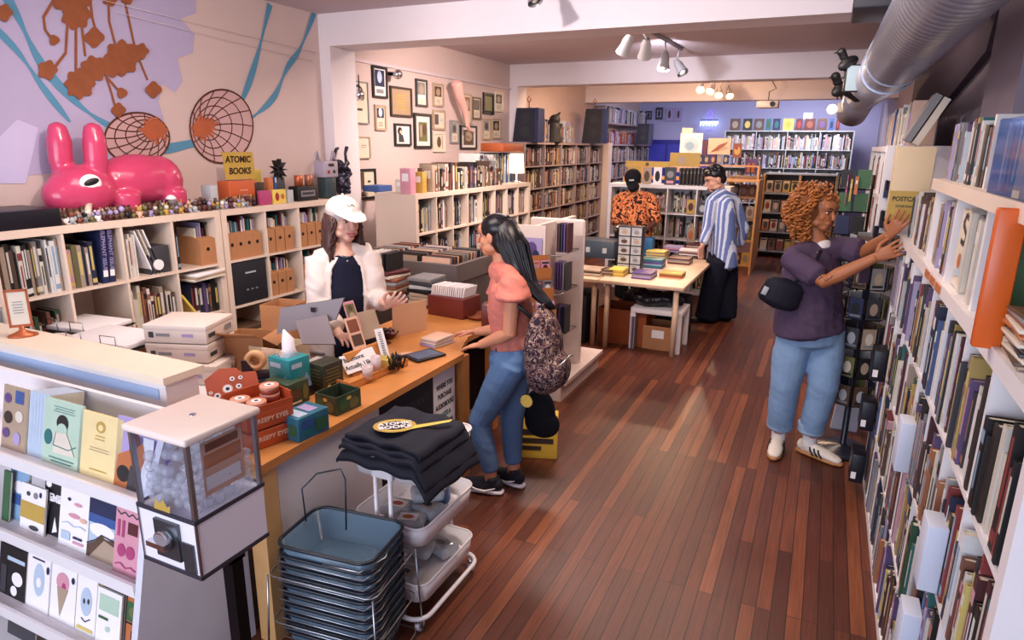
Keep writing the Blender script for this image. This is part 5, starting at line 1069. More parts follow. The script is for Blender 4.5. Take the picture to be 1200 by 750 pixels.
frame_px(540,147,559,175,'black','black-framed picture just below the hanging leg',[('r',.15,.12,.85,.88,'brown'),('e',.5,.55,.25,.25,'tan')],'white',.025)
frame_px(543,110,553,145,'tan','tan print behind the hanging leg',PO('rust','tan'))
frame_px(554,114,564,140,'brown','brown-framed print right of the hanging leg',PO('charcoal','brown'))
frame_px(567,109,579,134,'black','black-framed dark photo near the far end of the picture wall',[('r',.1,.1,.9,.9,'olive')],'charcoal')
frame_px(580,108,590,131,'cream','cream-framed print at the far top end of the wall',PO('charcoal','tan'))
frame_px(566,139,575,164,'tan','small tan print below the far black-framed photo',PO('grey','charcoal'))
frame_px(577,139,587,163,'tan','small tan print with a dark portrait at the far lower end',PO('black','tan'))
frame_px(410,160,434,186,'tan','pale sketch print at the lower left of the picture wall',[('e',.3,.5,.15,.4,'charcoal'),('e',.3,.85,.08,.08,'charcoal'),('r',.6,.6,.85,.64,'grey'),('r',.6,.5,.85,.53,'grey')],fw=.01)
frame_px(413,198,441,234,'black','black-framed split print low on the wall behind the cashier cap',[('r',.03,.03,.52,.97,'brown'),('e',.75,.6,.08,.05,'charcoal'),('r',.1,.2,.45,.3,'tan')],'cream',.025)
for k, (px, py) in enumerate(((421,111),(466,87))):
    p = P(px, py, x=XL+.12); t = thing('globe_light', '%s small silver globe %s' % (['hanging','wall'][k], ['hanging from a cord at the picture wall corner','fixture above the tan certificate'][k]), 'lamp', p); child(MB().ball((0,0,0), .05, CHROME, 18), 'globe', t)
    child(MB().tube([(0,0,.04),(0,0,.18)] if k == 0 else [(0,0,0),(-.11,0,.01)], .006 if k == 0 else .02, BLACKM, 8), 'cord' if k == 0 else 'arm', t)
# mannequin leg
p0 = P(534, 97, x=XL+.16); bm_ = bmesh.new(); L_ = lambda px, py: P(px, py, x=XL+.16)-p0
bloft(bm_, [L_(535,97), L_(538,112), L_(542,122), L_(546,134), L_(548,148)], [.075,.06,.05,.04,.028], (1,0,0)); bloft(bm_, [L_(547,146), L_(550,152), L_(556,155)], [.028,.026,.014], (1,0,0))
o_ = remeshed('mannequin_leg', bm_, [mat('mannequin_skin',(222,170,160),.4)], .012); o_.location = p0; tag(o_, 'pale mannequin leg hanging against the picture wall', 'mannequin leg')
# ================================================================ CEILING THINGS
def track(name, cx, cy, cz, L, heads, label, ang=0, glow=0):
    t = thing(name, label, 'track light', (cx, cy, cz), ang); child(MB().box(-.02,.02,-L/2,L/2,-.03,0,mat('grey_track',(120,116,120),.4)), 'rail', t)
    HG = mat('grey_lamp_housing',(150,148,152),.35,metal=.3)
    for k, (y, dx, dy) in enumerate(heads):
        h = MB(); d = V(dx, dy, -1).normalized(); a = V(0,y,-.03); b_ = a+V(0,0,-.07); h.tube([a,b_],.009,HG,8); h.tube([b_-d*.03, b_+d*.02, b_+d*.06, b_+d*.11],[.02,.035,.038,.052],HG,16,caps=False); hh = child(h, 'lamp_head', t)
        child(MB().ball(b_+d*.075,(.032,.032,.032),mat('lit_bulb' if glow else 'bulb_glass',(255,214,160) if glow else (220,215,205),.2,emit=glow,vary=0),12), 'bulb', hh)
def trk(px, py, z, **k): p = P(px, py, z=z); return p
def track_px(pts, label, z, k, glow=0):
    q = [P(a, b, z=z) for a, b, _, _ in pts]; c = (q[0]+q[-1])/2; c.z = ZC; t = thing('track_light', label, 'track light', c); HG = mat('grey_lamp_housing',(150,148,152),.35,metal=.3)
    e0, e1 = q[0]-c, q[-1]-c; e0.z = e1.z = -.02; child(MB().tube([e0*1.1+V(0,0,.002), e1*1.1+V(0,0,.002)], .02, mat('grey_track',(120,116,120),.4), 8), 'rail', t)
    for (a, b, dx, dy), w_ in zip(pts, q):
        l_ = w_-c; u_ = (l_-e0).dot(e1-e0)/(e1-e0).length_squared; r_ = e0.lerp(e1, u_); d = V(dx, dy, -1).normalized(); h = MB(); h.tube([r_, l_-d*.04*k], .010, HG, 8); h.tube([l_-d*.05*k, l_, l_+d*.04*k, l_+d*.09*k],[.02*k,.036*k,.038*k,.05*k],HG,16,caps=False); hh = child(h, 'lamp_head', t)
        child(MB().ball(l_+d*.07*k,(.036*k,.036*k,.03*k),mat('lit_bulb' if glow else 'bulb_glass',(255,206,150) if glow else (220,215,205),.2,emit=glow,vary=0),12), 'bulb', hh)
track_px([(736,48,-.6,.5),(757,53,-.3,.8),(779,68,.0,-.3),(795,76,.7,-.4)], 'grey ceiling track with four lamp heads in the middle bay', 2.86, 1.35)
track_px([(821,99,.2,-.9),(835,101,-.2,-.9),(843,106,.1,-.9),(854,107,.4,-.8)], 'lit warm ceiling track in the third bay', 2.84, 1.25, 22)
p = P(642, 0, z=2.95); track('track_light', p.x, p.y-.25, ZC, .5, [(-.1,.4,-.3)], 'single grey lamp head at the top edge of the photo', .2)
# silver duct
DUCT = mat('galvanised_duct',(176,184,204),.32,metal=.62,vary=.1)
pts = [V(.36,.3,2.57),V(.352,2.4,2.57),P(1093,14,y=3.8),P(1042,80,y=5.7),P(1012,110,y=8.6),P(1004,122,y=9.3),P(998,133,y=9.5)]
dt = thing('air_duct', 'large silver ribbed air duct running along the right ceiling', 'duct', (0,0,0))
def along(pts, t):
    L = [0]; 
    for a, b in zip(pts, pts[1:]): L.append(L[-1]+(b-a).length)
    s = t*L[-1]
    for i in range(len(pts)-1):
        if s <= L[i+1] or i == len(pts)-2: return pts[i].lerp(pts[i+1], (s-L[i])/(L[i+1]-L[i]))
ring_pts = []; rr = []
n1 = 236
for k in range(n1+1): ring_pts.append(along(pts[:4], k/n1*.90)); rr.append(.165+.02*(.5+.5*math.cos(k*PI/2)))
child(MB().tube(ring_pts, rr, DUCT, 28), 'ribbed_section', dt)
sm = [along(pts[:4], .90+.10*k/6) for k in range(7)]; child(MB().tube(sm, .178, DUCT, 28), 'smooth_section', dt)
sm = [pts[3], pts[4]]; child(MB().tube(sm, .176, DUCT, 28), 'smooth_section', dt); child(MB().tube(pts[4:], .174, DUCT, 28), 'elbow', dt)
for s_ in (.90, .99): c_ = along(pts[:4], s_); d_ = (pts[3]-pts[2]).normalized(); child(MB().cyl(c_-d_*.02, c_+d_*.02, .188, DUCT, 28), 'collar', dt)
tag(MB().bbox(*P(1038,6,y=4.6),.34,.5,.10,mat('dark_grey_panel',(70,68,78),.5),.01).build('ceiling_unit'), 'flat dark grey ceiling unit left of the duct at the top edge', 'ceiling unit')
# birds
def bird(px, py, y, s, label, rz):
    p = P(px, py, y=y); bm_ = bmesh.new(); bball(bm_, (0,0,0), (.05*s,.10*s,.05*s), Matrix.Rotation(.5,3,'X')); bball(bm_, (0,-.08*s,.085*s), .036*s); bloft(bm_, [(0,-.1*s,.085*s),(0,-.16*s,.07*s)], [.014*s,.004*s]); bloft(bm_, [(0,.06*s,-.03*s),(0,.2*s,-.09*s)], [(.035*s,.02*s),(.03*s,.006*s)]); bloft(bm_, [(0,-.05*s,.04*s),(0,-.07*s,.08*s)], [.035*s,.03*s]); 
    for sg_ in (-1,1): bloft(bm_, [(sg_*.02*s,.0,-.03*s),(sg_*.02*s,-.01*s,-.085*s)], [.007*s,.006*s])
    o_ = remeshed('raven_figure', bm_, [mat('black_feathers',(20,20,26),.5)], .008*s, smooth=2); o_.location = p; o_.rotation_euler = (0,0,rz); tag(o_, label, 'bird figure')
p = P(999, 92, y=6.6); t = thing('wall_monitor', 'small pale tilted screen mounted by the duct under the raven', 'screen', p, .25); child(MB().bbox(0,0,0,.13,.05,.22,BLACKP,.006), 'housing', t); child(MB().box(-.055,.055,-.028,-.026,-.1,.1,mat('pale_screen',(150,172,184),.3,emit=.12,vary=0)), 'screen_face', t); child(MB().tube([(.06,0,0),(.14,.05,.05)],.012,BLACKM,8), 'bracket', t)
bird(994, 74, 6.6, 1.0, 'black raven figure perched on top of the pale screen', -.9); bird(986, 104, 6.9, 1.15, 'second black raven figure just below the screen by the duct', -.7)
t = thing('wall_lamp', 'small lit warm lamp under the duct end', 'lamp', P(975,128,y=9.3)); child(MB().ball((0,0,0),.06,mat('warm_lamp_glass',(255,228,190),.3,emit=2.5,vary=0),14), 'globe', t); child(MB().bbox(.12,0,.02,.12,.08,.12,mat('warm_lamp_box',(236,220,196),.4),.01), 'housing', t)
t = thing('projector', 'white ceiling projector with cable over the back bay', 'projector', P(902,124,y=12.4)-V(0,.35,0)); child(MB().bbox(0,0,0,.34,.3,.11,WHITE,.02), 'housing', t); child(MB().cyl((.08,-.15,.0),(.08,-.17,0),.04,BLACKP,16), 'lens', t); child(MB().tube([(0,0,.05),(0,.02,.2),(.1,.02,.25),(0,0,ZC-t.location.z)],.008,BLACKP,6), 'cable', t)
# ================================================================ MIDDLE TABLE
TZ = .70
BIRCH = mat('pale_birch',(222,190,160),.4,vary=.08)
def table(x0, x1, y0, y1, label, legs, zt=TZ):
    c = V((x0+x1)/2,(y0+y1)/2,0); t = thing('display_table', label, 'table', c); child(MB().bbox(0,0,zt-.018,x1-x0,y1-y0,.036,BIRCH,.004), 'table_top', t)
    for x, y in legs: child(MB().cyl((x-c.x,y-c.y,0),(x-c.x,y-c.y,zt-.036),.026,BIRCH,14), 'leg', t)
table(-2.75,-1.91,6.04,6.75,'pale table standing behind the white gondola, left of the book table',[(-2.68,6.14),(-1.97,6.14),(-2.68,6.65),(-1.97,6.65)])
table(-1.90,-1.08,6.04,7.75,'long pale book table in the aisle with round wooden legs',[(-1.83,6.12),(-1.16,6.12),(-1.83,7.66),(-1.16,7.66)])
st = thing('side_table', 'low white side table under the book table', 'table', (-1.36,6.42,0)); child(MB().bbox(0,0,.395,.5,.42,.05,pm('white'),.004), 'table_top', st)
for x in (-.225,.225):
    for y in (-.185,.185): child(MB().box(x-.025,x+.025,y-.025,y+.025,0,.37,pm('white')), 'leg', st)
bm_ = bmesh.new(); random.seed(9)
for k in range(16): bball(bm_, (random.uniform(-.2,.22), random.uniform(-.12,.12), .08+random.uniform(-.01,.05)), (random.uniform(.06,.1),.07,.06), n=10)
o_ = remeshed('bag_heap', bm_, [mat('glossy_black_bags',(24,24,34),.25,vary=.3,bump=.5,bscale=14)], .012, smooth=2); o_.location = (-1.36,6.42,.41); tag(o_, 'heap of glossy black bags on the low white side table', 'bags')
b = carton((-1.32,6.42,0), .34,.3,.24,.0,'brown cardboard box with a white label under the low side table',flaps=False); child(MB().box(-.08,.04,-.153,-.151,.12,.2,pm('white')), 'shipping_label', b)
b = carton((-1.72,6.5,0), .5,.4,.36,.0,'orange-brown wooden box on the floor under the book table',mat('orange_plywood',(150,72,34),.5,vary=.3),flaps=False,name='wooden_box')
tag(MB().bbox(-2.25,6.35,.25,.4,.4,.5,cm('black'),.01).build('floor_bin', base=(-2.25,6.35,0)), 'black bin on the floor behind the white gondola', 'bin')
tag(MB().bbox(-1.5,6.9,.22,.7,.3,.44,cm('black',.7),.03).build('storage_bag', base=(-1.5,6.9,0)), 'long black storage bag lying behind the low side table', 'bag')
for k in range(3): tag(MB().box(-1.60+.016*k,-1.588+.016*k,6.2,6.5,0,.33,pm(['lavender','maroon','grey'][k])).build('thin_board', base=(-1.6+.016*k,6.35,0)), '%s thin board standing between the two boxes under the table' % ['lilac','maroon','grey'][k], 'board')
def stack(px, py, w, d, n, cols, label, th=.016, z=TZ, rz=0, cat='book'):
    p = P(px, py, z=z)
    for k in range(n):
        c_ = cols[k % len(cols)]; b = MB().bbox(0,0,th/2,w,d,th*.94,pm(c_),.001); b.box(-w/2+.002,w/2+.0006,-d/2-.0006,d/2-.004,th*.15,th*.8,pm(c_))
        o_ = b.build('paperback', label='%s paperback, %s from the bottom of %s' % (c_.replace('_',' '), ORD[k], label), cat=cat, group=label); o_.location = (p.x, p.y, z+th*k); o_.rotation_euler = (0,0,rz+random.uniform(-.04,.04))
stack(697,322,.17,.22,4,['tan','cream','brown'],'the tan stack at the left table end')
stack(713,322,.12,.2,4,['tan','brown'],'the narrow brown stack left of the mustard stack')
stack(725,322,.15,.22,4,['mustard','yellow'],'the mustard stack at the table front edge',.018)
stack(755,325,.19,.26,4,['purple','lavender','grey'],'the purple stack at the table front edge')
stack(766,313,.21,.2,6,['blue','teal','sky_blue','purple'],'the blue-teal stack behind the purple')
stack(770,302,.22,.2,6,['grey','yellow'],'the yellow-topped stack behind the blue stack',.015)
stack(788,324,.22,.2,3,['orange','rust','mustard'],'the orange stack at the near right table corner')
stack(797,308,.24,.22,4,['maroon','tan','grey'],'the maroon stack, right table side')
stack(808,298,.22,.2,4,['white','rust','tan'],'the white-topped stack at the right rear')
stack(790,294,.22,.22,4,['lavender','purple','pink'],'the lilac stack near the table middle')
stack(815,290,.2,.2,3,['red','cream','maroon'],'the red-cream stack, rear right corner')
# card tower
p = P(735, 322, z=TZ); cr = thing('card_rack', 'black tower rack of boxed note cards on the book table', 'card rack', (p.x,p.y+.1,TZ)); child(MB().bbox(-.01,.02,.24,.25,.12,.48,BLACKP,.004), 'rack_body', cr)
for i in range(5):
    for j in range(2):
        x0 = -.12 if j == 0 else .01; w = .115 if j == 0 else .1; z0 = .015+.093*i+(0 if j == 0 else -.0); b = MB(); b.box(x0,x0+w,-.052,-.042,z0,z0+.08,pm('silver')); art(b, frameM((x0,-.0525,z0),(1,0,0),(0,0,1)), w, .08, [('e',.5,.45,.28,.25,random.choice(['tan','grey','brown','charcoal'])),('r',.1,.8,.6,.88,'grey')]); child(b, 'card_box', cr)
p = P(760, 300, z=TZ); tag(MB().bbox(0,0,.11,.1,.12,.22,mat('blue_green_carton',(34,92,140),.4,vary=.4),.003).build('carton'), 'upright blue and green carton behind the note card tower', 'carton'); C.objects[-1].location = (p.x,p.y,TZ)
p = P(703, 300, z=TZ); t = thing('file_box', 'grey two-drawer file box at the left end of the table', 'file box', (p.x,p.y,TZ)); child(MB().bbox(0,0,.1,.42,.3,.2,mat('slate_box',(62,72,84),.4),.004), 'box_body', t)
for k in (-.1,.1): child(MB().box(k-.025,k+.025,-.154,-.151,.06,.12,pm('silver')), 'drawer_label', t)
# ================================================================ WHITE GONDOLA
gd = thing('display_gondola', 'white freestanding panel gondola with a plinth behind the pink shirt customer', 'display stand', (-1.9,4.9,0))
GW = mat('gondola_white',(226,206,196),.4,vary=.03)
def gb(pn, x0,x1,y0,y1,z0,z1,m=GW): boxpart(pn, gd, x0+1.9,x1+1.9,y0-4.9,y1-4.9,z0,z1,m)
ppl = MB(); ppl.bbox(-1.96+1.9, 5.05-4.9, .72, .48,.05,1.32,GW,.02); child(ppl, 'end_panel', gd)
gb('plinth', -2.15,-1.70,4.55,5.5,0,.14); gb('base_shelf', -2.2,-1.66,4.55,5.5,.14,.17)
gb('front_panel', -2.22,-1.86,4.55,4.58,.17,1.37); gb('back_panel', -2.0,-1.96,4.6,5.5,.17,1.36)
for z in (.5,.85,1.15):
    mb = MB(); mb.tube([(.02,-.32,z),(.15,-.32,z),(.15,.1,z),(.02,.1,z)], .004, METAL, 6); child(mb, 'wire_shelf', gd)
    for k in range(5): 
        h = .22; b = MB(); b.box(-.006,.006,-.06,.06,0,h,pm(random.choice(['purple','charcoal','maroon','grey','navy','rust']))); o_ = b.build('paperback', label='paperback %s from the left on the %s wire shelf of the white gondola' % (ORD[k], {.5:'lowest',.85:'middle',1.15:'upper'}[z]), cat='book', group='paperbacks on the gondola side'); o_.location = (-1.84+.022*k, 4.78, z+.006)
for i in range(2):
    x = -2.13+.16*i; b = MB(); b.box(-.07,.07,-.004,.0,0,.2,pm(['blue','lavender'][i])); art(b, frameM((-.07,-.005,0),(1,0,0),(0,0,1)), .14,.2,[('e',.4,.6,.3,.25,['sky_blue','purple'][i]),('e',.65,.35,.2,.2,['teal','navy'][i]),('p',[(0,0),(.5,.3),(1,.1),(1,0)],['navy','magenta'][i])]); o_ = b.build('magazine', label='%s comic clipped high on the white gondola front' % ['blue and teal','lilac and purple'][i], cat='comic'); o_.location = (x+.02, 4.54, 1.08)
# stepped wooden pocket rack turned towards the aisle
kr = thing('pocket_rack', 'orange-brown stepped pocket rack of small comics hung on the gondola', 'magazine rack', (-1.93,4.42,.72), .75); KW = mat('orange_card',(186,116,66),.5,vary=.1)
for k in range(3):
    z = .28-.14*k; y = .0-.06*k; child(MB().box(-.16,.16,y-.045,y-.04,z,z+.075,KW).box(-.16,.16,y-.045,y+.02,z-.006,z,KW).box(-.16,.16,y+.02,y+.026,z,z+.16,KW), 'pocket', kr)
    for i in range(4):
        b = MB(); b.box(-.035,.035,-.003,.003,0,.125,pm(random.choice(['pink','blue','purple','cream','grey']))); art(b, frameM((-.035,-.0035,0),(1,0,0),(0,0,1)), .07,.125,[('e',.5,.5,.3,.25,random.choice(['maroon','navy','tan','white'])),('r',.1,.8,.9,.92,random.choice(['white','charcoal','orange']))])
        o_ = b.build('mini_comic', label='small comic %s from the left in the %s pocket of the stepped rack' % (ORD[i], ['top','middle','bottom'][k]), cat='comic', group='small comics in the stepped rack'); c_, s_ = math.cos(.75), math.sin(.75); lx, ly = -.12+.08*i, y-.015; o_.location = (-1.93+lx*c_-ly*s_, 4.42+lx*s_+ly*c_, .72+z+.001); o_.rotation_euler = (0,0,.75)
# ================================================================ ON TOP OF THE WHITE CUBES (rear middle)
def facing(px0, px1, py0, py1, y, col, els, label, cat='book', name='face_out_book', th=.02, txt=None):
    a = P(px0, py1, y=y); b_ = P(px1, py0, y=y); w = b_.x-a.x; h = P((px0+px1)/2, py0, y=y).z-P((px0+px1)/2, py1, y=y).z
    t = thing(name, label, cat, ((a.x+b_.x)/2, y, P((px0+px1)/2, py1, y=y).z)); child(MB().box(-w/2,w/2,0,th,0,h,pm(col)), 'cover' if cat != 'sign' else 'board', t)
    if els: m_ = MB(); art(m_, frameM((-w/2,-.001,0),(1,0,0),(0,0,1)), w, h, els, .002); child(m_, 'cover_art', t)
    return t
for k, (a, b_, c, e, l) in enumerate(((735,752,'mustard',[('r',.2,.2,.8,.6,'cream')],'mustard'),(752,764,'tan',[('e',.5,.5,.3,.3,'brown')],'tan'),(765,776,'white',[('e',.5,.5,.3,.3,'black')],'white with a black figure'),(778,793,'charcoal',[('e',.5,.6,.3,.2,'grey'),('r',.2,.1,.8,.25,'pink')],'dark'))): facing(a,b_,196,217,9.12,c,e,'%s face-out book on top of the white cube bookcase' % l)
for k in range(8): facing(795+4.3*k,798.6+4.3*k,197,218,9.15,'black',[('r',.2,.7,.8,.8,'grey')],'black boxed volume, %s from the left on the white cube bookcase' % ORD[k], th=.15)
facing(733,785,189,196,9.3,'mustard',[('e',.5,.5,.04,.3,'brown')],'long mustard shelf sign over the white cube bookcase','sign','shelf_sign')
facing(784,821,179,202,9.6,'mustard',[('r',.0,.0,1,.3,'peach'),('e',.4,.6,.15,.2,'tan')],'yellow sign card behind the white cube bookcase','sign','shelf_sign')
facing(796,824,156,181,11.5,'white',[('e',.5,.45,.35,.35,'pale_blue'),('e',.45,.4,.2,.2,'sky_blue')],'large white poster with a blue swirl in the rear middle','poster','poster_board')
facing(799,812,150,157,11.6,'cream',None,'small cream card above the blue swirl poster','card','poster_board')
facing(829,857,162,181,11.4,'peach',[('p',[(.1,.1),(.5,.6),(.9,.8),(.6,.3)],'rust'),('p',[(.3,.1),(.7,.5),(.95,.4)],'tan')],'peach poster with rust feather strokes in the rear middle','poster','poster_board')
facing(858,870,168,185,11.2,'rust',[('e',.5,.5,.35,.3,'mustard'),('e',.4,.7,.2,.15,'red')],'rust and yellow face-out book beside the feather poster')
facing(823,829,165,182,11.4,'maroon',None,'narrow maroon book between the two rear posters')
for k in range(5): facing(817+7.5*k,824+7.5*k,182,192,11.0,['navy','charcoal','maroon','grey','navy'][k],[('e',.5,.5,.3,.3,'tan')],'small dark face-out book, %s from the left below the rear posters' % ORD[k])
sh_ = thing('display_shelf', 'long narrow shelf carrying the rear middle posters', 'shelf', (-1.9,11.45,0)); boxpart('board', sh_, -1.2,.95,-.5,.3,1.44,1.47,PINE); boxpart('side_panel', sh_, -1.2,-1.17,-.5,.3,0,1.44,PINE); boxpart('side_panel', sh_, .92,.95,-.5,.3,0,1.44,PINE)
boxpart('upper_board', sh_, -1.0,.9,-.1,.2,1.66,1.68,PINE); boxpart('upright', sh_, -1.0,-.97,-.1,.2,1.47,1.66,PINE); boxpart('upright', sh_, .87,.9,-.1,.2,1.47,1.66,PINE)
for k in range(4): facing([804,817,804,818][k],[815,829,815,828][k],[234,237,266,268][k],[251,252,285,284][k],8.98,['mustard','charcoal','tan','rust'][k],[('e',.5,.5,.32,.28,['maroon','silver','orange','cream'][k])],'%s face-out book in the white cubes, %s row' % (['mustard','charcoal','tan','rust'][k], 'upper' if k < 2 else 'lower'))
# wooden display racks right of the striped shirt man
wr = thing('wooden_rack', 'pale wooden display frame of face-out books behind the striped shirt man', 'display rack', (-1.25,11.9,0))
for x0, x1 in ((-.25,-.2),(.2,.26)): boxpart('upright', wr, x0,x1,-.2,.2,0,1.5,PINE)
for z in (.0,.42,.78,1.14,1.47): boxpart('shelf', wr, -.2,.2,-.2,.2,z,z+.03,PINE)
for k in range(12):
    i, j = k % 3, k//3; c_ = random.choice(P_WARM); b = MB(); b.box(-.06,.06,0,.02,0,.2,pm(c_)); art(b, frameM((-.06,-.001,0),(1,0,0),(0,0,1)), .12,.2,[('e',.5,.5,.3,.3,random.choice(['tan','cream','orange','grey']))],.002)
    o_ = b.build('face_out_book', label='face-out book, %s from the left, row %s down, pale wooden frame' % (ORD[i], ORD[3-j]), cat='book', group='books in the wooden frame'); o_.location = (-1.38+.13*i, 11.75, [.03,.45,.81,1.17][j]+.001)
facing(872,888,186,204,11.85,'purple',[('r',.2,.1,.8,.7,'orange'),('r',.45,.1,.55,.7,'dark_brown')],'framed orange window-like picture on the pale wooden frame','picture','small_picture')
sr = thing('slanted_rack', 'wooden rack of slanted shelves behind the curly-haired woman', 'display rack', (-.45,13.2,0)); boxpart('side_panel', sr, -.62,-.58,-.2,.25,0,1.5,PINE); boxpart('side_panel', sr, .58,.62,-.2,.25,0,1.5,PINE); boxpart('side_panel', sr, -.02,.02,-.2,.25,0,1.5,PINE); boxpart('back_panel', sr, -.58,.58,.22,.25,0,1.5,cm('dark_brown'))
for z in (.1,.45,.8,1.15,1.5): boxpart('shelf', sr, -.58,.58,-.22,.2,z,z+.025,pm('silver'))
n_ = 0
for z in (.13,.48,.83,1.18):
    for i in range(8):
        c_ = random.choice(['mustard','orange','tan','rust','maroon','cream','brown','grey']); b = MB(); b.box(-.06,.06,0,.015,0,.22,pm(c_)); art(b, frameM((-.06,-.001,0),(1,0,0),(0,0,1)), .12,.22,[('e',.5,.5,.3,.28,random.choice(['red','cream','black','yellow'])),('r',.1,.8,.9,.92,random.choice(['cream','black']))],.002)
        o_ = b.build('face_out_book', label='face-out %s book, %s from the left on slanted rack shelf, %s from the floor' % (c_, ORD[i], ORD[n_]), cat='book', group='books on the slanted rack'); o_.location = (-.45-.5+.142*i, 13.02, z+.001); o_.rotation_euler = (-.25,0,0)
    n_ += 1
# tops of the back case: face-out
for k, (a, b_, c, e) in enumerate(((855,868,'brown','tan'),(870,882,'black','yellow'),(883,896,'brown','grey'),(897,904,'teal','green'),(905,915,'navy','teal'),(917,931,'yellow','mustard'),(932,941,'maroon','red'),(942,956,'maroon','rust'),(957,970,'brown','purple'),(971,978,'blue','navy'),(979,985,'maroon','red'))):
    facing(a,b_,139,153,15.45,c,[('e',.5,.5,.3,.3,e)],'%s face-out volume, %s from the left on top of the back case' % (c, ORD[k]))
facing(941,953,132,140,15.6,'pale_blue',None,'small pale screen-like picture on top of the back case','picture','small_picture')
# back wall pieces: blue cabinet, pictures, neon sign
cb_ = thing('blue_cabinet', 'deep blue cabinet doors on the back wall under the neon sign', 'cabinet', (-3.3,16.1,0)); BL = mat('deep_blue_paint',(36,40,140),.4)
boxpart('cabinet_body', cb_, -.75,.9,-.1,.15,0,2.12,BL)
for x in (-.7,-.2,.35): boxpart('door', cb_, x,x+.45,-.125,-.1,.1,2.02,mat('blue_door_panel',(58,62,176),.35))
for k, (a, b_) in enumerate(((748,753),(756,764),(768,777),(780,789),(791,799))): facing(a,b_,130 if k < 2 else 126,140 if k < 3 else 142,16.25,'charcoal' if k < 3 else 'lavender',[('r',.2,.2,.8,.8,'lavender'),('e',.5,.5,.2,.3,'charcoal')],'small dark picture, %s from the left on the lilac back wall' % ORD[k],'picture','small_picture',.03)
p = P(831, 146, y=16.2); ns = thing('neon_sign', 'glowing blue-white neon sign on the back wall', 'neon sign', p)
NEO = mat('neon_blue_white',(190,215,255),.3,emit=7,vary=0); NEG = mat('neon_violet',(110,80,220),.3,emit=2.5,vary=0)
child(MB().tube([(-.2,0,.11),(.2,0,.11)],.008,BLACKM,6).tube([(-.06,0,.11),(-.05,0,.25),(0,0,.33),(.05,0,.25),(.06,0,.11)],.009,NEG,6), 'hanger_outline', ns)
for k in range(6):
    x = -.17+.068*k; child(MB().tube([(x-.022,-.01,-.03),(x-.02,-.01,.06),(x+.02,-.01,.06),(x+.02,-.01,.02),(x-.015,-.01,.015)],.010,NEO,6), 'neon_letter', ns)
child(MB().tube([(-.06,-.01,-.12),(.06,-.01,-.12),(.06,-.01,-.07)],.008,NEG,6), 'neon_base', ns)
# speakers, lamp etc on the tall cases
def speaker(px0, px1, py0, py1, y, label, col=(38,38,50), w=.3):
    a = P(px0, py1, y=y); b_ = P(px1, py0, y=y); wd = b_.x-a.x; h = P((px0+px1)/2, py0, y=y).z-2.003; t = thing('loudspeaker', label, 'loudspeaker', ((a.x+b_.x)/2, y, 2.003), .1)
    child(MB().prism([(-wd/2,0),(wd/2,0),(wd/2,h),(-wd*.36,h)], -.14,.16, mat('speaker_cabinet',(30,34,70),.35), 'y'), 'cabinet', t); child(MB().prism([(-wd/2+.015,.015),(wd/2-.06,.015),(wd/2-.06,h-.015),(-wd*.36+.015,h-.015)], -.152,-.141, mat('speaker_grille',col,.8,bump=.5,bscale=120), 'y'), 'grille', t)
    for z in (h*.32,h*.7): child(MB().cyl((-.0,-.153,z),(0,-.157,z),min(wd,.3)*.24,mat('speaker_cone',(30,30,38),.5),20), 'driver', t)
speaker(605,634,127,166,9.0,'large dark loudspeaker at the near end of the tall bookcase'); speaker(684,711,128,168,11.6,'second dark loudspeaker by the white post'); speaker(745,765,145,168,14.6,'small black loudspeaker at the far end of the back left case')
# lamp between
t = thing('table_lamp', 'glowing white-shaded lamp on the end of the framed-picture cube case', 'lamp', (-3.62,7.82,1.49)); p = P(618,180,x=-3.62)
child(MB().lathe([(.06,0),(.06,.015),(.012,.03),(.012,.16)],CHROME,n=14), 'lamp_base', t); child(MB().lathe([(.10,.12),(.085,.36)],mat('lit_shade',(255,232,196),.6,emit=3.2,vary=0),n=20), 'lamp_shade', t)
# wire ornaments on speakers, dark sculpture
for k, (px, py, y) in enumerate(((620,122,9.0),(697,122,11.6))):
    p = P(px, py+5, y=y); t = thing('wire_ornament', 'small gold wire ornament on top of the %s loudspeaker' % ['near','second'][k], 'ornament', p); child(MB().tube([(0,0,0),(0,0,.08),(.03,0,.12),(0,0,.17),(-.03,0,.12),(0,0,.08)],.008,COP,6), 'loop', t)
bm_ = bmesh.new(); bball(bm_, (0,0,.2), (.12,.1,.14)); bball(bm_, (.02,0,.34), (.09,.08,.08)); bloft(bm_, [(0,0,0),(0,0,.2)], [.13,.11]); bloft(bm_, [(-.1,0,.3),(-.17,0,.22)], [.04,.03]); bloft(bm_, [(.06,0,.4),(.12,0,.46)], [.03,.01])
o_ = remeshed('bust_figure', bm_, [mat('black_sculpture',(28,26,30),.6)], .014, smooth=3); pq = P(648,166,y=9.9); o_.location = (pq.x, 9.9, 2.003+.0); tag(o_, 'dark shrouded bust on the tall bookcase beside the loudspeaker', 'sculpture')
t = thing('wooden_tray', 'shallow wooden box resting against the wall over the framed-picture cube case', 'box', (-3.72,7.62,1.875)); child(MB().bbox(0,0,.05,.3,.62,.1,mat('orange_plywood',(150,72,34),.5),.006), 'box_body', t)
pi_ = MB().bbox(-4.08,5.5,1.52,.2,.22,.06,pm('blue'),.004); pi_.build('product_box', base=(-4.08,5.5,1.49), label='flat blue box at the near corner of the framed-picture cube case', cat='box')
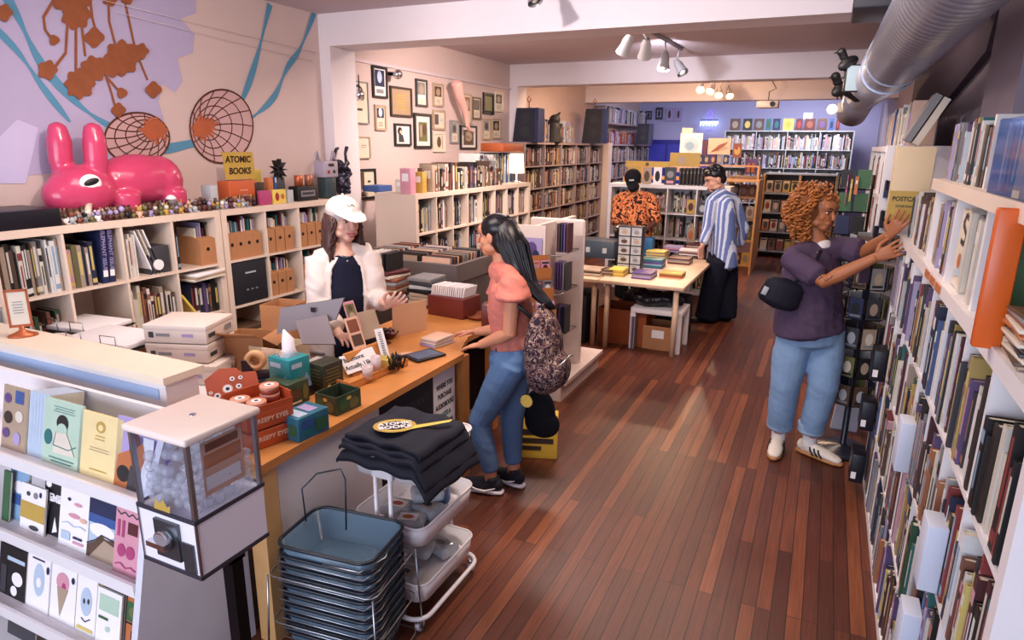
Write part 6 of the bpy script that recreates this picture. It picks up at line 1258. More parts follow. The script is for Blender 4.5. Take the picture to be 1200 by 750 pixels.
for k, (px, w, h, c, l) in enumerate(((473,.12,.24,'pink','pink boxed toy'),(487,.14,.13,'cream','cream card box'),(494,.1,.2,'mustard','mustard box'),(500,.14,.13,'navy','navy box with white stripe'),(506,.12,.26,'tan','tan tall box'))):
    p = P(px, 226, x=-3.6); t = thing('product_box', '%s at the near end of the framed-picture cube case top' % l, 'box', (-3.62-.12*(k%2), max(5.36,p.y), 1.49)); child(MB().bbox(0,0,h/2,.12,w*.75,h,pm(c),.003), 'box_body', t); b = MB(); art(b, frameM((-.06,-w*.38,0),(1,0,0),(0,0,1)), .12,h,[('r',.2,.5,.8,.8,'white')],.0015); child(b, 'printed_art', t)
# ================================================================ RIGHT SIDE
AC = mat('blue_acrylic',(70,110,176),.08,vary=0,alpha=.42)
ab = thing('acrylic_bin', 'blue tinted clear acrylic bin at the near end of the upper right board', 'bin', (.60,2.06,1.836)); 
for a in ((-.18,.14,-.28,-.275,0,.2),(-.18,.14,.275,.28,0,.2),(-.18,-.175,-.275,.275,0,.2),(.135,.14,-.275,.275,0,.2),(-.18,.14,-.28,.28,-.0,.004)): child(MB().box(*a,AC), 'acrylic_wall', ab)
for k in range(11):
    c_ = ['lavender','navy','rust','teal','silver','navy','brown','lavender','charcoal','blue','silver'][k]; b = MB(); b.box(0,.16,-.012,.012,0,.185,pm(c_)); b.box(-.0006,0,-.006,.006,.03,.16,pm(['white','sky_blue','orange','white','navy','yellow','cream','charcoal','pink','white','blue'][k])); o_ = b.build('paperback', label='%s paperback, %s from the far end inside the blue acrylic bin' % (c_, ORD[k]), cat='book', group='paperbacks in the acrylic bin'); o_.location = (.44,2.31-.047*k,1.842)
t = thing('face_out_book', 'purple-grey face-out book with a dark pointing figure at the top right edge', 'book', (.425,1.93,1.836)); b = MB(); b.box(-.0,.02,-.14,.12,0,.155,pm('lavender')); child(b, 'cover', t); b = MB(); art(b, frameM((-.002,.12,0),(0,-1,0),(0,0,1)), .26,.155,[('r',0,0,1,1,'grey'),('e',.4,.55,.12,.28,'maroon'),('e',.42,.75,.08,.15,'charcoal'),('p',[(.05,.7),(.2,.8),(.3,1),(.1,1)],'orange'),('r',.02,.02,.3,.14,'cream')],.001); child(b, 'cover_art', t)
t = thing('display_case', 'boxed pair of yellow and purple figures behind the row on the upper right board', 'boxed toys', (.70,3.0,1.836)); child(MB().bbox(0,0,.12,.1,.36,.25,pm('charcoal'),.004), 'box_body', t)
for k in (-1,1): b = MB(); art(b, frameM((-.052,k*.09+.07,.02),(0,-1,0),(0,0,1)), .14,.21,[('r',0,0,1,1,'purple'),('e',.5,.5,.25,.45,'yellow'),('e',.5,.7,.14,.12,'peach')],.001); child(b, 'printed_art', t)
# ledge pieces: face-out cover, orange rack frame, magazine stack
t = thing('face_out_book', 'cream face-out comic with a dark S shape on the right ledge', 'comic', (.44,2.66,1.496)); t.rotation_euler = (0,0,.0); b = MB(); b.box(0,.012,-.10,.10,0,.26,pm('cream')); child(b, 'cover', t); b = MB(); art(b, frameM((-.0012,.10,0),(0,-1,0),(0,0,1)), .2,.26,[('s',[(.75,.9),(.45,.95),(.3,.82),(.7,.7),(.6,.58),(.3,.6)],.045,'charcoal'),('p',[(.1,.1),(.5,.4),(.8,.5),(.9,.2)],'pale_blue'),('e',.5,.35,.15,.1,'orange')],.001); child(b, 'cover_art', t)
for k in range(6):
    c_ = ['black','dark_brown','rust','olive','brown','green'][k]; b = MB(); b.box(0,.2,-.018,.018,0,.29,pm(c_)); b.box(-.0006,0,-.008,.008,.05,.25,pm(['cream','tan','mustard','rust','charcoal','tan'][k])); o_ = b.build('art_book', label='tall %s book, %s from the far side in the near nook of the ledge' % (c_.replace('_',' '), ORD[k]), cat='book', group='tall dark books in the near nook'); o_.location = (.45,2.26-.045*k,1.492)
ORR = mat('orange_lacquer',(214,96,36),.3,vary=.06,scale=4)
t = thing('orange_panel', 'orange lacquered upright frame standing on the right ledge near the camera', 'display frame', (.40,1.905,1.492)); child(MB().bbox(0,0,.16,.06,.03,.34,ORR,.004), 'front_post', t); child(MB().bbox(.14,.0,.325,.22,.03,.03,ORR,.004), 'top_rail', t); child(MB().bbox(.25,0,.16,.03,.03,.34,ORR,.004), 'rear_post', t)
for k in range(14):
    c_ = random.choice(['rust','brown','cream','tan','orange','charcoal','grey']); b = MB().bbox(0,0,.004,.26,.17,.0078,pm(c_),.001); o_ = b.build('magazine', label='%s magazine, %s from the bottom of the flat pile at the right edge' % (c_, ORD[k]), cat='magazine', group='flat magazine pile at the right edge'); o_.location = (.55+random.uniform(-.008,.008),1.77+random.uniform(-.008,.008),1.492+.008*k); o_.rotation_euler = (0,0,random.uniform(-.08,.08))
t = thing('printed_bag', 'dark patterned item with a white striped oval behind the orange frame', 'bag', (.52,1.72,1.61)); child(MB().bbox(.05,0,.08,.1,.14,.17,mat('plum_cloth',(84,36,50),.7,vary=.3),.01), 'bag_body', t); b = MB(); M_ = frameM((-.001,.05,.0),(0,-1,0),(0,0,1)); art(b, M_, .1,.16,[('e',.5,.5,.42,.42,'cream')]+S(.2,.8,.2,.8,7,'charcoal',.4,),.001); child(b, 'striped_oval', t)
# labels on the ledge, white book blocks among the spines
for k in range(3): tag(MB().box(.404,.409,3.02-.15*k,3.12-.15*k,1.455,1.483,pm('orange')).build('shelf_label', base=(.406,3.07-.15*k,1.455)), 'orange shelf label on the right ledge front, %s from the far end' % ORD[k], 'label')
for k, (ci, ri, off, lab) in enumerate(((3,2,.2,'upper'),(1,2,.12,'lower right'),(1,1,.22,'lowest'))):
    a0, a1 = csR[ci]; z = zsR[ri][0]
    b = MB().bbox(0,0,.1,.05,.10,.2,mat('pale_blue_white',(200,206,224),.5,vary=.02),.003); b.build('bookend_box', base=None, label='plain white box protruding from the right cubes, %s one' % lab, cat='box').location = (.385, a0+off, z+.003)
# postcards rack box beyond the ledge
t = thing('postcard_sign', 'cream box with a yellow band reading POSTCARDS STARTING AT over the wire rack', 'sign', (.42,4.36,1.56)); child(MB().bbox(0,0,.205,.19,.1,.41,mat('cream_card',(224,200,164),.6),.002), 'box_body', t); child(MB().box(-.096,.096,-.0525,-.0505,0,.17,pm('mustard')), 'yellow_band', t)
text('POSTCARDS', .034, pm('dark_brown'), t, frameM((.005,-.0535,.125),(1,0,0),(0,0,1)), bold=.03, sx=.9); text('STARTING AT', .019, pm('dark_brown'), t, frameM((0,-.0535,.085),(1,0,0),(0,0,1)), bold=.02)
t = thing('leaning_books', 'pair of cream volumes leaning on the far upper right case', 'book', (.46,4.95,1.985)); b = MB(); b.T = Matrix.Rotation(.45,4,'Y'); b.box(-.02,.02,-.1,.1,0,.3,pm('cream')); b.box(-.07,-.03,-.1,.1,0,.3,pm('grey')); child(b, 'volumes', t)
# end panel with black hooks and spinner with cards
t = thing('rack_end', 'white end panel with black wire hooks between the spinner and the wall case', 'display panel', (.40,5.2,0)); child(MB().bbox(.03,.0,.99,.2,.04,1.98,WHITE,.004), 'panel', t)
for k in range(6):
    z = 1.75-.2*k; child(MB().tube([(-.04,-.02,z),(-.04,-.1,z),(-.04,-.1,z-.05),(.06,-.1,z-.05),(.06,-.1,z),(.06,-.02,z)],.006,BLACKM,6), 'wire_hook', t); child(MB().box(-.05,.07,-.09,-.03,z-.11,z-.0,pm(['navy','black','navy','black','charcoal','navy'][k])), 'hung_pouch', t)
sp = thing('spinner_rack', 'black wire spinner rack of postcards on a round black base', 'spinner rack', (.30,4.60,0)); child(MB().lathe([(.0004,0),(.17,0),(.17,.02),(.15,.035),(.03,.045),(.02,.06),(.02,1.5),(.0004,1.5)], mat('black_base',(30,32,48),.3), n=28), 'base_and_pole', sp)
for lv in range(6):
    z = .36+.19*lv; mb = MB()
    for zz in (z, z+.05): mb.tube([(.13*math.cos(a*PI/4), .13*math.sin(a*PI/4), zz) for a in range(8)], .004, BLACKM, 5, closed=True)
    for a in range(8): mb.tube([(.13*math.cos(a*PI/4), .13*math.sin(a*PI/4), z-.01),(.13*math.cos(a*PI/4), .13*math.sin(a*PI/4), z+.14)],.003,BLACKM,5); mb.tube([(.02*math.cos(a*PI/4), .02*math.sin(a*PI/4), z),(.13*math.cos(a*PI/4), .13*math.sin(a*PI/4), z)],.003,BLACKM,5)
    child(mb, 'wire_tier', sp)
    for a in range(8):
        an = a*PI/4+PI/8; c_ = random.choice(['charcoal','black','grey','tan','navy','brown','silver','olive']); b = MB(); b.box(-.004,.004,-.04,.04,0,.13,pm(c_)); art(b, frameM((.0045,-.04,0),(0,1,0),(0,0,1)), .08,.13,[('e',.5,.5,.3,.3,random.choice(['silver','tan','black','cream'])),('r',.1,.1,.9,.2,random.choice(['black','grey']))]); o_ = b.build('postcard', label='postcard in the black spinner rack, %s tier from the floor, pocket %s of the ring' % (ORD[lv], ORD[a]), cat='postcard', group='postcards in the spinner rack'); o_.location = (.30+.125*math.cos(an), 4.60+.125*math.sin(an), z+.006); o_.rotation_euler = (0,0,an)
t = thing('white_plinth', 'narrow white flat-topped plinth behind the spinner base', 'plinth', (.33,5.0,0)); child(MB().prism([(-.10,0),(.07,0),(.07,.55),(-.05,.55)], -.03,.03, mat('pale_blue_white',(200,206,224),.5), 'y'), 'plinth_body', t)
for k, (px, py, y, l) in enumerate(((1030,425,3.98,'upper black leaflet holder on the far end of the right cubes'),(1016,483,4.05,'middle black leaflet holder on the far end of the right cubes'),(1000,570,3.98,'lowest black leaflet holder near the floor by the right cubes'))):
    p = P(px, py, y=y); t = thing('leaflet_holder', l, 'leaflet holder', (min(p.x+.0,.375), y, max(p.z-.08,.12))); child(MB().bbox(0,0,.08,.07,.16,.17,mat('navy_black_plastic',(20,20,32),.4),.004), 'holder', t); child(MB().box(-.03,-.005,-.083,-.081,.02,.06,pm('white')), 'white_tag', t)
# orange magazines far right of curly head
for k, (a, b_, c0, c1, c) in enumerate(((1000,1007,207,228,'orange'),(994,1000,210,236,'mustard'),(990,994,205,240,'magenta'))): facing(a,b_,c0,c1,6.2,c,[('r',.2,.6,.8,.8,'cream')],'%s card hanging in the dark rack right of the curly hair' % c,'card','hung_card')
dk_ = thing('wire_rack', 'dark wire rack of cards behind the curly-haired woman', 'rack', (.20,6.3,0)); mb = MB(); 
for x in (-.12,.14): mb.tube([(x,0,0),(x,0,1.75)],.012,BLACKM,8)
for k in range(8): mb.tube([(-.12,-.03,.3+.19*k),(.14,-.03,.3+.19*k)],.006,BLACKM,6)
child(mb, 'wire_frame', dk_)
for k in range(16): 
    b = MB().box(-.05,.05,-.02,0,0,.15,pm(random.choice(['charcoal','navy','green','black','teal','grey']))); o_ = b.build('hung_card', label='dark card in the wire rack, %s level up, %s column' % (ORD[k//2], ['left','right'][k%2]), cat='card', group='cards in the dark wire rack'); o_.location = (.15+.12*(k%2), 6.26, .31+.19*(k//2))
# ================================================================ PEOPLE
def skin_mat(name, rgb): 
    m = mat(name, rgb, .5, vary=.05, scale=20); b = m.node_tree.nodes['Principled BSDF']; b.inputs['Subsurface Weight'].default_value = .08; b.inputs['Subsurface Scale'].default_value = .02; return m
def nrm(v): return Vector(v).normalized()
class Person:
    def __init__(s, label, base, f, skin):
        s.base = Vector(base); s.label = label; s.bm = bmesh.new(); s.f = nrm(f); s.s = V(0,0,1).cross(s.f).normalized(); s.skin = skin; s.kids = []
    def l(s, p): return Vector(p)-s.base
    def loft(s, pts, rad, side=None, bm=None, n=12): bloft(s.bm if bm is None else bm, [s.l(p) for p in pts], rad, side or s.s, n)
    def ball(s, c, r, rot=None, bm=None): bball(s.bm if bm is None else bm, s.l(c), r, rot)
    def head(s, c, F, U=None, k=1.0):
        F = nrm(F); U = nrm((U or V(0,0,1))-F*F.dot(U or V(0,0,1))); S = U.cross(F); s.hF, s.hU, s.hS, s.hc, s.hk = F, U, S, Vector(c), k
        rot = Matrix((S, F, U)).transposed(); H = lambda x, y, z: s.hc+(S*x+F*y+U*z)*k
        s.H = H; R = lambda a, b, c_: (a*k, b*k, c_*k)
        s.ball(H(0,-.012,.035), R(.074,.093,.082), rot); s.ball(H(0,.022,-.03), R(.060,.064,.072), rot); s.ball(H(0,.05,-.078), R(.032,.034,.028), rot)
        s.ball(H(0,.062,.045), R(.052,.03,.035), rot); s.ball(H(0,.034,-.022), R(.056,.046,.066), rot)
        for q in (-1,1): s.ball(H(q*.032,.052,-.022), R(.026,.024,.028), rot); s.ball(H(q*.076,-.005,-.002), R(.010,.020,.032), rot); s.ball(H(q*.045,.01,-.06), R(.022,.045,.025), rot)
        s.ball(H(0,.083,.030), R(.045,.011,.009), rot); s.loft([H(0,.083,.022),H(0,.096,.0),H(0,.108,-.020),H(0,.100,-.030)], [R(.009,.009,0)[:2],R(.010,.010,0)[:2],R(.015,.012,0)[:2],R(.014,.008,0)[:2]], S)
        s.ball(H(0,.082,-.052), R(.024,.014,.007), rot); s.ball(H(0,.080,-.062), R(.021,.013,.008), rot); s.rot = rot
    def face(s, brow, lip, smile=False, iris=(60,38,26)):
        H, k, rot = s.H, s.hk, s.rot
        for q in (-1,1):
            b = MB(); b.ball(s.l(H(q*.031,.0775,.010)), (.0125*k,.008*k,.0062*k), mat('eye_white',(206,196,190),.25,vary=0), 12, rot); s.kids.append((b,'eye'))
            b = MB(); b.ball(s.l(H(q*.031,.084,.010)), (.0058*k,.0028*k,.0058*k), mat('iris_%d' % iris[0],iris,.2,vary=0), 10, rot); s.kids.append((b,'iris'))
            b = MB(); b.tube([s.l(H(q*.017,.090,.021)),s.l(H(q*.031,.0925,.024)),s.l(H(q*.047,.083,.020))],[.0022*k,.003*k,.0015*k],mat('lash',(24,18,18),.6),6); s.kids.append((b,'eyelash'))
            b = MB(); b.tube([s.l(H(q*.014,.093,.034)),s.l(H(q*.032,.093,.040)),s.l(H(q*.052,.080,.034))],[.0035*k,.0035*k,.0015*k],brow,6); s.kids.append((b,'eyebrow'))
        b = MB(); w = .028 if smile else .021
        up = .006 if smile else 0
        b.tube([s.l(H(-w,.082,-.055+up)),s.l(H(-w*.4,.096,-.0535)),s.l(H(w*.4,.096,-.0535)),s.l(H(w,.082,-.055+up))],[.002,.0045,.0045,.002],lip,8)
        b.tube([s.l(H(-w,.082,-.056+up)),s.l(H(-w*.4,.093,-.067)),s.l(H(w*.4,.093,-.067)),s.l(H(w,.082,-.056+up))],[.002,.0055,.0055,.002],lip,8); s.kids.append((b,'lips'))
        if smile: b = MB(); b.ball(s.l(H(0,.087,-.060)),(.019*k,.009*k,.0055*k),pm('white'),12,rot); s.kids.append((b,'teeth'))
    def neck(s, nb, r=.05): s.loft([s.H(0,-.02,-.03), s.H(0,-.025,-.085), nb, Vector(nb)-V(0,0,.05)], [r, r*.96, r*1.08, r*1.5])
    def hand(s, W, D, N, T, curl=.35, k=1.0, spread=.0):
        W = Vector(W); D = nrm(D); T = nrm(T-D*D.dot(T)); Np = D.cross(T); Np = Np if Np.dot(Vector(N)) > 0 else -Np
        s.loft([W-D*.02*k, W+D*.012*k, W+D*.045*k, W+D*.075*k, W+D*.092*k], [(.026*k,.019*k),(.029*k,.017*k),(.039*k,.015*k),(.042*k,.013*k),(.036*k,.010*k)], T)
        for i, L in enumerate((.072,.082,.077,.060)):
            o = T*(.031-.0215*i)*k; d = (D+T*(.1-.07*i)*(1+spread)).normalized(); p0 = W+D*.078*k+o; pts = [p0]; r = [.0095*k]
            for j, fr in enumerate((.5,.3,.24)):
                a = curl*(j+.5); dd = (d*math.cos(a)+Np*math.sin(a)).normalized(); pts.append(pts[-1]+dd*L*fr*k); r.append((.0090,.0082,.0068)[j]*k)
            s.loft(pts, r, T, n=8)
        p0 = W+D*.022*k+T*.026*k; p1 = p0+(D*.6+T*.75+Np*.15).normalized()*.038*k; p2 = p1+(D*.9+T*.3+Np*.25*(1+curl)).normalized()*.032*k; p3 = p2+(D*.95+T*.05+Np*.3).normalized()*.024*k
        s.loft([p0-T*.012*k,p0,p1,p2,p3],[.013*k,.0145*k,.0115*k,.0105*k,.008*k],T,n=8)
    def arm(s, S_, E, W, r=(.052,.043,.036,.040,.026)):
        S_, E, W = Vector(S_), Vector(E), Vector(W)
        s.loft([S_, S_.lerp(E,.5), E, E.lerp(W,.3), W], list(r))
    def leg(s, Hp, K, A, r=(.095,.075,.056,.058,.038)):
        Hp, K, A = Vector(Hp), Vector(K), Vector(A); s.loft([Hp, Hp.lerp(K,.5), K, K.lerp(A,.35), A], list(r))
    def foot(s, A, toe): 
        A, toe = Vector(A), Vector(toe); d = (toe-A); d.z = 0; h = A-d.normalized()*.05; m_ = A.lerp(toe,.55); s.loft([V(h.x,h.y,.045), V(A.x,A.y,.05), V(m_.x,m_.y,.042), A.lerp(toe,.85)*1-V(0,0,A.lerp(toe,.85).z-.034)], [(.024,.024),(.03,.036),(.03,.016),(.022,.010)], d.cross(V(0,0,1))); s.loft([A+V(0,0,.05),A-V(0,0,.02)], [.036,.036])
    def shoe(s, A, toe, up, sole, name='shoe', extra=None):
        """low shoe around ankle A pointing to toe on the floor"""
        A, toe = Vector(A), Vector(toe); d = V(toe.x-A.x, toe.y-A.y, 0); L = d.length; d.normalize(); w = V(-d.y,d.x,0); b = bmesh.new(); o = V(A.x,A.y,0)-s.base; o.z = 0
        P_ = lambda a, z: o+d*a+V(0,0,z)
        bloft(b, [P_(-.065,.06),P_(-.03,.06),P_(.04,.055),P_(L*.6,.045),P_(L*.85,.036),P_(L,.03)], [(.030,.032),(.038,.045),(.042,.042),(.047,.030),(.043,.023),(.028,.014)], w)
        bloft(b, [P_(-.012,.06),P_(-.014,.105)], [(.036,.045),(.037,.048)], d)
        o1 = remeshed(name, b, [up], .006, None, 3)
        sb = bmesh.new(); bloft(sb, [P_(-.075,.016),P_(-.03,.016),P_(.04,.016),P_(L*.6,.016),P_(L*.88,.016),P_(L+.015,.016)], [(.026,.014),(.042,.017),(.042,.017),(.05,.017),(.045,.017),(.022,.012)], w, 14)
        so = remeshed('sole', sb, [sole], .006, o1, 2)
        if extra: extra(P_, w, d, L, o1)
        s.post.append(o1); return o1
    post = None
    def cloth(s, name, bm, mats, voxel=.009, smooth=6, label=None, assign=None, wrinkle=0):
        o = remeshed(name, bm, mats, voxel, None, smooth, assign)
        if wrinkle:
            cs = [v.co.copy() for v in o.data.vertices]; ns = [v.normal.copy() for v in o.data.vertices]; fl = []
            for c_, n0 in zip(cs, ns):
                q = V(c_.x*9, c_.y*9, c_.z*6); n_ = noise.noise(q+V(3,1,7))+.6*noise.noise(V(c_.x*16,c_.y*16,c_.z*30+c_.x*14)); fl += list(c_+n0*wrinkle*n_)
            o.data.vertices.foreach_set('co', fl); o.data.update()
        if label: o['label'] = label
        s.post.append(o); return o
    def finish(s, voxel=.0055, group=None):
        o = remeshed('person', s.bm, [s.skin], voxel, None, 4); o.location = s.base; tag(o, s.label, 'person', group)
        for b, n in s.kids: child(b, n, o)
        for c in s.post: c.parent = o
        return o
def newp(*a): p = Person(*a); p.post = []; return p
def strand_tube(mb, pts, r, m, n=5): mb.tube(pts, [r*.9]+[r]*(len(pts)-2)+[r*.35], m, n)
# ---------- fabrics
def fabric(name, rgb, rough=.9, bump=.25, bscale=90, vary=.08, scale=12): return mat(name, rgb, rough, bump=bump, bscale=bscale, vary=vary, scale=scale, spec=.2)
def stripes_mat(name, c1, c2, scale, axis='X', rot=0.0):
    m = mat(name, c1, .85, vary=0, spec=.2); nt = m.node_tree; b = nt.nodes['Principled BSDF']; tc = nt.nodes.new('ShaderNodeTexCoord'); mp = nt.nodes.new('ShaderNodeMapping'); mp.inputs['Rotation'].default_value = (0,0,rot)
    w = nt.nodes.new('ShaderNodeTexWave'); w.bands_direction = axis; w.inputs['Scale'].default_value = scale; w.inputs['Distortion'].default_value = .15; r = nt.nodes.new('ShaderNodeValToRGB'); r.color_ramp.interpolation = 'CONSTANT'
    r.color_ramp.elements[0].color = (*lin(c1),1); r.color_ramp.elements[1].position = .62; r.color_ramp.elements[1].color = (*lin(c2),1)
    nt.links.new(tc.outputs['Object'], mp.inputs[0]); nt.links.new(mp.outputs[0], w.inputs['Vector']); nt.links.new(w.outputs['Fac'], r.inputs[0]); nt.links.new(r.outputs[0], b.inputs['Base Color']); return m
def patch_mat(name, cols, scale):
    m = mat(name, cols[0], .85, vary=0, spec=.2); nt = m.node_tree; b = nt.nodes['Principled BSDF']; tc = nt.nodes.new('ShaderNodeTexCoord')
    nz = nt.nodes.new('ShaderNodeTexNoise'); nz.inputs['Scale'].default_value = scale; nz.inputs['Detail'].default_value = 2.5; nz.inputs['Distortion'].default_value = 1.2
    r = nt.nodes.new('ShaderNodeValToRGB'); r.color_ramp.interpolation = 'CONSTANT'; n = len(cols); r.color_ramp.elements[0].color = (*lin(cols[0]),1); r.color_ramp.elements[1].position = .64; r.color_ramp.elements[1].color = (*lin(cols[-1]),1)
    for i in range(1, n-1): e = r.color_ramp.elements.new(.38+.26*i/(n-1)); e.color = (*lin(cols[i]),1)
    nt.links.new(tc.outputs['Object'], nz.inputs['Vector']); nt.links.new(nz.outputs['Fac'], r.inputs[0]); nt.links.new(r.outputs[0], b.inputs['Base Color']); return m
def denim(name, rgb): return mat(name, rgb, .9, vary=.22, scale=5, bump=.3, bscale=160, spec=.15)
HB = mat('dark_brown_hair', (66,42,38), .4, vary=.25, scale=30); HK = mat('black_hair', (20,16,22), .3, vary=.2, scale=30); HC = mat('golden_brown_curls', (172,104,52), .5, vary=.35, scale=18); HBR = mat('brown_brow', (52,34,28), .6)
# ================= curly-haired woman at the right bookcase
p = newp('woman with curly golden brown hair reaching towards the right bookcase', (.02,4.42,0), (.8,-.6,0), skin_mat('warm_brown_skin', (172,108,72)))
Y0 = 4.42; hc = Q(961,248,Y0)
p.head(hc, (.76,-.62,-.14), V(.05,0,1), 1.0); p.face(HBR, mat('mauve_lips',(132,68,64),.4)); nb = Q(959,287,Y0+.02); p.neck(nb, .052)
SR = Q(927,303,4.28); SL = Q(988,291,4.52); ER = Q(966,330,4.16); WR = Q(1026,302,4.12); EL = Q(1012,296,4.46); WL = Q(1042,276,4.27)
p.loft([Q(955,393,Y0),Q(955,372,Y0),Q(954,345,Y0),Q(954,318,Y0),Q(956,297,Y0),nb],[(.17,.13),(.165,.125),(.145,.11),(.165,.12),(.15,.08),(.06,.06)])
p.arm(SR,ER,WR,(.055,.047,.041,.043,.027)); p.arm(SL,EL,WL,(.055,.047,.041,.040,.027)); p.loft([SR,nb-V(0,0,.03),SL],[.055,.07,.055],V(0,0,1))
hr = Q(1050,292,4.11); p.hand(WR, hr-WR, V(0,1,.2), V(0,0,1), .3, .98, .25); hl = Q(1064,246,4.22); p.hand(WL, hl-WL, V(.6,.7,0), V(-.3,0,.6), .12, .98, .3)
HR_, HL_ = V(-.05,4.39,.90), V(.09,4.46,.90); KR, KL = Q(920,450,4.36), Q(965,452,4.38); AR, AL = V(-.095,4.44,.10), V(.095,4.43,.11); TR, TL = V(-.105,4.235,.03), V(.285,4.335,.03)
p.leg(HR_,KR,AR); p.leg(HL_,KL,AL); p.foot(AR,TR); p.foot(AL,TL)
JN = denim('light_blue_denim',(132,162,198)); b = bmesh.new()
p.loft([Q(955,366,Y0),Q(955,383,Y0),Q(954,400,Y0)],[(.165,.135),(.19,.15),(.18,.145)],bm=b,n=18)
for Hh, K_, A_, dx in ((HR_,KR,AR,-.01),(HL_,KL,AL,.005)): p.loft([Hh+V(0,0,-.0),Hh.lerp(K_,.5)+V(dx,0,0),K_,K_.lerp(A_,.5),A_+V(0,0,.06)],[(.112,.112),(.112,.110),(.094,.092),(.086,.084),(.080,.078)],bm=b,n=18)
p.cloth('jeans', b, [JN], .009, 5, wrinkle=.006)
b = bmesh.new()
for A_ in (AR,AL): p.loft([A_+V(0,0,.055),A_+V(0,0,.115)],[(.084,.082),(.086,.084)],bm=b,n=18)
p.cloth('cuff', b, [denim('pale_denim_cuff',(158,182,210))], .007, 2)
SHM = fabric('plum_grey_shirt',(84,68,92),.9,.3,40,.12); b = bmesh.new()
p.loft([Q(948,388,Y0),Q(948,364,Y0),Q(950,340,Y0),Q(952,318,Y0),Q(955,301,Y0),Q(957,290,Y0)],[(.235,.185),(.235,.175),(.225,.15),(.215,.145),(.185,.105),(.085,.075)],bm=b,n=20)
p.loft([SR.lerp(nb,.3),SR,SR.lerp(ER,.55),SR.lerp(ER,.8)],[(.066,.062),(.072,.068),(.078,.074),(.08,.076)],bm=b,n=16); p.loft([SL.lerp(nb,.3),SL,SL.lerp(EL,.5),SL.lerp(EL,.85)],[(.07,.07),(.078,.074),(.08,.076),(.082,.078)],bm=b,n=16)
p.loft([SR, nb-V(0,0,.036), SL],[.066,.082,.066],V(0,0,1),bm=b,n=16); p.cloth('shirt', b, [SHM], .009, 6, wrinkle=.010)
b = MB(); 
for q in (-1,1): 
    c_ = nb+p.f*.055+p.s*q*.035-V(0,0,.012); b.faces([p.l(c_+p.s*q*.05+V(0,0,.03)-p.f*.05),p.l(c_-p.s*q*.02+p.f*.02),p.l(c_+p.s*q*.02+p.f*.045-V(0,0,.06)),p.l(c_+p.s*q*.07+p.f*.0-V(0,0,.03)),
        p.l(c_+p.s*q*.05+V(0,0,.036)-p.f*.05),p.l(c_-p.s*q*.02+p.f*.02+V(0,0,.006)),p.l(c_+p.s*q*.02+p.f*.05-V(0,0,.058)),p.l(c_+p.s*q*.07+p.f*.006-V(0,0,.026))],[(0,1,2,3),(7,6,5,4),(0,4,5,1),(1,5,6,2),(2,6,7,3),(3,7,4,0)],SHM)
p.kids.append((b,'collar'))
b = bmesh.new(); p.loft([nb+V(0,0,.004)+p.f*.012,nb-V(0,0,.03)+p.f*.035],[(.062,.062),(.07,.055)],bm=b,n=16); p.cloth('undershirt', b, [fabric('white_tee',(226,220,222))], .007, 2)
b = MB(); b.tube([p.l(nb+V(0,0,.022)+p.s*.057*math.cos(a*PI/8)+p.f*(.015+.057*math.sin(a*PI/8))+V(0,0,-.012*max(0,math.sin(a*PI/8)))) for a in range(16)],.003,METAL,6,closed=True); p.kids.append((b,'necklace'))
cq = [Q(948,380,Y0)+p.f*.17, Q(953,330,Y0)+p.f*.155, Q(957,296,Y0)+p.f*.09]
b = MB(); b.tube([p.l(q) for q in [cq[0].lerp(cq[1],.25),cq[1],cq[2]]],.004,mat('dark_plum',(52,40,58),.8),6)
for k in range(5): b.ball(p.l(cq[0].lerp(cq[1],.1+.2*k)+p.f*.006),.007,pm('dark_brown'),8)
p.kids.append((b,'placket'))
b = MB(); c_ = Q(984,300,Y0)+p.f*.10; b.T = frameM(p.l(Q(976,318,Y0)+p.f*.155+p.s*.07), p.s, V(0,0,1)); b.box(-.045,.045,-.05,.05,-.004,.005,SHM); p.kids.append((b,'chest_pocket'))
STR = mat('suede_stripe',(36,34,44),.7)
def stripe_shoe(P_, w, d, L, o):
    mb = MB()
    for q in (-1,1):
        for k in range(3): a = .035+.028*k; mb.tube([P_(a+.022,.03)+w*q*.049, P_(a,.055)+w*q*.046, P_(a-.01,.072)+w*q*.036],.006,STR,6)
    child(mb, 'side_stripe', o); mb = MB()
    for k in range(5): a = .05+.022*k; mb.tube([P_(a,.078-.006*k)-w*.022, P_(a+.006,.088-.008*k), P_(a,.078-.006*k)+w*.022],.0035,pm('white'),6)
    child(mb, 'laces', o)
for A_, T_ in ((AR,TR),(AL,TL)): p.shoe(A_, T_, mat('off_white_leather',(226,216,204),.5), mat('gum_sole',(176,124,74),.6), extra=stripe_shoe)
b = bmesh.new()
b.free()
for A_ in (AR,AL): b = bmesh.new(); p.loft([A_+V(0,0,-.04),A_+V(0,0,.075)],[.045,.044],bm=b); p.cloth('sock', b, [fabric('white_sock',(232,226,228))], .006, 2)
random.seed(21); b = MB(); hcv = Q(951,246,Y0+.02)
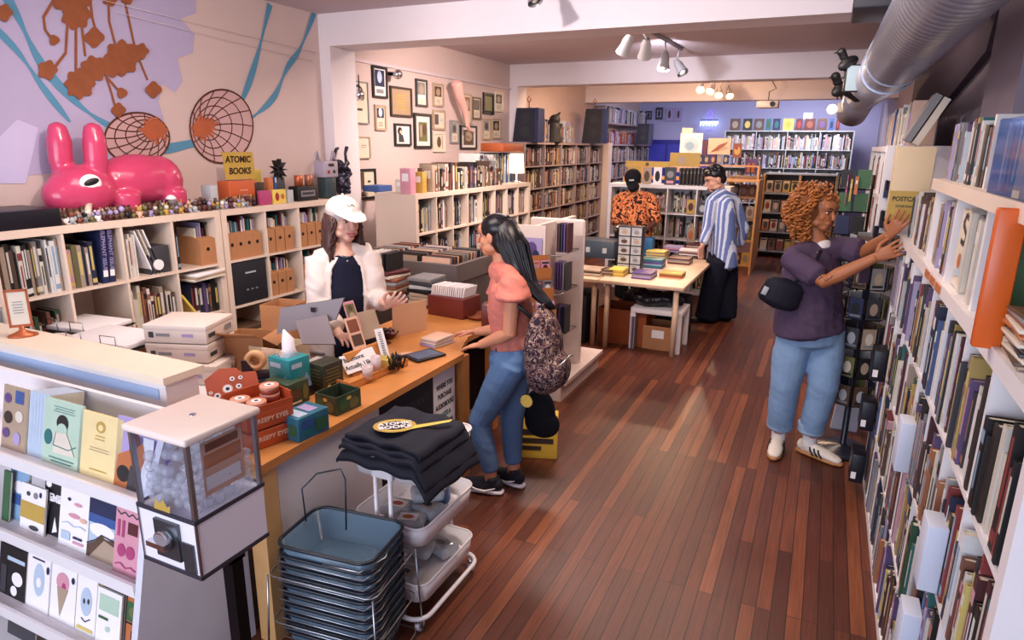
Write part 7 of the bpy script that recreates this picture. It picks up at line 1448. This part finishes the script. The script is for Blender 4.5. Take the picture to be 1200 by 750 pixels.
for k in range(430):
    th = random.uniform(0,2*PI); ph = math.acos(random.uniform(-1,1)); dv = V(math.sin(ph)*math.cos(th), math.sin(ph)*math.sin(th), math.cos(ph))
    if dv.dot(p.hF) > .60 and dv.z < .45: continue
    if dv.dot(p.hF) > .72 and dv.z < .62: continue
    R_ = V(.155,.155,.15); R_.z = .155 if dv.z > 0 else .20
    o_ = hcv+V(dv.x*R_.x,dv.y*R_.y,dv.z*R_.z)*random.uniform(.60,1.0)+V(0,0,-.0)
    ax = (dv*.35+V(0,0,-.9)+V(random.uniform(-.4,.4),random.uniform(-.4,.4),0)).normalized(); u = ax.orthogonal().normalized(); w_ = ax.cross(u); rr_ = random.uniform(.009,.016); ln = random.uniform(.04,.075); ph0 = random.uniform(0,6)
    b.tube([p.l(o_+ax*ln*(t/11-.5)+(u*math.cos(ph0+t*1.15)+w_*math.sin(ph0+t*1.15))*rr_) for t in range(12)], random.uniform(.0045,.0075), HC, 5)
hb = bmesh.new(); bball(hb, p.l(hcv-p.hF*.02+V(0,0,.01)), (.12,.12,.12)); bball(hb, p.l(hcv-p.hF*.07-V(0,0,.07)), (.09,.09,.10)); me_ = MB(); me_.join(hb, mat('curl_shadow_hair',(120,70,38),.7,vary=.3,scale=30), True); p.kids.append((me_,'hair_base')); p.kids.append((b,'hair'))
o = p.finish(.0042)
# tattoo-like dark marks on the near forearm and upper arm
tb_ = MB()
for k, t_ in enumerate((.05,.1,.16,.9)):
    c_ = (ER.lerp(WR,t_) if k < 3 else SR.lerp(ER,.9)) + V(0,-.040,.012); a = random.uniform(0,3); tb_.tube([p.l(c_+V(.012*math.cos(a+j),0,.012*math.sin(a+j*1.7))) for j in range(4)],.0022,mat('tattoo_ink',(50,36,40),.6),5)
child(tb_, 'tattoo', o)
# cross-body bag (carried, a thing of its own)
t = bmesh.new(); bloft(t, [(0,0,-.085),(0,0,-.06),(0,0,.05),(0,0,.075)], [(.10,.04),(.125,.055),(.115,.05),(.09,.035)], (1,0,0), 16); bp_ = Q(916,343,4.17); cb2 = remeshed('crossbody_bag', t, [fabric('black_nylon',(28,28,40),.6)], .008, smooth=5); cb2.location = bp_; cb2.rotation_euler = (0,.35,.2); tag(cb2, 'black crossbody bag on the curly-haired woman back hip', 'bag')
mb = MB(); mb.tube([Q(930,332,4.19)-bp_,Q(942,322,4.20)-bp_,Q(955,308,4.22)-bp_,Q(962,294,4.28)-bp_],.011,fabric('black_nylon',(28,28,40),.6),8); sp_ = child(mb,'strap',cb2); sp_.matrix_local = cb2.matrix_basis.to_3x3().inverted().to_4x4()
mb = MB(); mb.bbox(-.1,-.045,-.02,.03,.01,.05,pm('silver'),.002); child(mb,'white_tag',cb2)
# ================= pink blouse customer at the counter
p = newp('woman with long black hair in a pink ruffled blouse leaning at the counter', (-1.50,3.12,0), (-1,.06,0), skin_mat('light_tan_skin', (208,142,110)))
Y0 = 3.14; hc = Q(580,277,Y0); p.head(hc, (-1,.0,-.10), None, .97); p.face(HK, mat('rose_lips',(170,78,78),.4)); nb = Q(589,310,Y0); p.neck(nb, .047)
SLn = Q(601,331,3.0); SRf = Q(591,327,3.29); ELn = Q(597,391,2.98); WLn = Q(563,404,3.02); ERf = Q(590,385,3.31); WRf = Q(558,389,3.30)
p.loft([Q(603,425,Y0),Q(602,408,Y0),Q(600,385,Y0),Q(597,355,Y0),Q(595,330,Y0),nb],[(.155,.12),(.14,.11),(.12,.09),(.14,.105),(.13,.07),(.05,.05)])
p.loft([SLn,nb-V(0,0,.03),SRf],[.045,.06,.045],V(0,0,1)); p.arm(SLn,ELn,WLn,(.046,.041,.036,.037,.024)); p.arm(SRf,ERf,WRf,(.046,.040,.035,.036,.024))
p.hand(WLn, Q(547,406,3.05)-WLn, V(0,0,-1), V(0,1,0), .25, .92); p.hand(WRf, Q(541,389,3.28)-WRf, V(0,-.3,-1), V(0,-1,.2), .35, .92)
HL2, HR2 = Q(600,424,3.06), Q(606,424,3.22); KL2, KR2 = Q(562,494,3.03), Q(600,494,3.22); AL2, AR2 = V(-1.555,3.06,.10), V(-1.475,3.20,.10); TL2, TR2 = V(-1.765,3.03,.03), V(-1.67,3.24,.03)
p.leg(HL2,KL2,AL2,(.088,.07,.053,.054,.036)); p.leg(HR2,KR2,AR2,(.088,.07,.053,.054,.036)); p.foot(AL2,TL2); p.foot(AR2,TR2)
b = bmesh.new(); p.loft([Q(602,400,Y0),Q(603,415,Y0),Q(604,432,Y0)],[(.145,.112),(.168,.135),(.155,.125)],bm=b,n=18)
for Hh,K_,A_ in ((HL2,KL2,AL2),(HR2,KR2,AR2)): p.loft([Hh,Hh.lerp(K_,.5),K_,K_.lerp(A_,.4),A_+V(0,0,.05)],[(.098,.098),(.084,.084),(.066,.068),(.063,.062),(.050,.050)],bm=b,n=16)
p.cloth('jeans', b, [denim('mid_blue_denim',(92,120,160))], .008, 4, wrinkle=.004)
BLM = fabric('coral_pink_blouse',(194,116,104),.9,.4,60,.14,30); b = bmesh.new()
p.loft([Q(602,404,Y0),Q(601,390,Y0),Q(598,360,Y0),Q(596,336,Y0),Q(592,321,Y0),Q(590,314,Y0)],[(.158,.125),(.142,.110),(.152,.116),(.148,.09),(.10,.07),(.062,.06)],bm=b,n=18)
p.loft([SLn, nb-V(0,0,.036), SRf],[.058,.082,.058],V(0,0,1),bm=b,n=16); p.cloth('blouse', b, [BLM], .008, 4, wrinkle=.006)
for S_ in (SLn,SRf):
    b = bmesh.new(); q_ = S_; p.loft([q_+V(.0,0,.035),q_+V(0,0,.0),q_+V(0,0,-.045),q_+V(0,0,-.075)],[(.05,.05),(.075,.07),(.10,.085),(.115,.095)],bm=b,n=18); p.cloth('ruffle_sleeve', b, [BLM], .008, 2, wrinkle=.014)
b = MB(); b.tube([p.l(Q(594,402,Y0)-V(0,.14,0)+V(0,0,0)),p.l(Q(612,402,Y0)-V(0,.1,0)),p.l(Q(620,402,Y0)+V(.0,.0,0))],.012,BLACKP,6); p.kids.append((b,'belt'))
def swoosh(P_, w, d, L, o):
    mb = MB()
    for q in (-1,1): mb.tube([P_(-.04,.055)+w*q*.044,P_(.02,.030)+w*q*.047,P_(.07,.035)+w*q*.049,P_(.13,.052)+w*q*.042],[.002,.008,.006,.0015],pm('white'),6)
    child(mb, 'side_tick', o); mb = MB()
    for k in range(4): a = .05+.022*k; mb.tube([P_(a,.078-.006*k)-w*.02, P_(a+.006,.088-.008*k), P_(a,.078-.006*k)+w*.02],.003,BLACKP,6)
    child(mb, 'laces', o)
for A_, T_ in ((AL2,TL2),(AR2,TR2)): p.shoe(A_, T_, mat('black_knit',(24,24,36),.8), mat('white_foam',(226,216,224),.5), extra=swoosh)
random.seed(4); b = MB(); hb = bmesh.new(); bball(hb, p.l(hc+V(.016,0,.045)), (.095,.083,.080)); bball(hb, p.l(hc+V(.05,0,.0)), (.075,.08,.10))
path = [hc+V(.04,0,.05), Q(600,285,Y0), Q(609,310,Y0), Q(618,332,Y0-.02), Q(637,352,Y0-.03), Q(648,362,Y0-.03)]
bloft(hb, [p.l(q) for q in path], [(.075,.085),(.085,.075),(.078,.055),(.066,.042),(.04,.022),(.012,.008)], V(0,1,0), 16); me_ = MB(); me_.join(hb, HK, True); p.kids.append((me_,'hair_base'))
for k in range(110):
    a = k/110*2*PI; rr_ = random.uniform(.92,1.08); off = [V(math.cos(a)*.075*q, math.sin(a)*.085*q, 0) for q in (1.05,1.05,.9,.72,.45,.2)]
    b.tube([p.l(path[0]+V(math.cos(a)*.03,math.sin(a)*.05,.06))]+[p.l(path[i]+off[i]*rr_*(1,1,.92,.85,.9,1)[i]+V(random.uniform(-.004,.004),0,0)) for i in range(1,6)], [.004,.006,.006,.0055,.004,.001], HK, 5)
p.kids.append((b,'hair')); o = p.finish(.0042)
# backpack and hanging bags
t = bmesh.new(); bq = Q(637,412,3.08); bball(t, (0,0,0), (.10,.15,.22)); bball(t, (.02,0,-.10), (.105,.155,.13)); bball(t, (-.01,0,.14), (.07,.12,.10)); bball(t, (.085,0,-.09), (.06,.12,.10))
bpk = remeshed('backpack', t, [patch_mat('woven_dark_pattern',[(34,28,44),(120,84,76),(46,36,56),(164,140,128),(70,44,60),(30,28,40)],26)], .009, smooth=4); bpk.location = bq; tag(bpk, 'dark patterned backpack worn by the pink blouse customer', 'backpack')
mb = MB(); mb.tube([V(-.04,-.08,.2),V(-.10,-.09,.25),V(-.15,-.09,.28)],.012,BLACKP,6); child(mb,'strap',bpk); mb = MB(); mb.tube([V(.0,-.03,.22),V(.0,-.03,.26),V(.0,.03,.26),V(.0,.03,.22)],.008,BLACKP,6); child(mb,'top_loop',bpk)
mb = MB(); mb.tube([V(.13,-.1,-.03),V(.15,0,-.0),V(.13,.1,-.03)],.005,METAL,6); child(mb,'zipper',bpk)
t = thing('tote_bag', 'black cloth tote hanging below the patterned backpack', 'bag', Q(632,482,3.3)); bb_ = bmesh.new(); bball(bb_,(0,0,0),(.10,.06,.14)); bball(bb_,(.02,0,-.07),(.11,.065,.09)); o_ = remeshed('bag_body', bb_, [fabric('black_canvas',(22,22,28))], .01, t, 3); child(MB().tube([(-.03,0,.12),(-.02,0,.24),(.03,0,.24),(.04,0,.12)],.006,BLACKP,6),'handle',t)
t = thing('paper_bag', 'yellow bag with dark lettering standing on the floor behind the customer legs', 'bag', (-1.50,3.62,0), .35); child(MB().bbox(0,0,.15,.26,.10,.30,mat('yellow_bag',(212,172,60),.6,vary=.1),.006), 'bag_body', t)
M_ = frameM((-.13,-.052,0),(1,0,0),(0,0,1)); mb = MB(); art(mb, M_, .26,.3,[('r',.1,.55,.9,.68,'dark_brown'),('r',.1,.36,.9,.48,'dark_brown'),('r',.1,.2,.6,.3,'dark_brown')]); child(mb,'printed_lettering',t)
t = thing('keychain', 'yellow emblem tag hanging from the backpack', 'tag', Q(617,470,3.02)); child(MB().cyl((0,-.004,0),(0,.004,0),.035,mat('yellow_enamel',(214,184,90),.4,vary=.3,scale=60),14), 'tag_disc', t); child(MB().tube([(0,0,.03),(.01,0,.1)],.003,BLACKP,5), 'cord', t)
# ================= cashier in white cap
p = newp('smiling cashier woman in white cap, open white shirt and black top behind counter', (-2.40,2.92,0), (.82,-.57,0), skin_mat('fair_skin', (220,170,150)))
Y0 = 2.90; hc = Q(403,259,Y0); p.head(hc, (.90,-.40,-.08), None, 1.0); p.face(HBR, mat('pink_lips',(178,84,84),.4), True); nb = Q(402,292,Y0); p.neck(nb, .048)
SR3 = Q(374,306,2.80); SL3 = Q(430,298,3.02); ER3 = Q(374,358,2.74); WR3 = Q(398,392,2.66); EL3 = Q(442,350,3.0); WL3 = Q(455,357,2.86)
p.loft([Q(406,440,Y0),Q(404,405,Y0),Q(402,375,Y0),Q(401,340,Y0),Q(401,315,Y0),nb],[(.16,.12),(.15,.11),(.13,.10),(.15,.11),(.14,.075),(.05,.05)])
p.loft([SR3,nb-V(0,0,.03),SL3],[.048,.06,.048],V(0,0,1)); p.arm(SR3,ER3,WR3,(.046,.041,.036,.036,.024)); p.arm(SL3,EL3,WL3,(.046,.041,.036,.036,.024))
p.hand(WR3, V(.6,-.3,.0), V(0,0,-1), V(.2,.8,0), .4, .95); p.hand(WL3, Q(468,351,2.82)-WL3, V(-.5,-.2,.9), V(0,-.6,.5), .35, .95, .5)
for q in (-1,1): h_ = p.base+p.s*.09*q+V(0,0,.82); k_ = p.base+p.s*.09*q+V(0,0,.45); a_ = p.base+p.s*.09*q+V(0,0,.09); p.leg(h_,k_,a_); p.foot(a_, a_+p.f*.2-V(0,0,.06))
b = bmesh.new()
for q in (-1,1): h_ = p.base+p.s*.09*q+V(0,0,.86); a_ = p.base+p.s*.09*q+V(0,0,.1); p.loft([h_,h_.lerp(a_,.5),a_],[(.11,.11),(.09,.09),(.075,.075)],bm=b)
p.loft([p.base+V(0,0,.98),p.base+V(0,0,.85)],[(.17,.13),(.18,.14)],bm=b); p.cloth('trousers', b, [fabric('dark_trousers',(34,36,52))], .01)
b = bmesh.new(); p.loft([Q(406,425,Y0),Q(403,380,Y0),Q(401,345,Y0),Q(401,320,Y0),Q(402,304,Y0),Q(402,298,Y0)],[(.165,.125),(.142,.112),(.162,.128),(.148,.10),(.115,.085),(.085,.07)],bm=b,n=18); p.cloth('black_top', b, [fabric('black_top_cloth',(26,28,46))], .008, 4, wrinkle=.003)
WSH = fabric('white_cotton_shirt',(214,200,194),.85,.2,50,.04)
def open_shell(p, centers, rads, gap, th, bm):
    rings = []
    for c_, (ra, rb) in zip(centers, rads):
        row = []
        for inner in (0,1):
            for j in range(21):
                jj = j if not inner else 20-j; a = gap+(2*PI-2*gap)*jj/20; k = 1-inner*th/ra
                row.append(bm.verts.new(p.l(Vector(c_)+p.f*math.cos(a)*rb*k+p.s*math.sin(a)*ra*k)))
        rings.append(row)
    n = 42
    for A, B in zip(rings, rings[1:]):
        for j in range(n): bm.faces.new((A[j],A[(j+1)%n],B[(j+1)%n],B[j]))
    for r_ in (rings[0], rings[-1]):
        for j in range(20): bm.faces.new((r_[j],r_[j+1],r_[40-j],r_[41-j]))
b = bmesh.new(); open_shell(p, [p.base+V(0,0,.70),Q(405,420,Y0),Q(402,385,Y0),Q(401,345,Y0),Q(401,312,Y0),Q(402,299,Y0)], [(.21,.17),(.20,.16),(.185,.145),(.19,.145),(.165,.11),(.08,.08)], .55, .022, b)
p.loft([SR3.lerp(nb,.25)+V(0,0,-.01),SR3,SR3.lerp(ER3,.6),ER3,ER3.lerp(WR3,.8)],[(.06,.06),(.078,.075),(.075,.072),(.068,.066),(.060,.058)],bm=b,n=16)
p.loft([SL3.lerp(nb,.25)+V(0,0,-.01),SL3,SL3.lerp(EL3,.6),EL3,EL3.lerp(WL3,.55)],[(.06,.06),(.074,.072),(.072,.07),(.066,.064),(.060,.058)],bm=b,n=16)
p.loft([SR3, SR3.lerp(nb,.6)],[.066,.05],V(0,0,1),bm=b,n=16); p.loft([SL3, SL3.lerp(nb,.72)],[.066,.05],V(0,0,1),bm=b,n=16); p.cloth('open_shirt', b, [WSH], .008, 3, wrinkle=.008)
b = MB(); b.tube([p.l(nb+p.s*.05*math.cos(a*PI/8)+p.f*(.02+.05*math.sin(a*PI/8))+V(0,0,.0-.035*max(0,math.sin(a*PI/8)))) for a in range(16)],.002,METAL,5,closed=True); b.ball(p.l(nb+p.f*.075-V(0,0,.055)),.007,METAL,8); p.kids.append((b,'necklace'))
random.seed(8); b = MB()
for k in range(120):
    q = -1 if k % 2 else 1; fr = random.uniform(-.075,.035); z0 = random.uniform(-.01,.03); x0 = q*(.080-.02*abs(fr)*3); L_ = random.uniform(.17,.26); pts = []
    for j in range(9): u_ = j/8; pts.append(p.l(p.H(x0+q*(.018*u_+.014*math.sin(u_*11+k*.3)), fr*(1-.2*u_)+.006*math.cos(u_*8+k)+(-.02 if fr < 0 else .012)*u_, z0-L_*u_)))
    b.tube(pts,[.006]*8+[.002],HB,5)
for k in range(60):
    x0 = random.uniform(-.07,.07); pts = [p.l(p.H(x0+.01*math.sin(j+k), -.092-.01*random.random()-.003*j, .03-.028*j)) for j in range(9)]; b.tube(pts,[.007]*8+[.003],HB,5)
hb = bmesh.new()
for q in (-1,1): bloft(hb, [p.l(p.H(q*.070,-.02,.03)),p.l(p.H(q*.086,-.015,-.06)),p.l(p.H(q*.095,-.005,-.13)),p.l(p.H(q*.098,.02,-.20))],[(.028,.05),(.026,.052),(.026,.045),(.010,.02)],p.hS)
bball(hb, p.l(p.H(0,-.03,.02)), (.085,.085,.085)); bball(hb, p.l(p.H(0,-.065,-.06)), (.075,.06,.08)); b.join(hb, HB, True); p.kids.append((b,'hair'))
CAPM = fabric('white_cap_cotton',(206,194,190),.85,.2,80,.03); hb = bmesh.new(); R_ = p.rot
bball(hb, p.l(p.H(0,-.012,.062)), (.092,.108,.078), R_); bloft(hb, [p.l(p.H(0,.05,.052)),p.l(p.H(0,.11,.046)),p.l(p.H(0,.165,.030)),p.l(p.H(0,.182,.024))],[(.084,.012),(.078,.008),(.055,.006),(.03,.005)],p.hS,16); p.cloth('cap', hb, [CAPM], .0055, 2)
b = MB(); b.ball(p.l(p.H(0,-.012,.142)),.008,CAPM,8); b.T = frameM(p.l(p.H(0,.089,.092)), -p.hS, p.hU); b.tube([(-.022,0,.004),(-.008,.012,.006),(.008,.0,.006),(.022,.01,.004)],.002,pm('charcoal'),5); p.kids.append((b,'cap_emblem'))
o = p.finish(.0042)
# ================= reader in floral shirt behind the table
p = newp('person in black cap and orange floral shirt looking down behind the book table', (-2.14,8.12,0), (.25,-1,0), skin_mat('deep_brown_skin', (84,52,42)))
Y0 = 8.12; hc = Q(742,213,Y0); p.head(hc, (.15,-.82,-.55), V(0,-.5,.85), 1.1); nb = Q(742,226,Y0+.04); p.neck(nb,.055)
S1 = Q(725,233,Y0); S2 = Q(762,233,Y0); E1 = Q(723,262,7.98); E2 = Q(768,260,7.98); W1 = Q(741,268,7.82); W2 = Q(758,268,7.82)
p.loft([Q(744,300,Y0),Q(744,280,Y0),Q(743,255,Y0),Q(743,238,Y0),nb],[(.17,.13),(.16,.12),(.17,.12),(.16,.09),(.06,.06)]); p.arm(S1,E1,W1); p.arm(S2,E2,W2); p.hand(W1,V(.8,-.5,0),V(0,0,1),V(0,-1,0),.4); p.hand(W2,V(-.8,-.5,0),V(0,0,1),V(0,-1,0),.4)
b = bmesh.new()
for q in (-1,1): h_ = p.base+p.s*.1*q+V(0,0,.85); a_ = p.base+p.s*.1*q+V(0,0,.09); p.leg(h_,h_.lerp(a_,.5),a_); p.foot(a_,a_+p.f*.2-V(0,0,.06)); p.loft([h_+V(0,0,.06),h_.lerp(a_,.5),a_],[(.13,.13),(.10,.10),(.085,.085)],bm=b)
p.loft([p.base+V(0,0,.98),p.base+V(0,0,.85)],[(.19,.14),(.2,.15)],bm=b); p.cloth('trousers', b, [fabric('black_trousers',(24,24,30))], .012)
b = bmesh.new(); p.loft([Q(744,282,Y0),Q(743,255,Y0),Q(743,236,Y0),Q(743,228,Y0)],[(.21,.16),(.205,.155),(.19,.12),(.085,.08)],bm=b,n=18); p.loft([S1.lerp(nb,.3),S1,S1.lerp(E1,.7),E1],[.07,.085,.082,.08],bm=b); p.loft([S2.lerp(nb,.3),S2,S2.lerp(E2,.7),E2],[.07,.085,.082,.08],bm=b)
p.loft([S1, nb-V(0,0,.036), S2],[.066,.082,.066],V(0,0,1),bm=b,n=16); p.cloth('floral_shirt', b, [patch_mat('orange_floral_print',[(50,30,32),(206,112,66),(214,142,92),(58,34,34),(190,92,58)],13)], .011, 4, wrinkle=.006)
hb = bmesh.new(); bball(hb, p.l(p.H(0,-.012,.055)), (.105,.118,.094), p.rot); bloft(hb, [p.l(p.H(0,.05,.05)),p.l(p.H(0,.12,.04)),p.l(p.H(0,.17,.02))],[(.084,.012),(.07,.008),(.04,.006)],p.hS,14); p.cloth('cap', hb, [fabric('black_cap',(22,22,28))], .008, 2)
hb = bmesh.new(); bball(hb, p.l(p.H(0,.03,-.04)), (.07,.075,.07), p.rot); p.cloth('beard', hb, [mat('black_beard',(24,18,20),.9,bump=.5)], .009, 1)
b = MB(); b.T = frameM(p.l(p.H(0,.098,.09)), -p.hS, p.hU); b.box(-.03,.03,-.008,.01,-.004,.006,pm('silver')); p.kids.append((b,'cap_emblem')); o = p.finish(.007)
t = thing('open_book', 'dark open book held by the person in the orange floral shirt', 'book', (-2.08,7.74,.98), .1); child(MB().prism([(-.16,.03),(0,0),(.16,.03),(.16,.045),(0,.015),(-.16,.045)],-.1,.1,pm('dark_brown'),'y'),'cover',t); child(MB().prism([(-.15,.046),(0,.016),(.15,.046),(.15,.052),(0,.03),(-.15,.052)],-.095,.095,PAGES,'y'),'page_block',t)
# ================= man in striped shirt
p = newp('man with dark hair in blue striped shirt and wide black trousers beside the table', (-.98,7.72,0), (-.85,-.5,0), skin_mat('light_olive_skin', (198,150,128)))
Y0 = 7.72; hc = Q(838,211,Y0); p.head(hc, (-.80,-.50,-.35), V(-.25,-.15,1), 1.14); p.face(HK, mat('man_lips',(160,100,90),.5)); nb = Q(844,227,Y0+.02); p.neck(nb,.056)
S1 = Q(834,237,7.58); S2 = Q(860,235,7.86); E1 = Q(829,268,7.55); W1 = Q(823,288,7.45); E2 = Q(872,268,7.95); W2 = Q(866,290,8.0)
p.loft([Q(846,305,Y0),Q(846,290,Y0),Q(846,268,Y0),Q(846,245,Y0),Q(845,236,Y0),nb],[(.17,.13),(.165,.125),(.155,.12),(.175,.12),(.16,.09),(.06,.06)]); p.loft([S1,nb-V(0,0,.03),S2],[.055,.07,.055],V(0,0,1)); p.arm(S1,E1,W1); p.arm(S2,E2,W2); p.hand(W1,V(-.1,-.1,-.9),V(1,0,0),V(-.5,-.8,0),.3); p.hand(W2,V(-.3,.1,-.9),V(-1,0,0),V(-.5,-.8,0),.3)
HA, HB_ = Q(842,305,7.62), Q(852,305,7.82); AA, AB = V(-1.08,7.63,.1), V(-.90,7.80,.1)
b = bmesh.new(); p.loft([Q(846,290,Y0),Q(846,300,Y0),Q(846,312,Y0)],[(.175,.14),(.19,.15),(.19,.15)],bm=b)
for h_, a_ in ((HA,AA),(HB_,AB)): p.leg(h_,h_.lerp(a_,.5),a_); p.foot(a_,a_+p.f*.2-V(0,0,.06)); p.loft([h_,h_.lerp(a_,.5),a_-V(0,0,.05)],[(.13,.13),(.128,.128),(.135,.135)],bm=b,n=16)
p.cloth('wide_trousers', b, [fabric('navy_black_trousers',(22,24,38),.9,.3,30)], .012, 4, wrinkle=.006)
SM = stripes_mat('blue_white_stripes',(98,116,168),(196,204,226),6.5,'X',.6); b = bmesh.new()
p.loft([Q(847,312,Y0),Q(847,298,Y0),Q(846,275,Y0),Q(846,250,Y0),Q(845,236,Y0),Q(844,228,Y0)],[(.205,.16),(.195,.15),(.185,.145),(.19,.145),(.18,.13),(.085,.08)],bm=b,n=20)
p.loft([S1.lerp(nb,.3),S1,S1.lerp(E1,.6),E1,E1.lerp(W1,.85)],[.06,.07,.066,.06,.05],bm=b); p.loft([S2.lerp(nb,.3),S2,S2.lerp(E2,.6),E2,E2.lerp(W2,.85)],[.06,.07,.066,.06,.05],bm=b); p.loft([S1, nb-V(0,0,.03), S2],[.07,.105,.07],V(0,0,1),bm=b,n=16); p.cloth('striped_shirt', b, [SM], .010, 4, wrinkle=.006)
for q in (-1,1): a_ = AA if q < 0 else AB; p.shoe(a_, a_+p.f*.19-V(0,0,.07), BLACKP, BLACKP)
random.seed(2); hb = bmesh.new(); bball(hb, p.l(p.H(0,-.026,.058)), (.098,.108,.086), p.rot); bball(hb, p.l(p.H(0,.055,.085)), (.072,.045,.04), p.rot); bball(hb, p.l(p.H(0,-.06,.0)), (.086,.06,.075), p.rot)
for k in range(40): a = random.uniform(0,2*PI); e_ = random.uniform(.3,1.4); bball(hb, p.l(p.H(.075*math.cos(a)*math.cos(e_), -.015+.09*math.sin(a)*math.cos(e_), .07+.07*math.sin(e_))), random.uniform(.014,.026), n=8)
p.cloth('hair', hb, [HK], .008, 1); hb = bmesh.new(); bball(hb, p.l(p.H(0,.045,-.072)), (.045,.042,.035), p.rot); p.cloth('beard', hb, [mat('stubble',(92,66,58),.9)], .008, 1)
o = p.finish(.0065)
# ================================================================ LIGHT
finish_books()
w = bpy.data.worlds.new('world'); bpy.context.scene.world = w; w.use_nodes = True
bg = w.node_tree.nodes['Background']; sk = w.node_tree.nodes.new('ShaderNodeTexSky'); sk.sky_type = 'HOSEK_WILKIE'; sk.sun_direction = (.3,-.6,.6); sk.turbidity = 4
w.node_tree.links.new(sk.outputs[0], bg.inputs[0]); bg.inputs[1].default_value = .6
def light(kind, name, loc, energy, color, size=.1, target=None, **k):
    l = bpy.data.lights.new(name, kind); l.energy = energy; l.color = color
    if kind == 'AREA': l.shape = 'RECTANGLE'; l.size = size; l.size_y = k.get('size_y', size)
    else: l.shadow_soft_size = size
    if kind == 'SPOT': l.spot_size = k.get('cone', 1.4); l.spot_blend = k.get('blend', .6)
    o = bpy.data.objects.new(name, l); C.objects.link(o); o.location = loc
    if target is not None: o.rotation_euler = (Vector(target)-Vector(loc)).to_track_quat('-Z', 'Y').to_euler()
    return o
# daylight through the shop window behind the camera
light('AREA', 'window_daylight', (-1.7, YF+.05, 1.7), 215, (.76,.84,1), 4.2, (-1.7, 5, 1.0), size_y=2.1)
# unseen lamps standing in for front-bay ceiling fixtures (out of view above)
light('AREA', 'unseen_ceiling_light', (-2.4, 2.2, 3.02), 60, (1,.86,.78), 1.6, (-2.6, 2.6, 0), size_y=1.2)
light('AREA', 'unseen_ceiling_light', (-.5, 2.9, 3.02), 46, (1,.80,.66), 1.2, (-.2, 3.4, 0), size_y=1.2)
light('SPOT', 'track_spot', (-1.6, 2.0, 2.9), 150, (1,.80,.68), .05, (-4.0, 3.9, 1.7), cone=1.5, blend=.8)
light('SPOT', 'track_spot', (-1.9, 2.6, 2.9), 160, (1,.90,.88), .04, (-1.6, 5.0, 2.9), cone=1.7, blend=.7)
light('SPOT', 'track_spot', (-.9, 2.6, 2.95), 150, (1,.80,.62), .05, (-.75, 3.0, 0), cone=1.0, blend=.9)  # unseen spot added to lay a warm pool on the floor
# middle bay: area lamps added out of sight, up behind the first beam
light('AREA', 'unseen_ceiling_light', (-2.4, 5.9, 3.0), 70, (1,.82,.74), 1.2, (-2.4, 6.4, 0), size_y=.6)
light('AREA', 'unseen_ceiling_light', (-.6, 5.9, 3.0), 45, (1,.78,.66), 1.2, (-.6, 6.4, 0), size_y=.6)
light('SPOT', 'track_spot', (-2.5, 6.0, 2.9), 130, (1,.8,.7), .04, (-4.2, 6.8, 2.0), cone=1.9, blend=.8)
light('SPOT', 'track_spot', (-1.8, 7.3, 2.72), 55, (.88,.88,1), .04, (-1.3, 9.0, 2.95), cone=2.3, blend=.8)
light('POINT', 'track_bulb', (P(838,104,y=11.2).x, 10.9, 2.80), 42, (1,.62,.34), .05)
# third bay: warm, its area lamp added unseen behind the beam
light('AREA', 'unseen_ceiling_light', (-2.6, 9.7, 2.98), 75, (1,.66,.42), 1.4, (-2.6, 10.4, 0), size_y=.5)
light('SPOT', 'track_spot', (-2.0, 11.2, 2.9), 130, (1,.66,.42), .04, (-1.8, 9.9, 2.2), cone=2.4, blend=.8)
# back bay: cool, area lamps added unseen behind the beam
light('AREA', 'unseen_ceiling_light', (-2.2, 13.0, 2.98), 80, (.72,.74,1), 2.0, (-2.2, 14.6, 0), size_y=.5)
light('AREA', 'unseen_ceiling_light', (-.4, 14.6, 3.0), 60, (.95,.92,1), 1.0, (-.8, 15.4, 0.5), size_y=.5)
bpy.data.scenes.remove(_TS)
sc = bpy.context.scene
sc.view_settings.view_transform = 'Standard'; sc.view_settings.look = 'None'; sc.view_settings.exposure = 0.0; sc.view_settings.gamma = 1; sc.view_settings.use_curve_mapping = False
sc.cycles.max_bounces = 6; sc.cycles.diffuse_bounces = 3; sc.cycles.glossy_bounces = 3; sc.cycles.transmission_bounces = 6; sc.cycles.transparent_max_bounces = 40
sc.cycles.caustics_reflective = False; sc.cycles.caustics_refractive = False; sc.cycles.use_denoising = True
